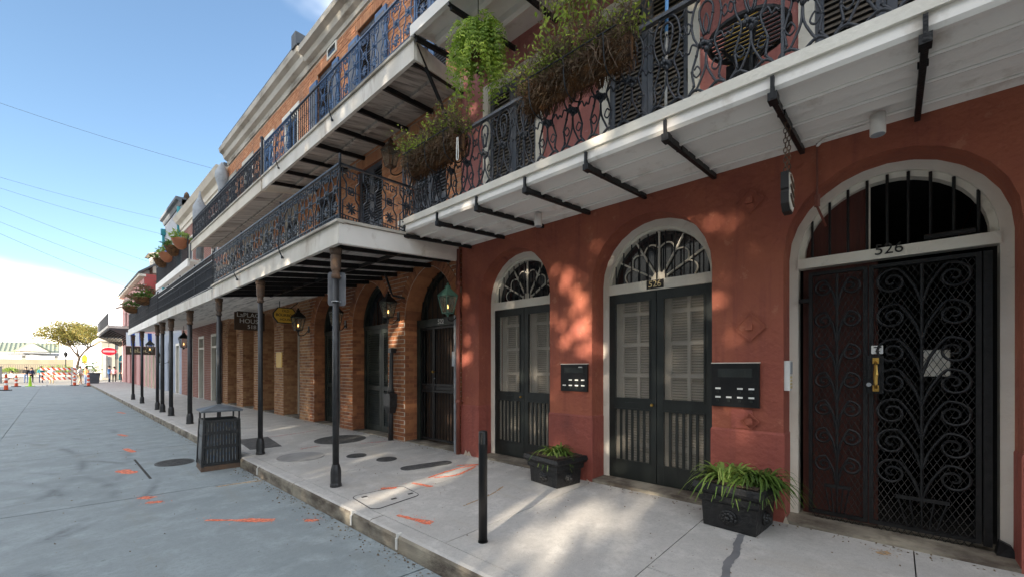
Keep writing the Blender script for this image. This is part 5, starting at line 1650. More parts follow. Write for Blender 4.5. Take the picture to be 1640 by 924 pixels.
rail_run(blF, BAL, (2.8, 46.05, 0), (W, 46.05, 0), 4.95, .16, 1.0, None)
for k in range(9):
    y = 46.3 + k * 1.5
    MB().bar((2.85, y, 4.62), (W, y, 3.75), .09, .09).build('bracket', 'black_iron', blF)
iv = thing('climbing_plant', 'leafy climbing plant spilling over the wall of the red corner house', 'plant', (4.2, 42.2, 6.3))
m = MB()
for (x, y, z, r) in ((4.4, 41.5, 7.4, .5), (5.0, 41.4, 7.0, .6), (4.0, 42.6, 6.9, .4), (5.6, 41.3, 7.9, .45)):
    clump(m, (x, y, z), r, 170, .22, .10, rp)
m.build('foliage', 'leaf_dry', iv, kind='stuff')
m = MB()
for k in range(5): m.tube([(4.4, 41.48, 3.5), (4.4 + .3 * k - .5, 41.45, 6 + .3 * k), (4.4 + .3 * k, 41.4, 7.6)], .02, 4)
m.build('stems', 'twig', iv)

# drain pipes, conduits
dp = thing('drainpipe', 'copper red drainpipe at the corner between the red house and the brick house', 'drainpipe', (W - .06, 5.22, .2))
MB().tube([(W - .045, 5.225, .2), (W - .045, 5.225, 3.5)], .037, 10).build('pipe', 'copper_pipe', dp, True)
for z in (1.06, 2.95):
    MB().tube([(W - .045, 5.225, z - .025), (W - .045, 5.225, z + .025)], .046, 10).box(W - .03, W + .01, 5.14, 5.31, z - .012, z + .012).build('pipe_collar', 'copper_pipe', dp)
cd = thing('conduit', 'thin grey conduit beside the copper drainpipe at number 522', 'conduit', (W - .02, 5.36, .2))
MB().tube([(W - .02, 5.345, .2), (W - .02, 5.345, 2.45), (W - .02, 5.345, 2.46)], .014, 8).tube([(W - .018, 5.312, .2), (W - .018, 5.312, 2.45)], .010, 8).build('pipe', 'conduit_grey', cd)
MB().box(W - .05, W, 5.31, 5.38, 1.62, 1.86).build('junction_box', 'conduit_grey', cd)
dp2 = thing('drainpipe', 'grey weathered drainpipe between the brown brick piers and the third brick house', 'drainpipe', (W - .1, 19.7, .2))
MB().tube([(W - .1, 19.7, .2), (W - .1, 19.7, 3.4)], .09, 10).build('pipe', 'conduit_grey', dp2, True)
dp3 = thing('rain_head', 'grey conical rain head and downspout at the end of the old cornice', 'downspout', (W - .15, 18.8, 6.1))
MB().lathe([(.02, 9.35), (.10, 9.2), (.22, 8.95), (.24, 8.75), (.13, 8.4), (.12, 6.1)], (W - .2, 18.82, 0), 10).build('spout', 'conduit_grey', dp3, True)
dp4 = thing('rain_head', 'grey conical rain head with finial at the end of the upper balcony', 'downspout', (W - .3, 21.5, 6.1))
MB().lathe([(.02, 8.1), (.05, 7.9), (.22, 7.5), (.22, 7.0), (.13, 6.7), (.12, 5.6)], (3.6, 19.0, 0), 10).build('spout', 'conduit_grey', dp4, True)
cp = thing('cable_pipe', 'red painted cable pipe dropping from the balcony to the wide arch', 'pipe', (W - .02, .52, 3.2))
MB().tube([(W - .02, .50, 3.52), (W - .02, .50, 3.06)], .009, 6).tube([(W - .02, .50, 3.08), (W - .02, .50, 2.98)], .022, 8).tube([(W - .02, .50, 2.98), (W + .1, .48, 2.92), (DP - .02, .47, 2.88)], .010, 6).build('pipe', 'copper_pipe', cp)
cw = thing('cable_pipe', 'white painted cable bent along the balcony soffit above the wide arch', 'pipe', (4.2, .3, 3.5))
MB().tube(spline([(W - .02, .50, 3.5), (W - .06, .46, 3.515), (W - .12, .40, 3.505), (W - .16, .2, 3.495), (4.22, .10, 3.48)], 4), .012, 6).build('pipe', 'balcony_white', cw)
bp = thing('gas_pipe', 'bent dark pipe under the gallery beside the pointed arch of 522', 'pipe', (W - .05, 7.0, 2.9))
MB().tube([(4.1, 6.95, 3.33), (4.2, 6.9, 3.0), (4.22, 6.88, 2.93), (W - .02, 6.8, 2.90)], .02, 8).build('pipe', 'black_iron', bp)
# downlights under the red balcony
for (x, y, lab) in ((4.02, 3.25, 'small white cylinder downlight under the balcony above the left arched door'), (4.15, .10, 'larger white cylinder downlight under the balcony above the wide arch')):
    t = thing('downlight', lab, 'light', (x, y, 3.4), 'balcony downlights')
    MB().lathe([(.047, 0), (.047, .15), (.03, .155)], (x, y, 3.335), 16).build('can', 'balcony_white', t, True)
    MB().lathe([(.042, 0), (.042, .012)], (x, y, 3.329), 16).build('rim', 'conduit_grey', t)

def lantern(x, y, z, s, label, arm='wall', frame='black_iron', lit=True, group='gas lanterns'):
    t = thing('lantern', label, 'lantern', (x, y, z), group)
    h, w0, w1 = .34 * s, .075 * s, .135 * s
    B = [(x + i * w0, y + j * w0, z) for i, j in ((-1, -1), (1, -1), (1, 1), (-1, 1))]
    T = [(x + i * w1, y + j * w1, z + h) for i, j in ((-1, -1), (1, -1), (1, 1), (-1, 1))]
    m = MB()
    for a, b in zip(B, T): m.bar(a, b, .016 * s)
    for q in (B, T):
        for i in range(4): m.bar(q[i], q[(i + 1) % 4], .018 * s)
    m.build('cage', frame, t)
    for i in range(4):
        j = (i + 1) % 4
        MB().add([B[i], B[j], T[j], T[i]], [(0, 1, 2, 3)]).build('pane', 'lantern_pane', t)
    m = MB()
    R4 = [(x + i * w1 * 1.12, y + j * w1 * 1.12, z + h + .01 * s) for i, j in ((-1, -1), (1, -1), (1, 1), (-1, 1))]
    K4 = [(x + i * w0 * .55, y + j * w0 * .55, z + h + .15 * s) for i, j in ((-1, -1), (1, -1), (1, 1), (-1, 1))]
    m.hexa(R4, K4).box(x - w0 * .5, x + w0 * .5, y - w0 * .5, y + w0 * .5, z + h + .15 * s, z + h + .20 * s).blob((x, y, z + h + .23 * s), .03 * s)
    m.build('roof', frame, t)
    MB().lathe([(.012 * s, -.07 * s), (.03 * s, -.03 * s), (w0, 0)], (x, y, z), 8).build('foot', frame, t)
    if lit:
        MB().tube([(x, y, z + .09 * s), (x, y, z + .12 * s), (x, y, z + .17 * s)], [.009 * s, .016 * s, .002], 6).build('flame', 'flame', t)
    if arm == 'wall':
        MB().tube(spline([(W - .01, y, z + .02 * s), (x + .15 * s, y, z - .12 * s), (x + .02, y, z - .14 * s), (x, y, z - .06 * s)], 5), .012 * s, 6).box(W - .02, W, y - .04, y + .04, z - .05, z + .12).build('bracket', 'black_iron', t)
    else:
        MB().tube([(x, y, z + h + .2 * s), (x, y, arm)], .012, 6).build('hanger', 'black_iron', t)
    return t
mk_screen('lantern_pane', (0.20, 0.21, 0.17), .35)
mk('verdigris', (0.05, 0.13, 0.10), (0.08, 0.17, 0.13), 9, .6)
lantern(4.20, 5.24, 2.46, .80, 'green patinated lit lantern beside the number 522 doorway', frame='verdigris')
lantern(4.22, 7.03, 2.54, .82, 'dark lit lantern on the brick pier left of the 522 doorway')
lantern(4.22, 9.2, 2.54, .82, 'dark lantern on the brick pier behind the gallery column with the sign')
lantern(4.18, 11.25, 2.55, .95, 'dark lit lantern below the yellow sign')
lantern(4.16, 6.85, 5.28, .90, 'old bronze lantern on the upper brick wall above the gallery', lit=False, frame='rust_iron')
lantern(3.55, 21.6, 2.42, 1.15, 'bright lit lantern hanging under the second gallery', arm=3.3)
lantern(3.4, 29.5, 2.42, 1.2, 'small lit lantern hanging under the furthest gallery', arm=3.4)
lantern(4.0, 31.3, 1.9, 1.0, 'unlit lantern on the bluish grey plaster wall', lit=False)

# signs
ls = thing('hanging_sign', 'brown hanging board reading LaPLACE HOUSE 518', 'sign', (3.85, 14.4, 2.9))
SY = 14.35
MB().box(3.55, 4.35, SY, SY + .04, 2.72, 3.27).build('board', 'sign_brown', ls)
text('LaPLACE', .185, (3.95, SY - .004, 3.165), 'near', 'label_white', ls)
text('HOUSE', .185, (3.97, SY - .004, 2.985), 'near', 'label_white', ls)
text('518', .16, (4.0, SY - .004, 2.815), 'near', 'label_white', ls)
MB().bar((3.6, SY + .02, 3.28), (3.6, SY + .02, 3.36), .015).bar((4.3, SY + .02, 3.28), (4.3, SY + .02, 3.4), .015).build('hanger', 'black_iron', ls)
ysg = thing('hanging_sign', 'yellow octagonal hanging sign with dark lettering', 'sign', (4.0, 12.2, 2.95))
SY = 11.55
def octo(cx, cz, w, h, k): return [(cx - w, cz - h * k), (cx - w, cz + h * k), (cx - w * .62, cz + h), (cx + w * .62, cz + h), (cx + w, cz + h * k), (cx + w, cz - h * k), (cx + w * .62, cz - h), (cx - w * .62, cz - h)]
MB().prism_y(octo(3.98, 2.93, .29, .20, .25), SY, SY + .04).build('board', 'letter_black', ysg)
MB().prism_y(octo(3.98, 2.93, .265, .178, .25), SY - .006, SY).build('face', 'sign_yellow', ysg)
text('OLD', .085, (3.98, SY - .010, 3.045), 'near', 'letter_black', ysg)
text('BOURBON', .095, (3.98, SY - .010, 2.935), 'near', 'letter_black', ysg)
text('HOUSE', .085, (3.98, SY - .010, 2.825), 'near', 'letter_black', ysg)
MB().bar((3.85, SY + .02, 3.12), (3.85, SY + .02, 3.3), .015).bar((4.1, SY + .02, 3.12), (4.3, SY + .02, 3.3), .015).build('hanger', 'black_iron', ysg)
bp2 = thing('wall_plaque', 'small ochre plaque on the brown brick pier', 'plaque', (W, 13.4, 2))
MB().box(W - .02, W, 13.15, 13.6, 1.60, 2.05).build('plate', 'sign_yellow', bp2)
# traffic sign seen from behind on the first gallery column
ts = thing('traffic_sign', 'grey back of a traffic sign clamped to the nearest gallery column', 'sign', (2.3, 5.0, 2.5))
cx_, cy_ = 2.30, 5.02
u = Vector((.80, -.60, 0)); nrm = Vector((.60, .80, 0))
def plate(m, w, h, z, off, t=.004, rad=.03):
    pts = []
    for (sx, sz) in ((1, 1), (-1, 1), (-1, -1), (1, -1)):
        for k in range(4):
            a = {(1, 1): 0, (-1, 1): 90, (-1, -1): 180, (1, -1): 270}[(sx, sz)] + 30 * k
            pts.append((sx * (w - rad) + rad * math.cos(R(a)), sz * (h - rad) + rad * math.sin(R(a))))
    b = Vector((cx_, cy_, z)) + nrm * off
    n = len(pts)
    vs = [b + u * p + Vector((0, 0, q)) for p, q in pts] + [b + nrm * t + u * p + Vector((0, 0, q)) for p, q in pts]
    m.add(vs, [tuple(range(n)), tuple(range(2 * n - 1, n - 1, -1))] + [(i, n + i, n + (i + 1) % n, (i + 1) % n) for i in range(n)])
m = MB(); plate(m, .105, .205, 2.56, .055); m.build('plate', 'sign_back', ts)
for z in (2.40, 2.71):
    m = MB(); b = Vector((cx_, cy_, z))
    m.obox(b + nrm * .03 - u * .0, u * .055, nrm * .014, Vector((0, 0, .010)))
    m.tube([b + Vector((.044 * math.cos(t), .044 * math.sin(t), 0)) for t in [2 * math.pi * k / 12 for k in range(13)]], .008, 5)
    m.build('clamp', 'steel', ts)
# hanging sign on chains under the red balcony
hs = thing('hanging_sign', 'thick weathered shaped sign board hanging on two chains from the balcony bar', 'sign', (3.62, .61, 2.8))
HY = .60
prof = [(3.60, 3.03), (3.60, 2.91), (3.61, 2.90), (3.60, 2.88), (3.605, 2.80), (3.65, 2.75), (3.75, 2.75), (3.80, 2.80), (3.80, 2.90), (3.80, 3.03), (3.70, 3.05)]
MB().prism_y(prof, HY - .025, HY + .025).build('board', 'letter_black', hs)
MB().prism_y([(3.70 + (x - 3.70) * .9, 2.90 + (z - 2.90) * .9) for x, z in prof], HY - .030, HY - .025).build('face', 'frame_cream', hs)
for (a_, b_) in (((3.63, 3.0), (3.77, 2.95)), ((3.63, 2.93), (3.77, 2.88)), ((3.63, 2.86), (3.76, 2.81))):
    MB().bar((a_[0], HY - .034, a_[1]), (b_[0], HY - .034, b_[1]), .02, .01, (0, 1, 0)).build('relief_band', 'rust_iron', hs)
lk = MB()
for k in range(12):
    t = 2 * math.pi * k / 12
def chain_link(m, c, r, L, rot):
    pts = []
    for k in range(13):
        t = 2 * math.pi * k / 12
        a, z = r * math.cos(t), L * math.sin(t)
        pts.append((c[0] + (a if rot else 0), c[1] + (0 if rot else a), c[2] + z))
    m.tube(pts, .0035, 4)
m = MB(); chain_link(m, (0, 0, 0), .011, .022, True); LK1 = m.mesh('chain_link', 'rust_iron')
m = MB(); chain_link(m, (0, 0, 0), .011, .022, False); LK2 = m.mesh('chain_link', 'rust_iron')
for x in (3.63, 3.77):
    for k in range(11):
        inst('chain_link', LK1 if k % 2 else LK2, hs, (x, HY, 3.05 + k * .036))
# intercom panels and keypad
def intercom(y0, y1, z0, z1, rows, label):
    t = thing('intercom_panel', label, 'intercom', (W, (y0 + y1) / 2, z0), 'intercom panels')
    MB().box(W - .03, W + .002, y0, y1, z0, z1).build('plate', 'plastic_black', t)
    MB().box(W - .031, W + .002, y0 - .004, y1 + .004, z1, z1 + .008).build('top_edge', 'frame_cream', t)
    MB().box(W - .034, W - .03, y0 + .14 * (y1 - y0) , y1 - .14 * (y1 - y0), z0 + .68 * (z1 - z0), z0 + .88 * (z1 - z0)).build('speaker_grille', 'door_green', t)
    for r_ in range(2):
        for k in range(4):
            y = y1 - (y1 - y0) * (k + .6) / 4.3
            z = z0 + (z1 - z0) * (.22 + .2 * r_)
            if (r_, k) == rows: continue
            MB().box(W - .034, W - .0295, y - .026, y + .022, z - .008, z + .008).build('name_slip', 'label_white', t)
            MB().box(W - .038, W - .0295, y - .010, y + .010, z - .045, z - .022).build('button', 'door_green', t)
    return t
t1 = intercom(2.80, 3.20, 1.30, 1.64, (1, 0), 'black door intercom panel on the pier between the two arched screen doors')
MB().prism([(2.86, 1.585), (2.94, 1.585), (2.925, 1.61), (2.875, 1.61)], W - .034, W - .03).build('white_sticker', 'label_white', t1)
t2 = intercom(.935, 1.355, 1.22, 1.64, (1, 1), 'black door intercom panel on the pier above the larger planter')
MB().box(W - .012, W + .002, 1.0, 1.18, 1.02, 1.20).build('cover_plate', 'red_plinth', red)
kp = thing('entry_keypad', 'slim white keypad on the jamb of the wide arched gateway', 'keypad', (W + .1, .74, 1.4))
MB().box(W + .02, W + .14, .705, .748, 1.39, 1.66).build('case', 'plastic_white', kp)
MB().box(W + .03, W + .13, .700, .705, 1.54, 1.65).build('display', 'conduit_grey', kp)
for r_ in range(4):
    for k in range(3):
        MB().box(W + .04 + k * .03, W + .06 + k * .03, .700, .705, 1.41 + r_ * .03, 1.43 + r_ * .03).build('key', 'letter_gold', kp)
# cast iron rain boot on the brick pier
ib = thing('iron_rain_boot', 'black cast iron downpipe boot with a bulging box, fixed to the brick pier', 'downpipe', (W - .06, 7.16, .2))
bx, by = W - .075, 7.20
MB().tube([(bx, by, .18), (bx, by, .72), (bx, by, .78)], [.05, .05, .045], 10).build('lower_pipe', 'post_iron', ib, True)
m = MB(); m.hexa([(bx - .06, by - .06, .72), (bx + .06, by - .06, .72), (bx + .06, by + .06, .72), (bx - .06, by + .06, .72)], [(bx - .09, by - .11, .85), (bx + .07, by - .11, .85), (bx + .07, by + .11, .85), (bx - .09, by + .11, .85)])
m.box(bx - .09, bx + .07, by - .11, by + .11, .851, 1.08)
m.box(bx - .10, bx + .075, by - .12, by + .12, 1.081, 1.10)
m.build('box', 'post_iron', ib)
MB().tube([(bx, by, 1.09), (bx, by - .0, 1.18), (bx, by - .01, 1.26), (bx, by - .03, 1.85), (bx, by - .035, 1.9)], [.07, .06, .042, .036, .036], 10).build('upper_pipe', 'post_iron', ib, True)
MB().box(bx - .05, bx + .06, by - .09, by + .02, 1.88, 1.97).build('pipe_head', 'post_iron', ib)

# ------------------------------------------------------------------ street furniture
bo = thing('bollard', 'slim black bollard standing on the pavement near the kerb', 'bollard', (2.39, 2.52, zs(2.39)))
zb = zs(2.39)
MB().lathe([(.037, 0), (.037, .80), (.0385, .805), (.0385, .815), (.037, .82), (.037, .905), (.034, .915), (.02, .92)], (2.39, 2.52, zb), 20).build('shaft', 'plastic_black', bo, True)
MB().lathe([(.041, 0), (.041, .008)], (2.39, 2.52, zb), 20).build('foot_ring', 'plastic_black', bo)

can = thing('litter_bin', 'black slatted metal litter bin with a pyramid roof, standing in the gutter', 'litter bin', (1.77, 8.05, 0))
ca = -.07
U, V = Vector((math.cos(ca), math.sin(ca), 0)), Vector((-math.sin(ca), math.cos(ca), 0))
O_ = Vector((1.775, 8.06, 0))
def P3(a, b, z, lean=.012): return O_ + U * (a + lean * z) + V * b + Vector((0, 0, z))
hb, ht = .250, .228
def side(z): return hb + (ht - hb) * z / .78
mb = MB(); mb.hexa([P3(i * .262, j * .262, .0) for i, j in ((-1, -1), (1, -1), (1, 1), (-1, 1))], [P3(i * .258, j * .258, .075) for i, j in ((-1, -1), (1, -1), (1, 1), (-1, 1))]); mb.build('base', 'rust_iron', can)
mb = MB(); mb.hexa([P3(i * .22, j * .22, .08) for i, j in ((-1, -1), (1, -1), (1, 1), (-1, 1))], [P3(i * .195, j * .195, .74) for i, j in ((-1, -1), (1, -1), (1, 1), (-1, 1))]); mb.build('liner', 'litter', can)
for i, j in ((-1, -1), (1, -1), (1, 1), (-1, 1)):
    mb = MB(); mb.bar(P3(i * side(.07), j * side(.07), .07), P3(i * side(.78), j * side(.78), .78), .034); mb.build('corner_post', 'can_metal', can)
    MB().bar(P3(i * ht, j * ht, .77), P3(i * ht * 1.0, j * ht * 1.0, .93), .022).build('roof_post', 'can_metal', can)
for (f, nm) in (((0, -1), 'front'), ((-1, 0), 'side'), ((1, 0), 'side'), ((0, 1), 'back')):
    for zz in (.10, .36, .58, .76):
        h = side(zz)
        if f[0] == 0: a, b = P3(-h, f[1] * h, zz), P3(h, f[1] * h, zz)
        else: a, b = P3(f[0] * h, -h, zz), P3(f[0] * h, h, zz)
        MB().bar(a, b, .012, .045).build('band', 'can_metal', can)
    if nm == 'side' and f[0] < 0:
        h0, h1 = side(.1), side(.76)
        MB().add([P3(-h0 - .002, -h0, .1), P3(-h0 - .002, h0, .1), P3(-h1 - .002, h1, .76), P3(-h1 - .002, -h1, .76)], [(0, 1, 2, 3)]).build('side_panel', 'can_metal', can)
        for (za, zc) in ((.16, .50), (.54, .70)):
            ha, hc = side(za), side(zc)
            MB().hexa([P3(-ha - .008, -ha * .7, za), P3(-ha - .002, -ha * .7, za), P3(-ha - .002, ha * .7, za), P3(-ha - .008, ha * .7, za)], [P3(-hc - .008, -hc * .7, zc), P3(-hc - .002, -hc * .7, zc), P3(-hc - .002, hc * .7, zc), P3(-hc - .008, hc * .7, zc)]).build('raised_panel', 'can_roof', can)
        continue
    for k in range(1, 12):
        q = -1 + 2 * k / 12
        h0, h1 = side(.09), side(.77)
        if f[0] == 0: a, b = P3(q * h0, f[1] * (h0 + .006), .09), P3(q * h1, f[1] * (h1 + .006), .77)
        else: a, b = P3(f[0] * (h0 + .006), q * h0, .09), P3(f[0] * (h1 + .006), q * h1, .77)
        MB().bar(a, b, .027, .008, f + (0,)).build('slat', 'can_metal', can)
mb = MB()
E4 = [P3(i * .272, j * .272, .905) for i, j in ((-1, -1), (1, -1), (1, 1), (-1, 1))]
E5 = [P3(i * .272, j * .272, .93) for i, j in ((-1, -1), (1, -1), (1, 1), (-1, 1))]
mb.hexa(E4, E5)
ap = P3(0, 0, 1.015)
mb.add(E5 + [ap], [(0, 1, 4), (1, 2, 4), (2, 3, 4), (3, 0, 4)])
mb.build('pyramid_roof', 'can_roof', can)

# planters
def planter(x0, x1, y0, y1, z1, rot, label):
    cx, cy = (x0 + x1) / 2, (y0 + y1) / 2
    z0 = zs(cx)
    t = thing('stone_planter', label, 'planter', (cx, cy, z0), 'black planters by the doors')
    hx, hy = (x1 - x0) / 2, (y1 - y0) / 2
    M_ = Matrix.Rotation(rot, 3, 'Z')
    def pt(u, v, z): return Vector((cx, cy, z)) + M_ @ Vector((u, v, 0))
    def frus(m, f0, za, f1, zc):
        m.hexa([pt(i * hx * f0, j * hy * f0, za) for i, j in ((-1, -1), (1, -1), (1, 1), (-1, 1))], [pt(i * hx * f1, j * hy * f1, zc) for i, j in ((-1, -1), (1, -1), (1, 1), (-1, 1))])
    H = z1 - z0
    m = MB(); frus(m, .93, z0, .98, z0 + H * .56); m.build('tub', 'pot_black', t)
    m = MB(); frus(m, 1.03, z0 + H * .56, 1.08, z0 + H * .60); frus(m, 1.07, z0 + H * .601, 1.08, z0 + H * .74); m.build('band', 'pot_black', t)
    m = MB(); frus(m, 1.08, z0 + H * .741, 1.20, z0 + H * .80)
    for i, (fa, fb, za, zc) in enumerate(((1.19, 1.24, .801, .87), (1.24, 1.20, .871, 1.0))):
        frus(m, fa, z0 + H * za, fb, z0 + H * zc)
    m.build('rim', 'pot_black', t)
    m = MB(); frus(m, 1.02, z0 + H * 1.0 + .001, 1.02, z0 + H * 1.0 + .012); m.build('soil', 'soil', t)
    for (nu, nv, e) in ((-1, 0, hx), (0, -1, hy)):
        b = pt(nu * e * .97, nv * e * .97, z0 + H * .28)
        d = M_ @ Vector((nu, nv, 0)); sd = Vector((-d.y, d.x, 0))
        m = MB()
        rr = min(hx, hy) * .26
        ringp = [b + sd * rr * math.cos(2 * math.pi * k / 16) + Vector((0, 0, rr * .9 * math.sin(2 * math.pi * k / 16))) for k in range(17)]
        m.tube(ringp, .014, 6)
        for k in range(9):
            aa = 2 * math.pi * k / 9
            m.blob(b + d * .012 + sd * rr * .55 * math.cos(aa) + Vector((0, 0, rr * .55 * math.sin(aa))), .024)
        m.blob(b + d * .03, .028)
        m.build('rosette', 'pot_black', t, True)
    return pt, z1
def spider(name, label, centers, z, n, Lr, rnd, mat='leaf_spider'):
    cx = sum(c.x for c in centers) / len(centers); cy = sum(c.y for c in centers) / len(centers)
    t = thing(name, label, 'plant', (cx, cy, z), 'plants in the black planters')
    for ci, c in enumerate(centers):
        m = MB()
        for k in range(n):
            a = rnd.uniform(0, 6.283)
            L = rnd.uniform(*Lr)
            up = rnd.uniform(.35, 1.15)
            d = Vector((math.cos(a), math.sin(a), 0))
            pts, ws = [], []
            for i in range(6):
                s_ = i / 5
                h = L * (up * s_ - (1.05 * s_ ** 2.1)) * .85
                pts.append(c + d * (L * s_ * (.75 if up > .8 else 1.0) * (1 - .12 * s_)) + Vector((0, 0, .01 + h + .03 * s_)) + d.cross(Vector((0, 0, 1))) * .02 * math.sin(k + s_ * 2))
                ws.append(.021 * (1 - .85 * s_ ** 2) + .002)
            m.ribbon(pts, ws)
        m.build('leaf_tuft', mat if ci % 2 == 0 else 'leaf_dark', t, kind='stuff')
rs = random.Random(4)
pt, z1 = planter(3.95, 4.37, 2.85, 3.34, .53, R(-9), 'smaller black stone planter with rosettes, between the two arched screen doors')
spider('spider_plant', 'small bright spider plant in the smaller black planter', [pt(-.02, .02, z1), pt(.03, -.04, z1)], z1, 70, (.20, .36), rs)
pt, z1 = planter(3.92, 4.39, .82, 1.28, .585, R(-5), 'larger black stone planter with rosettes, beside the wide gateway')
spider('spider_plant', 'large bushy spider plant overflowing the larger black planter', [pt(-.06, .12, z1), pt(-.04, -.10, z1), pt(.06, .02, z1), pt(.02, -.20, z1)], z1, 95, (.22, .44), rs)

# ------------------------------------------------------------------ plants on the balcony
def windowbox(y0, y1, x, z, label, label2, dens, seed):
    rnd = random.Random(seed)
    t = thing('coir_window_box', label, 'window box', (x, (y0 + y1) / 2, z), 'coir boxes on the red house railing')
    m = MB()
    N = 14
    prof = [(-.10, .17), (-.115, .11), (-.09, .02), (-.01, -.04), (.08, .02), (.10, .11), (.09, .17)]
    vs, fs = [], []
    for k in range(N + 1):
        s_ = k / N
        e = 1 - .7 * max(0, abs(s_ - .5) * 2 - .7) / .3
        for (px, pz) in prof:
            j = 1 + rnd.uniform(-.22, .22)
            vs.append((x + px * e * j, y0 + (y1 - y0) * s_, z + pz * j * (e if pz < .1 else 1)))
    K = len(prof)
    for k in range(N):
        for i in range(K - 1):
            fs.append((k * K + i, k * K + i + 1, (k + 1) * K + i + 1, (k + 1) * K + i))
    fs.append(tuple(range(K))); fs.append(tuple(N * K + i for i in range(K - 1, -1, -1)))
    m.add(vs, fs); m.build('coir_liner', 'coco', t, True)
    m = MB()
    for k in range(1500):
        s_ = rnd.random(); i = rnd.randrange(K - 1); px, pz = prof[i]; f_ = rnd.random()
        q = Vector((x + px + (prof[i + 1][0] - px) * f_, y0 + (y1 - y0) * s_, z + pz + (prof[i + 1][1] - pz) * f_))
        d = Vector((px * 2, rnd.uniform(-.3, .3), pz - .25)).normalized()
        m.ribbon([q - d * .01, q + d * rnd.uniform(.03, .08) + Vector((0, rnd.uniform(-.05, .05), -.03))], [.007, .002])
    m.build('coir_fibres', 'coco', t, kind='stuff')
    m = MB()
    for q in (-.155, .13):
        m.tube([(x + q, y0 + .05, z + .2), (x + q, y1 - .05, z + .2)], .007, 5)
    for s_ in (.15, .5, .85):
        yy = y0 + (y1 - y0) * s_
        m.tube(spline([(x - .16, yy, z + .2), (x - .13, yy, z - .04), (x, yy, z - .10), (x + .12, yy, z - .03), (x + .14, yy, z + .2), (x + .2, yy, z + .26)], 3), .006, 5)
    m.build('wire_frame', 'black_iron', t)
    p = thing('box_plants', label2, 'plant', (x, (y0 + y1) / 2, z + .2), 'plants in the coir boxes')
    tw, gr, dr = MB(), MB(), MB()
    for k in range(dens):
        y = rnd.uniform(y0 - .02, y1 + .02)
        b = Vector((x + rnd.uniform(-.13, .12), y, z + .18))
        d = Vector((rnd.uniform(-.7, .45), rnd.uniform(-.6, .6), rnd.uniform(.45, 1.1))).normalized()
        L = rnd.uniform(.12, .33)
        e1 = b + d * L * .5 + Vector((rnd.uniform(-.04, .04), rnd.uniform(-.04, .04), 0))
        e2 = b + d * L + Vector((rnd.uniform(-.09, .05), rnd.uniform(-.08, .08), rnd.uniform(-.06, .02)))
        tw.tube([b, e1, e2], [.004, .003, .0012], 4, False)
        for i in range(5):
            q = e1.lerp(e2, rnd.random())
            dd = Vector((rnd.uniform(-1, 1), rnd.uniform(-1, 1), rnd.uniform(-.6, .9))).normalized()
            tw.tube([q, q + dd * rnd.uniform(.05, .12)], [.0022, .0008], 3, False)
        for i in range(16):
            q = b.lerp(e2, rnd.uniform(.2, 1.05)) + Vector((rnd.uniform(-.05, .05), rnd.uniform(-.05, .05), rnd.uniform(-.03, .05)))
            fresh = rnd.random() < (.75 if y > y0 + (y1 - y0) * .6 else .45)
            (gr if fresh else dr).leaf(q, rnd.uniform(.025, .06), rnd.uniform(.010, .022), (rnd.uniform(-1, 1), rnd.uniform(-1, 1), rnd.uniform(-.8, .9)), (rnd.uniform(-1, 1), rnd.uniform(-1, 1), rnd.uniform(-1, 1)))
    for k in range(900):
        s_ = rnd.random(); i = rnd.randrange(3); px, pz = prof[i]; f_ = rnd.random()
        q = Vector((x + px + (prof[i + 1][0] - px) * f_ - .01, y0 + (y1 - y0) * s_, z + pz + (prof[i + 1][1] - pz) * f_ + .03))
        dr.leaf(q, rnd.uniform(.03, .09), rnd.uniform(.006, .016), (rnd.uniform(-1, -.1), rnd.uniform(-.8, .8), rnd.uniform(-1, .5)), (rnd.uniform(-1, 1), rnd.uniform(-1, 1), rnd.uniform(-1, 1)))
        if k % 5 == 0:
            d = Vector((-.5, rnd.uniform(-.6, .6), rnd.uniform(-1, .3)))
            tw.tube([q, q + d * .06, q + d * .10 + Vector((0, 0, -.03))], [.003, .002, .001], 3, False)
    tw.build('twigs', 'twig', p, kind='stuff'); gr.build('green_leaves', 'leaf_vine', p, kind='stuff'); dr.build('dry_leaves', 'leaf_dry', p, kind='stuff')
windowbox(3.60, 4.62, 3.10, 4.06, 'brown coir window box hung on the railing nearest the brick house', 'wispy green and dry plants in the coir box nearest the brick house', 190, 21)
windowbox(1.55, 2.66, 3.10, 4.06, 'brown coir window box hung on the railing in the middle of the red house', 'tangled dry and green plants in the coir box in the middle of the red house', 190, 22)
# loose roots trailing from the middle box
rt = thing('trailing_roots', 'pale bare roots trailing from the middle coir box', 'plant', (3.0, 1.75, 4.1))
m = MB(); rnd = random.Random(9)
for k in range(6):
    y = 1.78 + rnd.uniform(-.1, .15)
    m.tube(spline([(2.98, y + .1, 4.28), (2.93, y, 4.20), (2.92, y - rnd.uniform(-.05, .1), 4.08), (2.93, y - rnd.uniform(-.08, .12), 3.95 + rnd.uniform(-.05, .05))], 4), .0022, 4)
m.build('roots', 'twig', rt)
lp = thing('wire_loop', 'pale wire loop hanging from the railing by the first coir box', 'wire', (3.0, 3.55, 3.9))
m = MB(); m.tube(spline([(2.98, 3.56, 4.12), (2.98, 3.565, 3.9), (2.98, 3.55, 3.875), (2.98, 3.535, 3.9), (2.98, 3.54, 4.12)], 5), .005, 5); m.build('wire', 'label_white', lp)

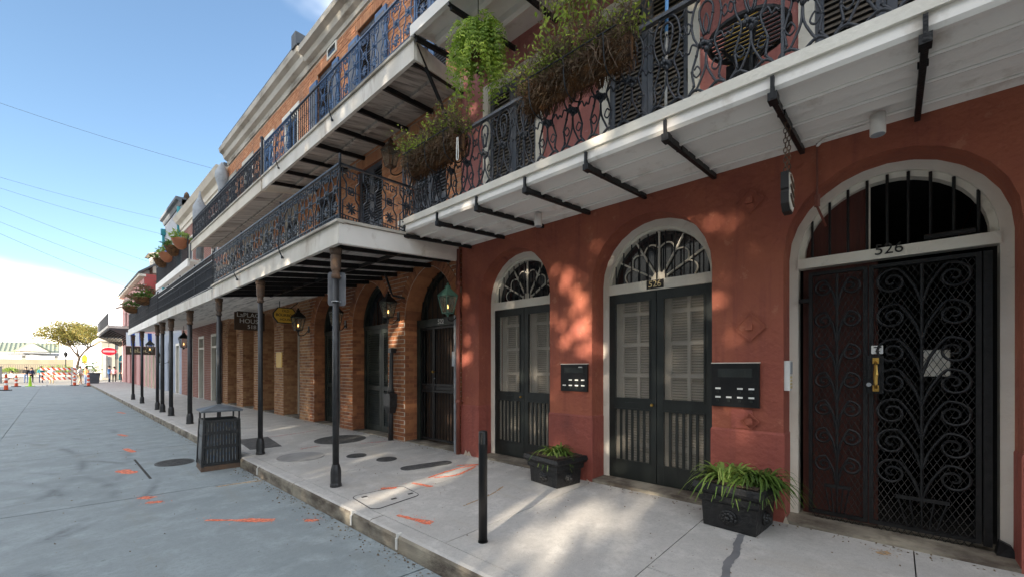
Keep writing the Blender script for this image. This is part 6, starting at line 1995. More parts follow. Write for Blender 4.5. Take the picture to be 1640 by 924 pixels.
def fern(c, r, n, L, label, hang, seed, droop=1.0, mat='leaf_fern'):
    rnd = random.Random(seed)
    t = thing('hanging_fern', label, 'plant', c, 'hanging ferns')
    c = Vector(c)
    MB().lathe([(.05, -.10), (.12, -.06), (.15, .06), (.15, .08)], c, 12).build('basket', 'coco', t, True)
    MB().tube([c + Vector((0, 0, .1)), c + Vector((0, 0, hang))], .006, 5).build('hanger', 'black_iron', t)
    m = MB()
    for k in range(n):
        a = rnd.uniform(0, 6.283)
        d = Vector((math.cos(a), math.sin(a), 0))
        l = L * rnd.choice((rnd.uniform(.4, .8), rnd.uniform(.7, 1.2)))
        up = rnd.uniform(.1, 1.0)
        pts = []
        for i in range(9):
            s_ = i / 8
            pts.append(c + d * (r * (1 - (1 - s_) ** 1.6) * rnd.uniform(.97, 1.03) * (.6 + .5 * up)) + Vector((0, 0, .05 + up * .34 * math.sin(min(1, s_ * 1.7) * math.pi / 2) - l * droop * s_ ** 2.2)))
        for i in range(1, 9):
            q0, q1 = pts[i - 1], pts[i]
            ax = (q1 - q0).normalized()
            sd = ax.cross(Vector((rnd.uniform(-.3, .3), rnd.uniform(-.3, .3), 1))).normalized()
            wl_ = .095 * (1 - .65 * i / 9)
            for h in (.25, .75):
                q = q0.lerp(q1, h)
                for sg in (-1, 1):
                    m.leaf(q, wl_ * rnd.uniform(.8, 1.2), .020, sd * sg + ax * .9 + Vector((0, 0, -.35)), ax.cross(sd) + Vector((rnd.uniform(-.4, .4), 0, 0)))
    m.build('fronds', mat, t, kind='stuff')
    m = MB()
    return t
fern((3.45, 3.72, 5.42), .36, 210, .80, 'bright green fern hanging in a basket from the upper balcony', .80, 31)
# climber hanging over the middle box
vn = thing('hanging_vine', 'yellow-green leafy vine hanging down in front of the middle shutters', 'plant', (3.3, 1.9, 5.2))
rnd = random.Random(15)
st_, lf_ = MB(), MB()
for k in range(80):
    y = rnd.uniform(1.42, 2.42); x = 3.12 + rnd.uniform(-.15, .3)
    z0 = 5.6 + rnd.uniform(-.1, .1); z1 = 4.62 + .45 * abs(y - 2.15) ** .8 * (1 if y < 2.15 else .5) + rnd.uniform(-.22, .35)
    if y < 1.75: z1 += .15
    pts = [Vector((x + rnd.uniform(-.04, .04), y + rnd.uniform(-.05, .05), z0 + (z1 - z0) * i / 5)) for i in range(6)]
    st_.tube(pts, .0028, 3, False)
    for i in range(24):
        q = pts[0].lerp(pts[5], rnd.random()) + Vector((rnd.uniform(-.05, .05), rnd.uniform(-.06, .06), 0))
        lf_.leaf(q, rnd.uniform(.03, .075), rnd.uniform(.018, .045), (rnd.uniform(-.6, .3), rnd.uniform(-.7, .7), rnd.uniform(-1, .1)), (rnd.uniform(-1, .2), rnd.uniform(-.6, .6), rnd.uniform(-.3, 1)))
st_.build('stems', 'twig', vn, kind='stuff'); lf_.build('leaves', 'leaf_vine', vn, kind='stuff')

# iron chair on the balcony, blue-handled pole
ch = thing('iron_chair', 'black slatted round iron table seen from below through the balcony railing', 'table', (3.92, .94, 3.68))
cx, cy, cz = 3.86, .90, 4.32
MB().tube([(cx + .29 * math.cos(2 * math.pi * k / 24), cy + .29 * math.sin(2 * math.pi * k / 24), cz) for k in range(25)], .022, 6).build('rim', 'black_iron', ch)
for k in range(11):
    q = -.25 + .05 * k
    h = math.sqrt(.28 ** 2 - q * q)
    MB().box(cx + q - .014, cx + q + .014, cy - h, cy + h, cz - .006, cz + .006).build('slat', 'black_iron', ch)
for k in range(3):
    a = R(90 + 120 * k)
    MB().tube(spline([(cx + .2 * math.cos(a), cy + .2 * math.sin(a), cz), (cx + .07 * math.cos(a), cy + .07 * math.sin(a), 4.05), (cx + .22 * math.cos(a), cy + .22 * math.sin(a), 3.68)], 5), .014, 6).build('leg', 'black_iron', ch)
ch.name = 'iron_table'
pot = thing('clay_jar', 'ochre glazed jar standing behind the iron table on the balcony', 'jar', (4.2, 1.02, 3.68))
MB().lathe([(.10, 4.28), (.13, 4.34), (.17, 4.45), (.16, 4.58), (.10, 4.66), (.12, 4.70)], (4.18, 1.0, 0), 16).build('jar', 'sign_yellow', pot, True)
MB().box(4.05, 4.31, .88, 1.12, 3.68, 4.279).build('stand', 'black_iron', pot)
bm = thing('mop_handle', 'blue and white handle leaning against the balcony railing', 'pole', (3.36, 1.36, 3.65))
MB().tube([(3.40, 1.40, 3.65), (3.355, 1.375, 4.32)], .011, 8).build('lower_handle', 'label_white', bm)
MB().tube([(3.355, 1.375, 4.32), (3.31, 1.35, 4.75)], .0135, 8).build('upper_handle', 'handle_blue', bm)

# ------------------------------------------------------------------ lids and marks on the ground
def disc(name, label, cat, x, y, rx, ry, rot, mat, group, z=None, h=.006, n=28, pattern=True):
    t = thing(name, label, cat, (x, y, z if z is not None else zs(x)), group)
    def p(a, f=1.0):
        u, v = rx * f * math.cos(a), ry * f * math.sin(a)
        return (x + u * math.cos(rot) - v * math.sin(rot), y + u * math.sin(rot) + v * math.cos(rot))
    zz = (lambda q: zs(q)) if z is None else (lambda q: z)
    def ringpoly(f, dz):
        return [(*p(2 * math.pi * k / n, f), zz(p(2 * math.pi * k / n, f)[0]) + dz) for k in range(n)]
    m = MB(); a, b = ringpoly(1, .0005), ringpoly(1, h)
    m.add(a + b, [tuple(range(n, 2 * n))] + [(i, (i + 1) % n, n + (i + 1) % n, n + i) for i in range(n)]); m.build('lid', mat, t)
    m = MB(); m.tube([Vector(q) for q in ringpoly(1.0, h * .6) + ringpoly(1.0, h * .6)[:1]], .006, 5, False); m.build('rim', mat, t)
    if pattern:
        m = MB()
        for k in range(-5, 6):
            v = ry * k / 6
            hh = rx * math.sqrt(1 - (k / 6) ** 2) * .9
            q0 = (x - hh * math.cos(rot) - v * math.sin(rot), y - hh * math.sin(rot) + v * math.cos(rot)); q1 = (x + hh * math.cos(rot) - v * math.sin(rot), y + hh * math.sin(rot) + v * math.cos(rot))
            m.bar((*q0, zz(q0[0]) + h + .001), (*q1, zz(q1[0]) + h + .001), .014, .006)
        m.build('tread', mat, t, kind='stuff')
    return t
disc('manhole_cover', 'large round dark manhole cover on the pavement in front of the pointed arches', 'manhole', 3.78, 8.05, .47, .47, 0, 'manhole_iron', 'pavement lids')
disc('manhole_cover', 'pale round utility lid on the pavement nearer the kerb than the dark manhole', 'manhole', 2.66, 7.05, .33, .36, .3, 'lid_pale', 'pavement lids', pattern=False)
disc('meter_lid', 'small round dark meter lid, left of the pair on the pavement', 'lid', 3.28, 6.42, .15, .15, 0, 'manhole_iron', 'pavement lids')
disc('meter_lid', 'small round dark meter lid, right of the pair on the pavement', 'lid', 3.46, 5.81, .15, .15, 0, 'manhole_iron', 'pavement lids')
disc('manhole_cover', 'round dark manhole cover in the road beside the litter bin', 'manhole', 1.35, 8.95, .26, .30, 0, 'manhole_iron', 'road lids', z=.001)
# long slot lid
t = thing('slot_lid', 'long rounded dark iron lid on the pavement in front of the copper drainpipe', 'lid', (3.6, 5.0, zs(3.6)), 'pavement lids')
pts = []
a, b = Vector((3.36, 5.07, 0)), Vector((3.88, 4.92, 0)); d = (b - a).normalized(); sd = Vector((-d.y, d.x, 0)); wv = .105
for k in range(9):
    q = R(90 + 180 * k / 8); pts.append(a + d * wv * math.cos(q) + sd * wv * math.sin(q))
for k in range(9):
    q = R(-90 + 180 * k / 8); pts.append(b + d * wv * math.cos(q) + sd * wv * math.sin(q))
n = len(pts); m = MB()
m.add([(q.x, q.y, zs(q.x) + .0005) for q in pts] + [(q.x, q.y, zs(q.x) + .007) for q in pts], [tuple(range(n, 2 * n))] + [(i, (i + 1) % n, n + (i + 1) % n, n + i) for i in range(n)]); m.build('lid', 'manhole_iron', t)
m = MB(); m.tube([(q.x, q.y, zs(q.x) + .006) for q in pts + pts[:1]], .006, 5, False); m.build('rim', 'manhole_iron', t)
t = thing('utility_plate', 'flat rectangular iron plate on the pavement behind the litter bin', 'lid', (2.6, 8.8, .16), 'pavement lids')
m = MB(); q4 = [(2.30, 8.35), (2.78, 8.25), (2.95, 9.55), (2.42, 9.65)]; m.add([(x, y, zs(x) + .001) for x, y in q4] + [(x, y, zs(x) + .007) for x, y in q4], [(4, 5, 6, 7), (0, 1, 5, 4), (1, 2, 6, 5), (2, 3, 7, 6), (3, 0, 4, 7)]); m.build('plate', 'manhole_iron', t)
t = thing('vault_cover', 'square concrete vault cover with rounded corners beside the nearest column', 'lid', (2.45, 4.2, .16), 'pavement lids')
pts = []
for (cx, cy, a0) in ((2.74, 4.34, 0), (2.30, 4.40, 90), (2.26, 3.98, 180), (2.70, 4.02, 270)):
    for k in range(5):
        q = R(a0 + 22.5 * k); pts.append((cx + .08 * math.cos(q), cy + .08 * math.sin(q)))
n = len(pts); m = MB()
m.add([(x, y, zs(x) + .004) for x, y in pts], [tuple(range(n))]); m.build('cover', 'lid_vault', t) if False else m.build('cover', 'walk_concrete', t)
m = MB(); m.tube([(x, y, zs(x) + .002) for x, y in pts + pts[:1]], .005, 5, False); m.build('joint_ring', 'dark_ground', t)
for (x, y) in ((2.32, 4.36), (2.72, 4.06), (2.5, 4.05)):
    m = MB(); m.box(x - .03, x + .03, y - .015, y + .015, zs(x) + .004, zs(x) + .009); m.build('lifting_slot', 'dark_ground', t)
# slotted drain in the road
t = thing('road_slot', 'short dark slot cut in the road surface left of the litter bin', 'groove', (.93, 8.8, 0))
MB().box(.905, .935, 7.9, 9.75, .0008, .003).build('slot', 'dark_ground', t)
# sprayed marks
def splash(name, label, pts, w, mat, onwalk, seed, group, zoff=.002):
    """irregular sprayed stroke along pts"""
    rnd = random.Random(seed)
    P = spline([Vector((x, y, 0)) for x, y in pts], 6)
    t = thing(name, label, 'paint mark', (P[0].x, P[0].y, (zs(P[0].x) if onwalk else 0)), group)
    L_, R_ = [], []
    ws = w if isinstance(w, list) else [w] * len(pts)
    for i, p in enumerate(P):
        f = i / (len(P) - 1) * (len(ws) - 1); k = min(int(f), len(ws) - 2); ww = ws[k] + (ws[k + 1] - ws[k]) * (f - k)
        d = (P[min(i + 1, len(P) - 1)] - P[max(i - 1, 0)]).normalized(); sd = Vector((-d.y, d.x, 0))
        if i in (0, len(P) - 1): ww *= .7
        L_.append(p + sd * ww * rnd.uniform(.38, .6)); R_.append(p - sd * ww * rnd.uniform(.38, .6))
    n = len(P); m = MB()
    m.add([(q.x, q.y, (zs(q.x) if onwalk else 0) + zoff) for q in L_ + R_], [(i, n + i, n + i + 1, i + 1) for i in range(n - 1)])
    mx_ = max(ws)
    for k in range(46):
        q = rnd.choice(P); r = rnd.uniform(.002, .008)
        x, y = q.x + rnd.gauss(0, mx_ * .62), q.y + rnd.gauss(0, mx_ * .62)
        m.add([(x + r * math.cos(2 * math.pi * j / 6), y + r * math.sin(2 * math.pi * j / 6), (zs(x) if onwalk else 0) + zoff) for j in range(6)], [tuple(range(6))])
    m.build('paint', mat, t)
    return t
G = 'sprayed marks on the ground'
splash('paint_mark', 'long orange arrow stroke sprayed on the road in front of the bin', [(1.06, 5.33), (1.25, 5.12), (1.38, 4.98), (1.54, 4.80)], [.06, .04, .12, .10], 'orange_paint', False, 1, G)
splash('paint_mark', 'short orange dash on the road near the kerb, right of the long stroke', [(1.76, 4.55), (1.86, 4.46)], [.08, .05], 'orange_paint', False, 2, G)
splash('paint_mark', 'upper of two orange blots on the road left of the bin', [(.70, 6.86), (.80, 6.72)], .11, 'orange_paint', False, 3, G)
splash('paint_mark', 'lower of two orange blots on the road left of the bin', [(.72, 6.54), (.86, 6.44)], .09, 'orange_paint', False, 4, G)
splash('paint_mark', 'orange blot on the road beside the dark slot', [(.68, 8.9), (.78, 8.5)], .16, 'orange_paint', False, 5, G)
splash('paint_mark', 'faint orange spot on the road beyond the slot', [(.92, 11.2), (1.0, 10.6)], .10, 'orange_paint', False, 6, G)
splash('paint_mark', 'faint orange dash far along the road', [(1.0, 13.7), (1.12, 13.2)], .10, 'orange_paint', False, 7, G)
splash('paint_mark', 'furthest faint orange dash on the road near the columns', [(1.5, 20.6), (1.62, 19.8)], .10, 'orange_paint', False, 8, G)
splash('paint_mark', 'orange blob stroke on the pavement near the kerb', [(2.26, 3.60), (2.30, 3.38), (2.36, 3.17)], [.05, .05, .11], 'orange_paint', True, 9, G)
splash('paint_mark', 'orange dash on the pavement beside the vault cover', [(2.98, 4.42), (3.05, 4.10)], [.05, .06], 'orange_paint', True, 10, G)
t = splash('paint_mark', 'orange arrow sprayed on the pavement pointing to the red house', [(3.25, 4.45), (3.5, 4.50), (3.85, 4.52), (4.16, 4.45)], .045, 'orange_paint', True, 11, G)
splash('paint_mark', 'lower side of the orange arrow on the pavement', [(3.3, 4.40), (3.55, 4.28), (3.8, 4.33), (4.05, 4.42)], .05, 'orange_paint', True, 12, G)
splash('paint_mark', 'arrow head of orange paint on the pavement by the red house', [(3.9, 4.66), (4.1, 4.50), (4.2, 4.40)], .055, 'orange_paint', True, 13, G)
splash('paint_mark', 'pinkish blot sprayed on the vault cover', [(2.60, 4.50), (2.74, 4.38)], .07, 'orange_paint', True, 14, G, .006)
splash('paint_mark', 'red line on the pavement leading to the brick pier', [(3.85, 7.35), (4.25, 7.15)], .035, 'red_spray', True, 15, G)
splash('paint_mark', 'red line on the pavement left of the large manhole', [(2.9, 7.7), (3.25, 7.75)], .035, 'red_spray', True, 16, G)
splash('paint_mark', 'long thin red line on the pavement behind the second column', [(2.5, 9.6), (3.2, 9.5), (4.0, 9.6)], .03, 'red_spray', True, 17, G)
splash('paint_mark', 'small red spot on the pavement by the doorstep', [(4.0, 8.1), (4.1, 8.2)], .06, 'red_spray', True, 18, G)
splash('paint_mark', 'ochre line on the pavement behind the bollard', [(2.85, 3.30), (3.3, 3.35), (3.6, 3.45)], .022, 'ochre_paint', True, 19, G)
splash('paint_mark', 'ochre stroke on the road running to the kerb', [(1.45, 6.72), (1.75, 6.68), (1.98, 6.60)], .05, 'ochre_paint', False, 20, G)
splash('paint_mark', 'ochre spot on the pavement at the gateway step', [(4.2, .10), (4.28, .04)], .06, 'ochre_paint', True, 21, G)
ws_ = splash('water_stain', 'dark wet streak on the pavement below the larger planter', [(3.92, .96), (3.7, .94), (3.5, .90), (3.3, .90), (3.1, .86), (2.9, .86)], [.06, .05, .05, .06, .05, .05], 'wet_stain', True, 22, None)
ws_['category'] = 'stain'
for (y, lab) in ((6.93, 'white mark on the kerb face beside the bin'), (4.03, 'white mark on the kerb face below the vault cover'), (3.20, 'white mark on the kerb face left of the bollard')):
    t = thing('kerb_mark', lab, 'paint mark', (2.0, y, .05), G)
    MB().box(1.994, 2.004, y - .012, y + .012, .02, .118).box(2.004, 2.05, y - .012, y + .012, .118, .153).build('stripe', 'white_mark', t)
# overhead cables crossing the street
for k, (a, b, lab) in enumerate((
    ((4.3, 19.4, 9.25), (-1.36, 23.7, 11.37), 'highest thin overhead cable across the sky'),
    ((4.3, 32.0, 10.35), (-1.80, 31.2, 10.86), 'second overhead cable below the highest'),
    ((4.3, 33.0, 9.7), (-1.80, 31.2, 10.35), 'third overhead cable across the sky'),
    ((4.3, 35.0, 8.2), (-1.80, 31.2, 9.50), 'fourth overhead cable across the sky'),
    ((4.3, 35.4, 7.3), (-1.80, 31.2, 8.75), 'fifth overhead cable across the sky'),
    ((4.3, 38.0, 6.6), (-1.80, 31.2, 8.2), 'lowest overhead cable across the sky'))):
    t = thing('overhead_cable', lab, 'cable', a, 'overhead cables')
    a, b = Vector(a), Vector(b)
    e = a + (b - a) * 1.9
    pts = [a + (e - a) * i / 14 - Vector((0, 0, .5 * 4 * (i / 14) * (1 - i / 14) * .6)) for i in range(15)]
    MB().tube(pts, .006, 5).build('wire', 'cable', t)

# dry leaves and grit gathered in the gutter and at the foot of the walls
lt = random.Random(66)
m = MB()
def bit(x, y, z, r):
    a = lt.uniform(0, 6.28); e = lt.uniform(.3, .8); h = lt.uniform(0, .012)
    c_, s_ = math.cos(a) * r, math.sin(a) * r
    m.add([(x + c_, y + s_, z + .002), (x - s_ * e, y + c_ * e, z + .003 + h), (x - c_, y - s_, z + .002 + h * .5), (x + s_ * e, y - c_ * e, z + .002)], [(0, 1, 2, 3)])
for k in range(900):
    y = lt.uniform(-1, 26) if k % 2 else lt.uniform(1, 10)
    bit(1.99 - abs(lt.gauss(0, .10)), y, 0.0, lt.uniform(.004, .016))
for k in range(420):
    x = W - .03 - abs(lt.gauss(0, .07)); bit(x, lt.uniform(-.6, 12), zs(x), lt.uniform(.004, .013))
for k in range(260):
    x = lt.uniform(2.2, 4.3); bit(x, lt.uniform(-.5, 12), zs(x), lt.uniform(.003, .010))
for k in range(220):
    bit(lt.uniform(-1.5, 1.9), lt.uniform(2, 14), 0, lt.uniform(.004, .012))
ll = m.build('leaf_litter', 'leaf_dry', kind='stuff')
ll['label'] = 'scattered dry leaves and grit along the kerb and wall'; ll['category'] = 'litter'

# ------------------------------------------------------------------ the far end: barriers, people, square
def tcone(x, y, h, label, base=True, lime=False):
    t = thing('traffic_delineator' , label, 'traffic cone', (x, y, 0), 'traffic delineators')
    m0 = 'lime' if lime else 'cone_orange'
    r0, r1 = .11, .055
    zsg = [0.05, .3, .42, .58, .70, .9, 1.0]
    for i in range(6):
        a, b = zsg[i] * h, zsg[i + 1] * h
        ra, rb = r0 + (r1 - r0) * zsg[i], r0 + (r1 - r0) * zsg[i + 1]
        MB().lathe([(ra, a), (rb, b - .002)], (x, y, 0), 12).build('band', m0 if (i % 2 == 0 or lime) else 'cone_white', t)
    MB().prism_z([(x + .3 * math.cos(R(45 * k + 22)), y + .3 * math.sin(R(45 * k + 22))) for k in range(8)], 0, .05 * h).build('base', 'pot_black' if not lime else 'lime', t)
tcone(-2.36, 45.6, 1.25, 'tall orange and white delineator at the far left, nearest of them')
tcone(-2.25, 54.0, 1.05, 'orange and white delineator behind the nearest one at far left')
tcone(-1.50, 54.3, .85, 'lime yellow delineator left of the striped barricade', lime=True)
tcone(1.10, 53.6, 1.0, 'orange delineator at the right end of the striped barricade')
tcone(1.85, 50.5, 1.1, 'orange and white delineator left of the wheeled bin')
bk = thing('barricade', 'orange and white striped road barricade across the far end of the street', 'barricade', (.2, 55.2, 0))
for zc in (.62, 1.05, 1.48):
    bd = MB().box(-.95, 1.30, 55.18, 55.21, zc - .11, zc + .11).build('board', 'cone_white', bk)
    for k in range(7):
        x = -.93 + k * .32
        MB().prism_y([(x, zc + .11), (x + .15, zc + .11), (x + .29, zc - .11), (x + .14, zc - .11)], 55.168, 55.179).build('stripe', 'cone_orange', bd)
for x in (-.55, .95):
    MB().box(x - .03, x + .03, 55.21, 55.26, .06, 1.65).box(x - .04, x + .04, 54.6, 55.9, 0, .06).build('upright', 'steel', bk)
wb = thing('wheeled_bin', 'dark wheeled bin topped with cuttings at the end of the pavement', 'bin', (2.35, 53.5, 0))
MB().hexa([(2.02, 53.2, .08), (2.62, 53.2, .08), (2.62, 53.8, .08), (2.02, 53.8, .08)], [(1.92, 53.1, 1.05), (2.72, 53.1, 1.05), (2.72, 53.9, 1.05), (1.92, 53.9, 1.05)]).build('body', 'parapet_dark', wb)
MB().box(1.88, 2.76, 53.06, 53.94, 1.05, 1.13).build('rim', 'parapet_dark', wb)
for x in (2.1, 2.55): MB().tube([(x - .03, 53.85, .1), (x + .03, 53.85, .1)], .1, 10).build('wheel', 'pot_black', wb)
sh = thing('shrub', 'dark green shrub growing behind the wheeled bin', 'shrub', (2.2, 58, 0))
m = MB(); clump(m, (2.2, 58, 1.3), .8, 320, .2, .1, rp, 1.2); m.build('foliage', 'leaf_dark', sh, kind='stuff')
MB().lathe([(.3, 0), (.35, .7), (.3, .75)], (2.2, 58, 0), 10).build('tub', 'pot_black', sh)

def person(x, y, h, face, shirt, legs, label, pose='stand', skin_legs=False, hold=None):
    """one continuous figure grown over a skeleton; clothes coloured by region"""
    s_ = h / 1.75
    V3 = lambda a, b, c: Vector((a, b, c)) * s_
    st = {'stand': (.0, .0), 'walk': (.18, -.16), 'sit': (0, 0)}[pose]
    J = {}
    J['pelvis'] = V3(0, 0, .95); J['chest'] = V3(0, .01, 1.25); J['neck'] = V3(0, .01, 1.46); J['head'] = V3(0, -.03, 1.57); J['crown'] = V3(0, -.02, 1.71)
    hip = .09
    J['lh'] = V3(-hip, 0, .90); J['rh'] = V3(hip, 0, .90)
    if pose == 'sit':
        J['pelvis'] = V3(0, .1, .5); dz = -.45
        for k in ('chest', 'neck', 'head', 'crown'): J[k] = J[k] + V3(0, .06, dz)
        J['lh'] = V3(-hip, .08, .48); J['rh'] = V3(hip, .08, .48)
        J['lk'] = V3(-.12, -.36, .50); J['rk'] = V3(.13, -.36, .50); J['la'] = V3(-.12, -.36, .08); J['ra'] = V3(.13, -.34, .08)
        J['lt'] = J['la'] + V3(0, -.16, -.03); J['rt'] = J['ra'] + V3(0, -.16, -.03)
        sh_z = 1.40 + dz
    else:
        J['lk'] = V3(-.10, -st[0] * .6 - .02, .50); J['rk'] = V3(.10, -st[1] * .3 - .02, .50)
        J['la'] = V3(-.10, -st[0] * .8, .09); J['ra'] = V3(.10, -st[1] * 1.2, .09)
        J['lt'] = J['la'] + V3(0, -.16, -.04); J['rt'] = J['ra'] + V3(0, -.16, -.04)
        sh_z = 1.40
    yo = J['chest'].y / s_
    J['ls'] = V3(-.18, yo, sh_z); J['rs'] = V3(.18, yo, sh_z)
    J['le'] = V3(-.24, yo + .03, sh_z - .28); J['re'] = V3(.25, yo + .02, sh_z - .28)
    J['lw'] = V3(-.22, yo - .16, sh_z - .42); J['rw'] = V3(.24, yo - .10, sh_z - .52)
    J['lf'] = J['lw'] + V3(.01, -.09, -.05); J['rf'] = J['rw'] + V3(0, -.05, -.10)
    rad = dict(pelvis=.145, chest=.15, neck=.055, head=.095, crown=.075, lh=.095, rh=.095, lk=.062, rk=.062, la=.045, ra=.045, lt=.036, rt=.036, ls=.065, rs=.065, le=.045, re=.045, lw=.032, rw=.032, lf=.028, rf=.028)
    E_ = [('pelvis', 'chest'), ('chest', 'neck'), ('neck', 'head'), ('head', 'crown'), ('pelvis', 'lh'), ('lh', 'lk'), ('lk', 'la'), ('la', 'lt'), ('pelvis', 'rh'), ('rh', 'rk'), ('rk', 'ra'), ('ra', 'rt'), ('chest', 'ls'), ('ls', 'le'), ('le', 'lw'), ('lw', 'lf'), ('chest', 'rs'), ('rs', 're'), ('re', 'rw'), ('rw', 'rf')]
    names = list(J)
    me = bpy.data.meshes.new('skeleton')
    me.from_pydata([tuple(J[k]) for k in names], [(names.index(a), names.index(b)) for a, b in E_], [])
    ob = bpy.data.objects.new('tmp_person', me)
    C.objects.link(ob)
    ob.modifiers.new('skin', 'SKIN')
    for i, k in enumerate(names):
        v = me.skin_vertices[0].data[i]
        r_ = rad[k] * s_
        v.radius = (r_ * (1.25 if k in ('chest', 'pelvis') else 1), r_ * (.85 if k in ('chest', 'pelvis') else 1))
        v.use_root = (k == 'pelvis')
    sb = ob.modifiers.new('sub', 'SUBSURF'); sb.levels = 1; sb.render_levels = 1
    dg = bpy.context.evaluated_depsgraph_get()
    nm = bpy.data.meshes.new_from_object(ob.evaluated_get(dg))
    bpy.data.objects.remove(ob)
    for q in (shirt, legs, 'skin', 'hair_dark'): nm.materials.append(MATS[q])
    zhip = (J['pelvis'].z + .02 * s_) ; zn = J['neck'].z
    for p in nm.polygons:
        c = p.center
        if c.z > zn - .01: p.material_index = 2
        elif c.z < zhip and abs(c.x) < .2 * s_ and (pose != 'sit' or c.z < zhip): p.material_index = 1
        elif (c - J['lf']).length < .24 * s_ or (c - J['rf']).length < .24 * s_: p.material_index = 2
        else: p.material_index = 0
        if skin_legs and p.material_index == 1 and c.z < .5 * s_: p.material_index = 2
        if c.z < .075 * s_ : p.material_index = 3
        p.use_smooth = True
    t = thing('person', label, 'person', (x, y, 0), 'people at the end of the street')
    M_ = Matrix.Translation((x, y, 0)) @ Matrix.Rotation(face, 4, 'Z')
    nm.transform(M_)
    nm.name = 'body'
    link(bpy.data.objects.new('body', nm), t)
    hd = MB(); hc = J['head'] + Vector((0, .012, .05)) * s_
    for k in range(10):
        a = 2 * math.pi * k / 10
    hd.lathe([(.085 * s_, -.05 * s_), (.112 * s_, .03 * s_), (.10 * s_, .10 * s_), (.05 * s_, .145 * s_), (.01, .15 * s_)], hc + Vector((0, .02, 0)) * s_, 12)
    hm = hd.mesh('hair', 'hair_dark', True); hm.transform(M_); link(bpy.data.objects.new('hair', hm), t)
    fc = MB()
    for sx in (-1, 1): fc.blob(J['head'] + V3(sx * .033, -.088, .015), .011 * s_)
    fc.blob(J['head'] + V3(0, -.075, -.055), .014 * s_, .5)
    fm = fc.mesh('eyes_and_mouth', 'hair_dark'); fm.transform(M_); link(bpy.data.objects.new('eyes_and_mouth', fm), t)
    return t
mk('cloth_blue', (.06, .16, .36), (.05, .13, .3), 6, .9); mk('cloth_navy', (.02, .03, .07), None, 6, .9); mk('cloth_pink', (.62, .28, .30), None, 6, .9)
mk('cloth_black', (.014, .014, .016), None, 6, .9); mk('cloth_khaki', (.36, .28, .17), None, 6, .9); mk('cloth_white', (.66, .66, .66), None, 6, .9)
mk('cloth_teal', (.03, .20, .24), None, 6, .9); mk('cloth_orange', (.6, .2, .08), None, 6, .9); mk('denim', (.09, .13, .22), None, 6, .9)
person(3.62, 58.5, 1.78, R(100), 'cloth_blue', 'cloth_navy', 'person in a blue shirt and dark trousers standing near the far corner')
person(4.12, 60.5, 1.70, R(170), 'cloth_pink', 'cloth_black', 'person in a pink top beside the one in the blue shirt')
person(4.95, 62.5, 1.74, R(-30), 'cloth_black', 'cloth_black', 'person in black clothes walking by the turquoise door', 'walk')
person(5.25, 62.8, 1.66, R(10), 'cloth_white', 'cloth_khaki', 'person in a pale top walking beside the one in black', 'walk')
person(1.50, 56.0, 1.74, R(60), 'cloth_white', 'cloth_khaki', 'person in a white shirt and khaki shorts behind the barricade', 'walk', True)
person(1.92, 56.6, 1.68, R(-60), 'cloth_orange', 'denim', 'person in an orange top right of the barricade')
person(-.30, 62.0, 1.70, R(0), 'cloth_white', 'cloth_khaki', 'person in pale clothes seen over the barricade boards')
person(-1.05, 64.0, 1.72, R(20), 'cloth_teal', 'cloth_navy', 'person in a teal top left behind the barricade')
person(-2.10, 66.0, 1.68, R(-20), 'cloth_black', 'denim', 'person in a dark top and jeans standing left of the barricade', 'stand')
person(-1.75, 67.0, 1.60, R(30), 'cloth_navy', 'cloth_black', 'person in navy between the dark top and the barricade')
person(-3.20, 68.0, 1.70, R(-60), 'cloth_white', 'cloth_navy', 'person in a white shirt sitting at the far left', 'sit')
bn = thing('street_bench', 'low concrete bench under the sitting person at far left', 'bench', (-3.2, 68.1, 0))
MB().box(-4.2, -2.6, 67.95, 68.5, .34, .42).build('seat', 'far_cream', bn); 
for x in (-4.0, -2.8): MB().box(x - .1, x + .1, 68.0, 68.4, 0, .34).build('leg', 'far_cream', bn)
bb = thing('dark_cabinet', 'dark utility cabinet at the far left edge', 'cabinet', (-4.4, 66, 0))
MB().box(-4.9, -3.72, 66.4, 67.0, 0, 1.65).build('body', 'parapet_dark', bb); MB().box(-4.95, -3.67, 66.35, 67.05, 1.65, 1.72).build('top', 'parapet_dark', bb)

# cream corner building across the side street
cb = thing('corner_cafe', 'cream building with turquoise arched entrance across the side street', 'building', (6, 76, 0))
ops_ = [op(5.85, .75, 0, 2.6, 3.4, 'round')]
m = MB()
mb = MB(); wall(mb, 0, 3.95, 14, 0, 5.3, [op(6.05, .9, 0, 2.6, 3.35, 'round'), op(8.6, 1.2, 0, 2.6, 3.35, 'round')], .3)
mb.v = [(y, 76 + x, z) for x, y, z in mb.v]; mb.build('front_wall', 'cafe_cream', cb)
MB().box(3.95, 4.0, 76.02, 90, 0, 5.3).build('side_wall', 'cafe_cream', cb)
MB().box(3.65, 14, 75.7, 76.3, 5.0, 5.45).box(3.65, 4.3, 76.3, 90, 5.0, 5.45).build('cornice', 'cornice_cream', cb)
MB().add([(3.6, 75.7, 5.45), (14, 75.7, 5.45), (14, 90, 7.2), (6, 90, 7.2)], [(0, 1, 2, 3)]).build('roof', 'roof_slate', cb)
m = MB(); O = outline(op(6.05, .9, 0, 2.6, 3.35, 'round')); m.add([(y, 76.2, z) for y, z in O], [tuple(range(len(O)))]); dd = m.build('entrance', 'turquoise', cb)
MB().box(5.75, 6.35, 76.15, 76.19, .2, 2.2).build('entrance_glass', 'glass_mid', dd); MB().box(5.7, 6.4, 76.14, 76.19, 2.3, 2.45).build('entrance_bar', 'cornice_cream', dd)
MB().box(4.15, 4.4, 75.95, 76.0, .3, 4.2).build('pilaster', 'grey_wall', cb)
MB().box(4.55, 4.75, 75.94, 76.0, 1.2, 3.0).build('menu_board', 'parapet_dark', cb)
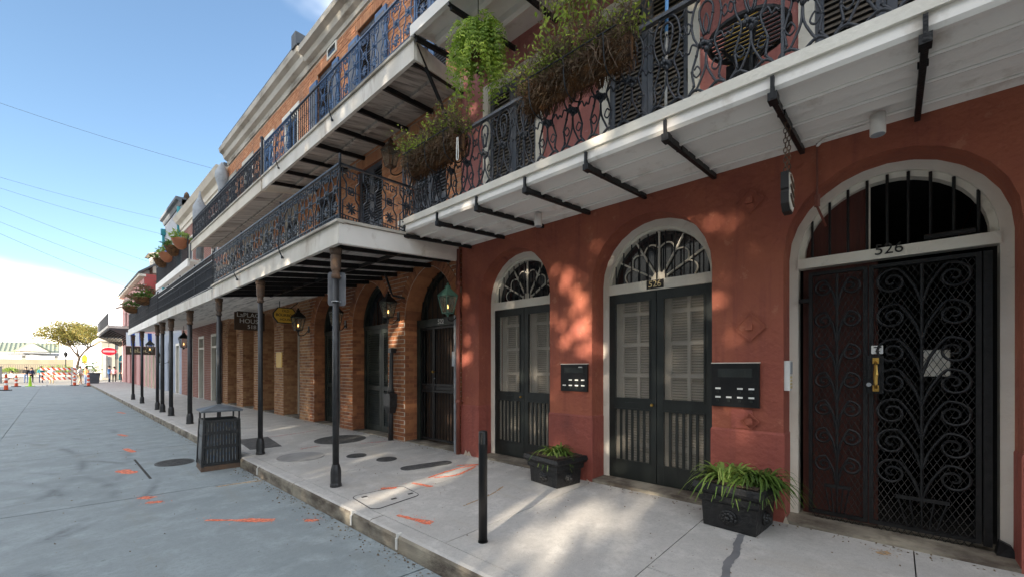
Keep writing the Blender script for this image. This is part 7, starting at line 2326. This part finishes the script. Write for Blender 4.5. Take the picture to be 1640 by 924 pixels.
os_ = thing('oval_sign', 'red oval hanging sign in front of the cream corner building', 'sign', (4.45, 70, 3.2))
m = MB(); m.prism_y([(4.30 + .72 * math.cos(2 * math.pi * k / 28), 3.55 + .50 * math.sin(2 * math.pi * k / 28)) for k in range(28)], 70.0, 70.08); m.build('board', 'cone_white', os_)
m = MB(); m.prism_y([(4.30 + .68 * math.cos(2 * math.pi * k / 28), 3.55 + .46 * math.sin(2 * math.pi * k / 28)) for k in range(28)], 69.97, 70.0); m.build('face', 'sign_red', os_)
MB().box(3.78, 4.82, 69.955, 69.968, 3.44, 3.66).build('lettering_band', 'cloth_pink', os_)
MB().bar((4.30, 70.04, 4.05), (4.30, 70.04, 4.6), .04).bar((4.3, 70.04, 4.6), (4.9, 70.04, 4.6), .05).bar((4.9, 70.04, 0), (4.9, 70.04, 4.7), .08).build('post', 'black_iron', os_)
tl = thing('traffic_signal', 'dark traffic signal beside the red oval sign', 'traffic light', (5.1, 71, 0))
MB().tube([(5.08, 71, 0), (5.08, 71, 4.6)], .05, 8).build('pole', 'black_iron', tl)
for z in (3.0, 4.2):
    MB().box(4.9, 5.2, 70.85, 71.0, z - .35, z + .35).build('signal_head', 'parapet_dark', tl)
# the square: wall, fence, pavilion, lamp, tree
fw_ = thing('garden_wall', 'long tan wall with railings behind the square', 'wall', (-3, 110, 0))
MB().box(-60, 2.2, 112, 112.4, 0, 3.1).build('wall', 'concrete_wall', fw_)
for k in range(70):
    MB().box(-16 + k * .25, -15.96 + k * .25, 110.9, 110.94, .6, 2.1).build('railing_bar', 'parapet_dark', fw_)
MB().box(-16, 1.6, 110.88, 110.96, 2.08, 2.14).build('railing_top', 'parapet_dark', fw_)
MB().box(-60, 2.5, 110.4, 111.3, 0, .55).build('bed_wall', 'far_cream', fw_)
for k, (x, w_) in enumerate(((-5.2, .8), (-1.2, 1.2), (.8, 1.4))):
    q = thing('bedding_plant', ('leftmost leafy plant in the bed behind the square', 'leafy plant in the middle of the bed behind the square', 'leafy plant in the bed right of the lamp post')[k], 'plant', (x, 110, .5), 'bed plants')
    m = MB(); clump(m, (x, 110.2, 1.0), w_, 260, .35, .12, rp); m.build('foliage', 'leaf_spider', q, kind='stuff')
pv = thing('pavilion', 'open market pavilion with pale green seamed roof and white gable', 'pavilion', (-4, 120, 0))
MB().hexa([(-60, 117, 4.35), (.4, 117, 4.35), (.4, 124, 6.3), (-60, 124, 6.3)], [(-60, 117, 4.5), (.4, 117, 4.5), (.4, 124, 6.45), (-60, 124, 6.45)]).build('roof', 'pavilion_roof', pv)
for k in range(48):
    x = .3 - k * .55
    MB().bar((x, 117, 4.53), (x, 124, 6.48), .05, .07).build('roof_seam', 'roof_slate', pv)
MB().prism_y([(-4.9, 4.5), (-.9, 4.5), (-2.9, 6.0)], 114.7, 116.9).build('gable', 'cornice_cream', pv)
MB().bar((-5.2, 116.5, 4.4), (-2.9, 116.5, 6.15), .4, .14, (0, 1, 0)).bar((-.6, 116.5, 4.4), (-2.9, 116.5, 6.15), .4, .14, (0, 1, 0)).build('gable_trim', 'pavilion_roof', pv)
MB().box(-60, .4, 116.9, 117.2, 3.75, 4.3).build('beam', 'grey_wall', pv)
for k in range(8):
    MB().box(.0 - k * 4 - .25, .25 - k * 4, 117.4, 117.9, 0, 3.75).build('pier', 'far_cream', pv)
lpst = thing('lamp_post', 'dark lamp post with lantern on the far square', 'lamp post', (1.0, 100, 0))
MB().tube([(1.05, 100, 0), (1.05, 100, 3.3)], .07, 8).build('post', 'black_iron', lpst)
MB().lathe([(.12, 3.3), (.26, 3.8), (.30, 3.85), (.05, 4.2)], (1.05, 100, 0), 8).build('lantern_head', 'black_iron', lpst)
ys = thing('street_sign', 'ochre oval sign beside the tree trunk on the square', 'sign', (3.2, 99, 0))
m = MB(); m.prism_y([(3.18 + .35 * math.cos(2 * math.pi * k / 16), 3.0 + .75 * math.sin(2 * math.pi * k / 16)) for k in range(16)], 99, 99.1); m.build('plate', 'sign_yellow', ys)
MB().tube([(3.18, 99.05, 0), (3.18, 99.05, 2.4)], .05, 6).build('post', 'steel', ys)

def tree(name, label, x, y, trunk_h, crown, nleaf, leafsize, mat, seed, r0=.2, skip=None, levels=4):
    """tapered trunk, forking limbs and leaf clumps round the twig ends"""
    rnd = random.Random(seed)
    t = thing(name, label, 'tree', (x, y, 0))
    m = MB(); tips = []
    cz, rx, ry, rz = crown
    def grow(p, d, L, r, lv):
        q = p + d * L
        mid = p.lerp(q, .5) + Vector((rnd.uniform(-.08, .08), rnd.uniform(-.08, .08), 0)) * L
        m.tube([p, mid, q], [r, r * .85, r * .7], 6 if lv < 2 else 4, False)
        if lv >= levels:
            tips.append(q); return
        for k in range(3 if lv else 4):
            a = rnd.uniform(0, 6.283)
            sp = rnd.uniform(.45, .95)
            dd = (d + Vector((math.cos(a) * sp * rx / rz * .9, math.sin(a) * sp * ry / rz * .9, rnd.uniform(-.1, .35)))).normalized()
            e = q + dd * L * .7
            if ((e.x - x) / rx) ** 2 + ((e.y - y) / ry) ** 2 + ((e.z - cz) / rz) ** 2 > 1.25:
                dd = (dd + (Vector((x, y, cz)) - q).normalized() * .6).normalized()
            grow(q, dd, L * rnd.uniform(.62, .82), r * .62, lv + 1)
            if lv >= 2 and rnd.random() < .4: tips.append(q)
    grow(Vector((x, y, 0)), Vector((.03, 0, 1)).normalized(), trunk_h, r0, 0)
    m.build('trunk', 'bark', t, True)
    lm = MB()
    per = max(1, nleaf // max(1, len(tips)))
    for tp in tips:
        sp = rnd.uniform(.35, .9) * min(rx, rz) * .30
        for k in range(per):
            q = tp + Vector((rnd.gauss(0, sp), rnd.gauss(0, sp), rnd.gauss(0, sp * .6)))
            if skip and skip(q): continue
            lm.leaf(q, leafsize * rnd.uniform(.6, 1.3), leafsize * .6 * rnd.uniform(.6, 1.2), (rnd.uniform(-1, 1), rnd.uniform(-1, 1), rnd.uniform(-1, .6)), (rnd.uniform(-1, 1), rnd.uniform(-1, 1), rnd.uniform(-.4, 1)))
    lm.build('crown', mat, t, kind='stuff')
    return t
tree('autumn_tree', 'spreading tree with thin yellow-green foliage on the far square', 2.5, 100, 3.2, (6.4, 6.2, 6.2, 3.6), 17000, .24, 'leaf_autumn', 43, .24)
MB().add([(-400, 113, -0.03), (400, 113, -0.03), (400, 118, 1.0), (-400, 118, 1.0)], [(0, 1, 2, 3)]).build('levee', 'sand_ground', kind='structure') if False else None

# ------------------------------------------------------------------ across the street (out of the picture; an open lot, and houses, wall and tree added to shade the street)
XO = -24.0
def across(y0, y1, h, label, col):
    t = thing('opposite_house', label, 'house', (XO, (y0 + y1) / 2, 0), 'houses across the street')
    n = max(1, round((y1 - y0) / 2.8))
    m = MB(); nfl = int(h / 3.4)
    for f in range(nfl):
        za = f * h / nfl; zb = (f + 1) * h / nfl
        oo = [op(y0 + (k + .5) * (y1 - y0) / n, 1.1, za + .4, za + 2.6) for k in range(n)]
        wall(m, 0, y0, y1, za, zb, oo, .25)
        for o in oo:
            MB().box(XO - .22, XO - .2, o['c'] - .55, o['c'] + .55, o['z0'], o['top']).build('window_pane', 'glass_mid', t)
    m.v = [(XO - x, y, z) for x, y, z in m.v]
    m.build('front_wall', col, t)
    MB().box(XO - 8, XO - .26, y0, y1, 0, h).build('body', col, t)
    MB().box(XO - .5, XO + .3, y0, y1, h, h + .3).build('cornice', 'cornice_cream', t)
MB().box(-9.2, -7.0, -14, 57.4, -.05, .15).build('pavement_opposite', 'walk_concrete', kind='structure')
across(-44, -9.3, 17.4, 'unseen tall cream house across the street, sized to shade it, behind the camera on the left', 'far_cream')
across(3.4, 22, 17.4, 'unseen tall cream house across the street, sized to shade it, opposite the galleries', 'far_cream')
across(22, 46, 16.6, 'unseen tall cream house across the street, sized to shade it, at its far corner', 'far_cream')
SHAFTS = [((2.2, 4.24, 0.18), 0.12), ((2.39, 4.26, 0.18), 0.14), ((2.68, 4.22, 0.18), 0.14), ((3.08, 4.29, 0.18), 0.14), ((3.45, 4.33, 0.18), 0.12), ((3.91, 4.42, 0.18), 0.12), ((2.61, 4.89, 0.18), 0.07), ((2.92, 4.9, 0.18), 0.08), ((3.34, 4.94, 0.18), 0.07), ((3.46, 2.86, 0.18), 0.13), ((3.9, 2.89, 0.18), 0.12), ((3.13, 2.79, 0.18), 0.12), ((2.57, 2.15, 0.18), 0.2), ((2.79, 2.1, 0.18), 0.2), ((3.02, 2.08, 0.18), 0.15), ((3.28, 2.05, 0.18), 0.14), ((3.7, 2.03, 0.18), 0.13), ((4.07, 2.05, 0.18), 0.12), ((4.29, 1.81, 0.18), 0.08), ((4.03, 1.89, 0.18), 0.1), ((3.2, 1.84, 0.18), 0.1), ((3.44, 1.79, 0.18), 0.1), ((3.7, 3.3, 0.18), 0.1), ((4.44, 4.73, 0.18), 0.1), ((3.65, 10.68, 0.18), 0.12), ((3.98, 10.63, 0.18), 0.12), ((4.49, 10.4, 0.18), 0.1), ((4.44, 2.95, 2.45), 0.16), ((4.44, 3.05, 2.66), 0.13), ((4.44, 2.91, 2.13), 0.17), ((4.44, 3.15, 1.99), 0.13), ((4.44, 2.82, 1.82), 0.12), ((4.44, 2.95, 1.43), 0.09), ((4.44, 5.07, 2.08), 0.1), ((4.44, 5.1, 1.73), 0.13), ((4.44, 4.99, 1.38), 0.1), ((4.44, 5.14, 2.49), 0.07), ((4.44, 7.04, 2.41), 0.15), ((4.44, 7.17, 2.06), 0.12), ((4.44, 8.02, 2.48), 0.1), ((4.44, 8.17, 1.97), 0.12), ((4.44, 11.93, 2.07), 0.12), ((4.44, 13.24, 2.11), 0.1), ((4.44, 1.13, 0.93), 0.1), ((4.44, 4.33, 1.86), 0.08), ]  # spots where sun patches fall; the crown is left open towards them
inv = -SUN_DIR
SKP = random.Random(8)
def in_shaft(q):
    for (p, r) in SHAFTS:
        d = q - Vector(p)
        k = d.dot(inv)
        if k > 0 and (d - inv * k).length < r + .02: return SKP.random() > .07
    return False
tr = thing('dapple_tree', 'unseen oak added across the street, its leaf gaps shaped to drop sun patches', 'tree', (-14.2, 0.0, 0))  # added out of view, crown shaped to dapple the pavement and walls
m = MB()
rnd = random.Random(77)
def limb(p, d, L, r, lv):
    q = p + d * L
    m.tube([p, p.lerp(q, .5) + Vector((0, rnd.uniform(-.1, .1), rnd.uniform(-.1, .1))) * L, q], [r, r * .85, r * .65], 6, False)
    if lv < 3:
        for k in range(3):
            limb(q, (d + Vector((rnd.uniform(-.3, .3), rnd.uniform(-.8, .8), rnd.uniform(-.1, .5)))).normalized(), L * .7, r * .6, lv + 1)
limb(Vector((-14.6, 0.0, 0)), Vector((0, 0, 1)), 5.0, .4, 0)
m.build('trunk', 'bark', tr, True)
lm = MB()
for k in range(70000):
    q = Vector((rnd.uniform(-15.4, -12.9), rnd.uniform(-7.0, 6.8), rnd.uniform(3.6, 15.0)))
    if in_shaft(q): continue
    lm.leaf(q, rnd.uniform(.17, .32), rnd.uniform(.10, .20), (rnd.uniform(-1, 1), rnd.uniform(-1, 1), rnd.uniform(-1, 1)), (rnd.uniform(-1, 1), rnd.uniform(-1, 1), rnd.uniform(-1, 1)))
lm.build('crown', 'leaf_oak', tr, kind='stuff')
gw = thing('shade_wall', 'unseen plastered wall added in the gap across the street to shade the road', 'wall', (XO, -3, 0))  # added out of view, its height set to keep sun off the road
MB().box(XO - .3, XO, -9.3, 3.4, 0, 6.0).build('wall', 'far_cream', gw); MB().box(XO - .35, XO + .05, -9.3, 3.4, 6.0, 6.15).build('coping', 'cornice_cream', gw)

for o in THINGS:
    if '_w' in o: del o['_w']
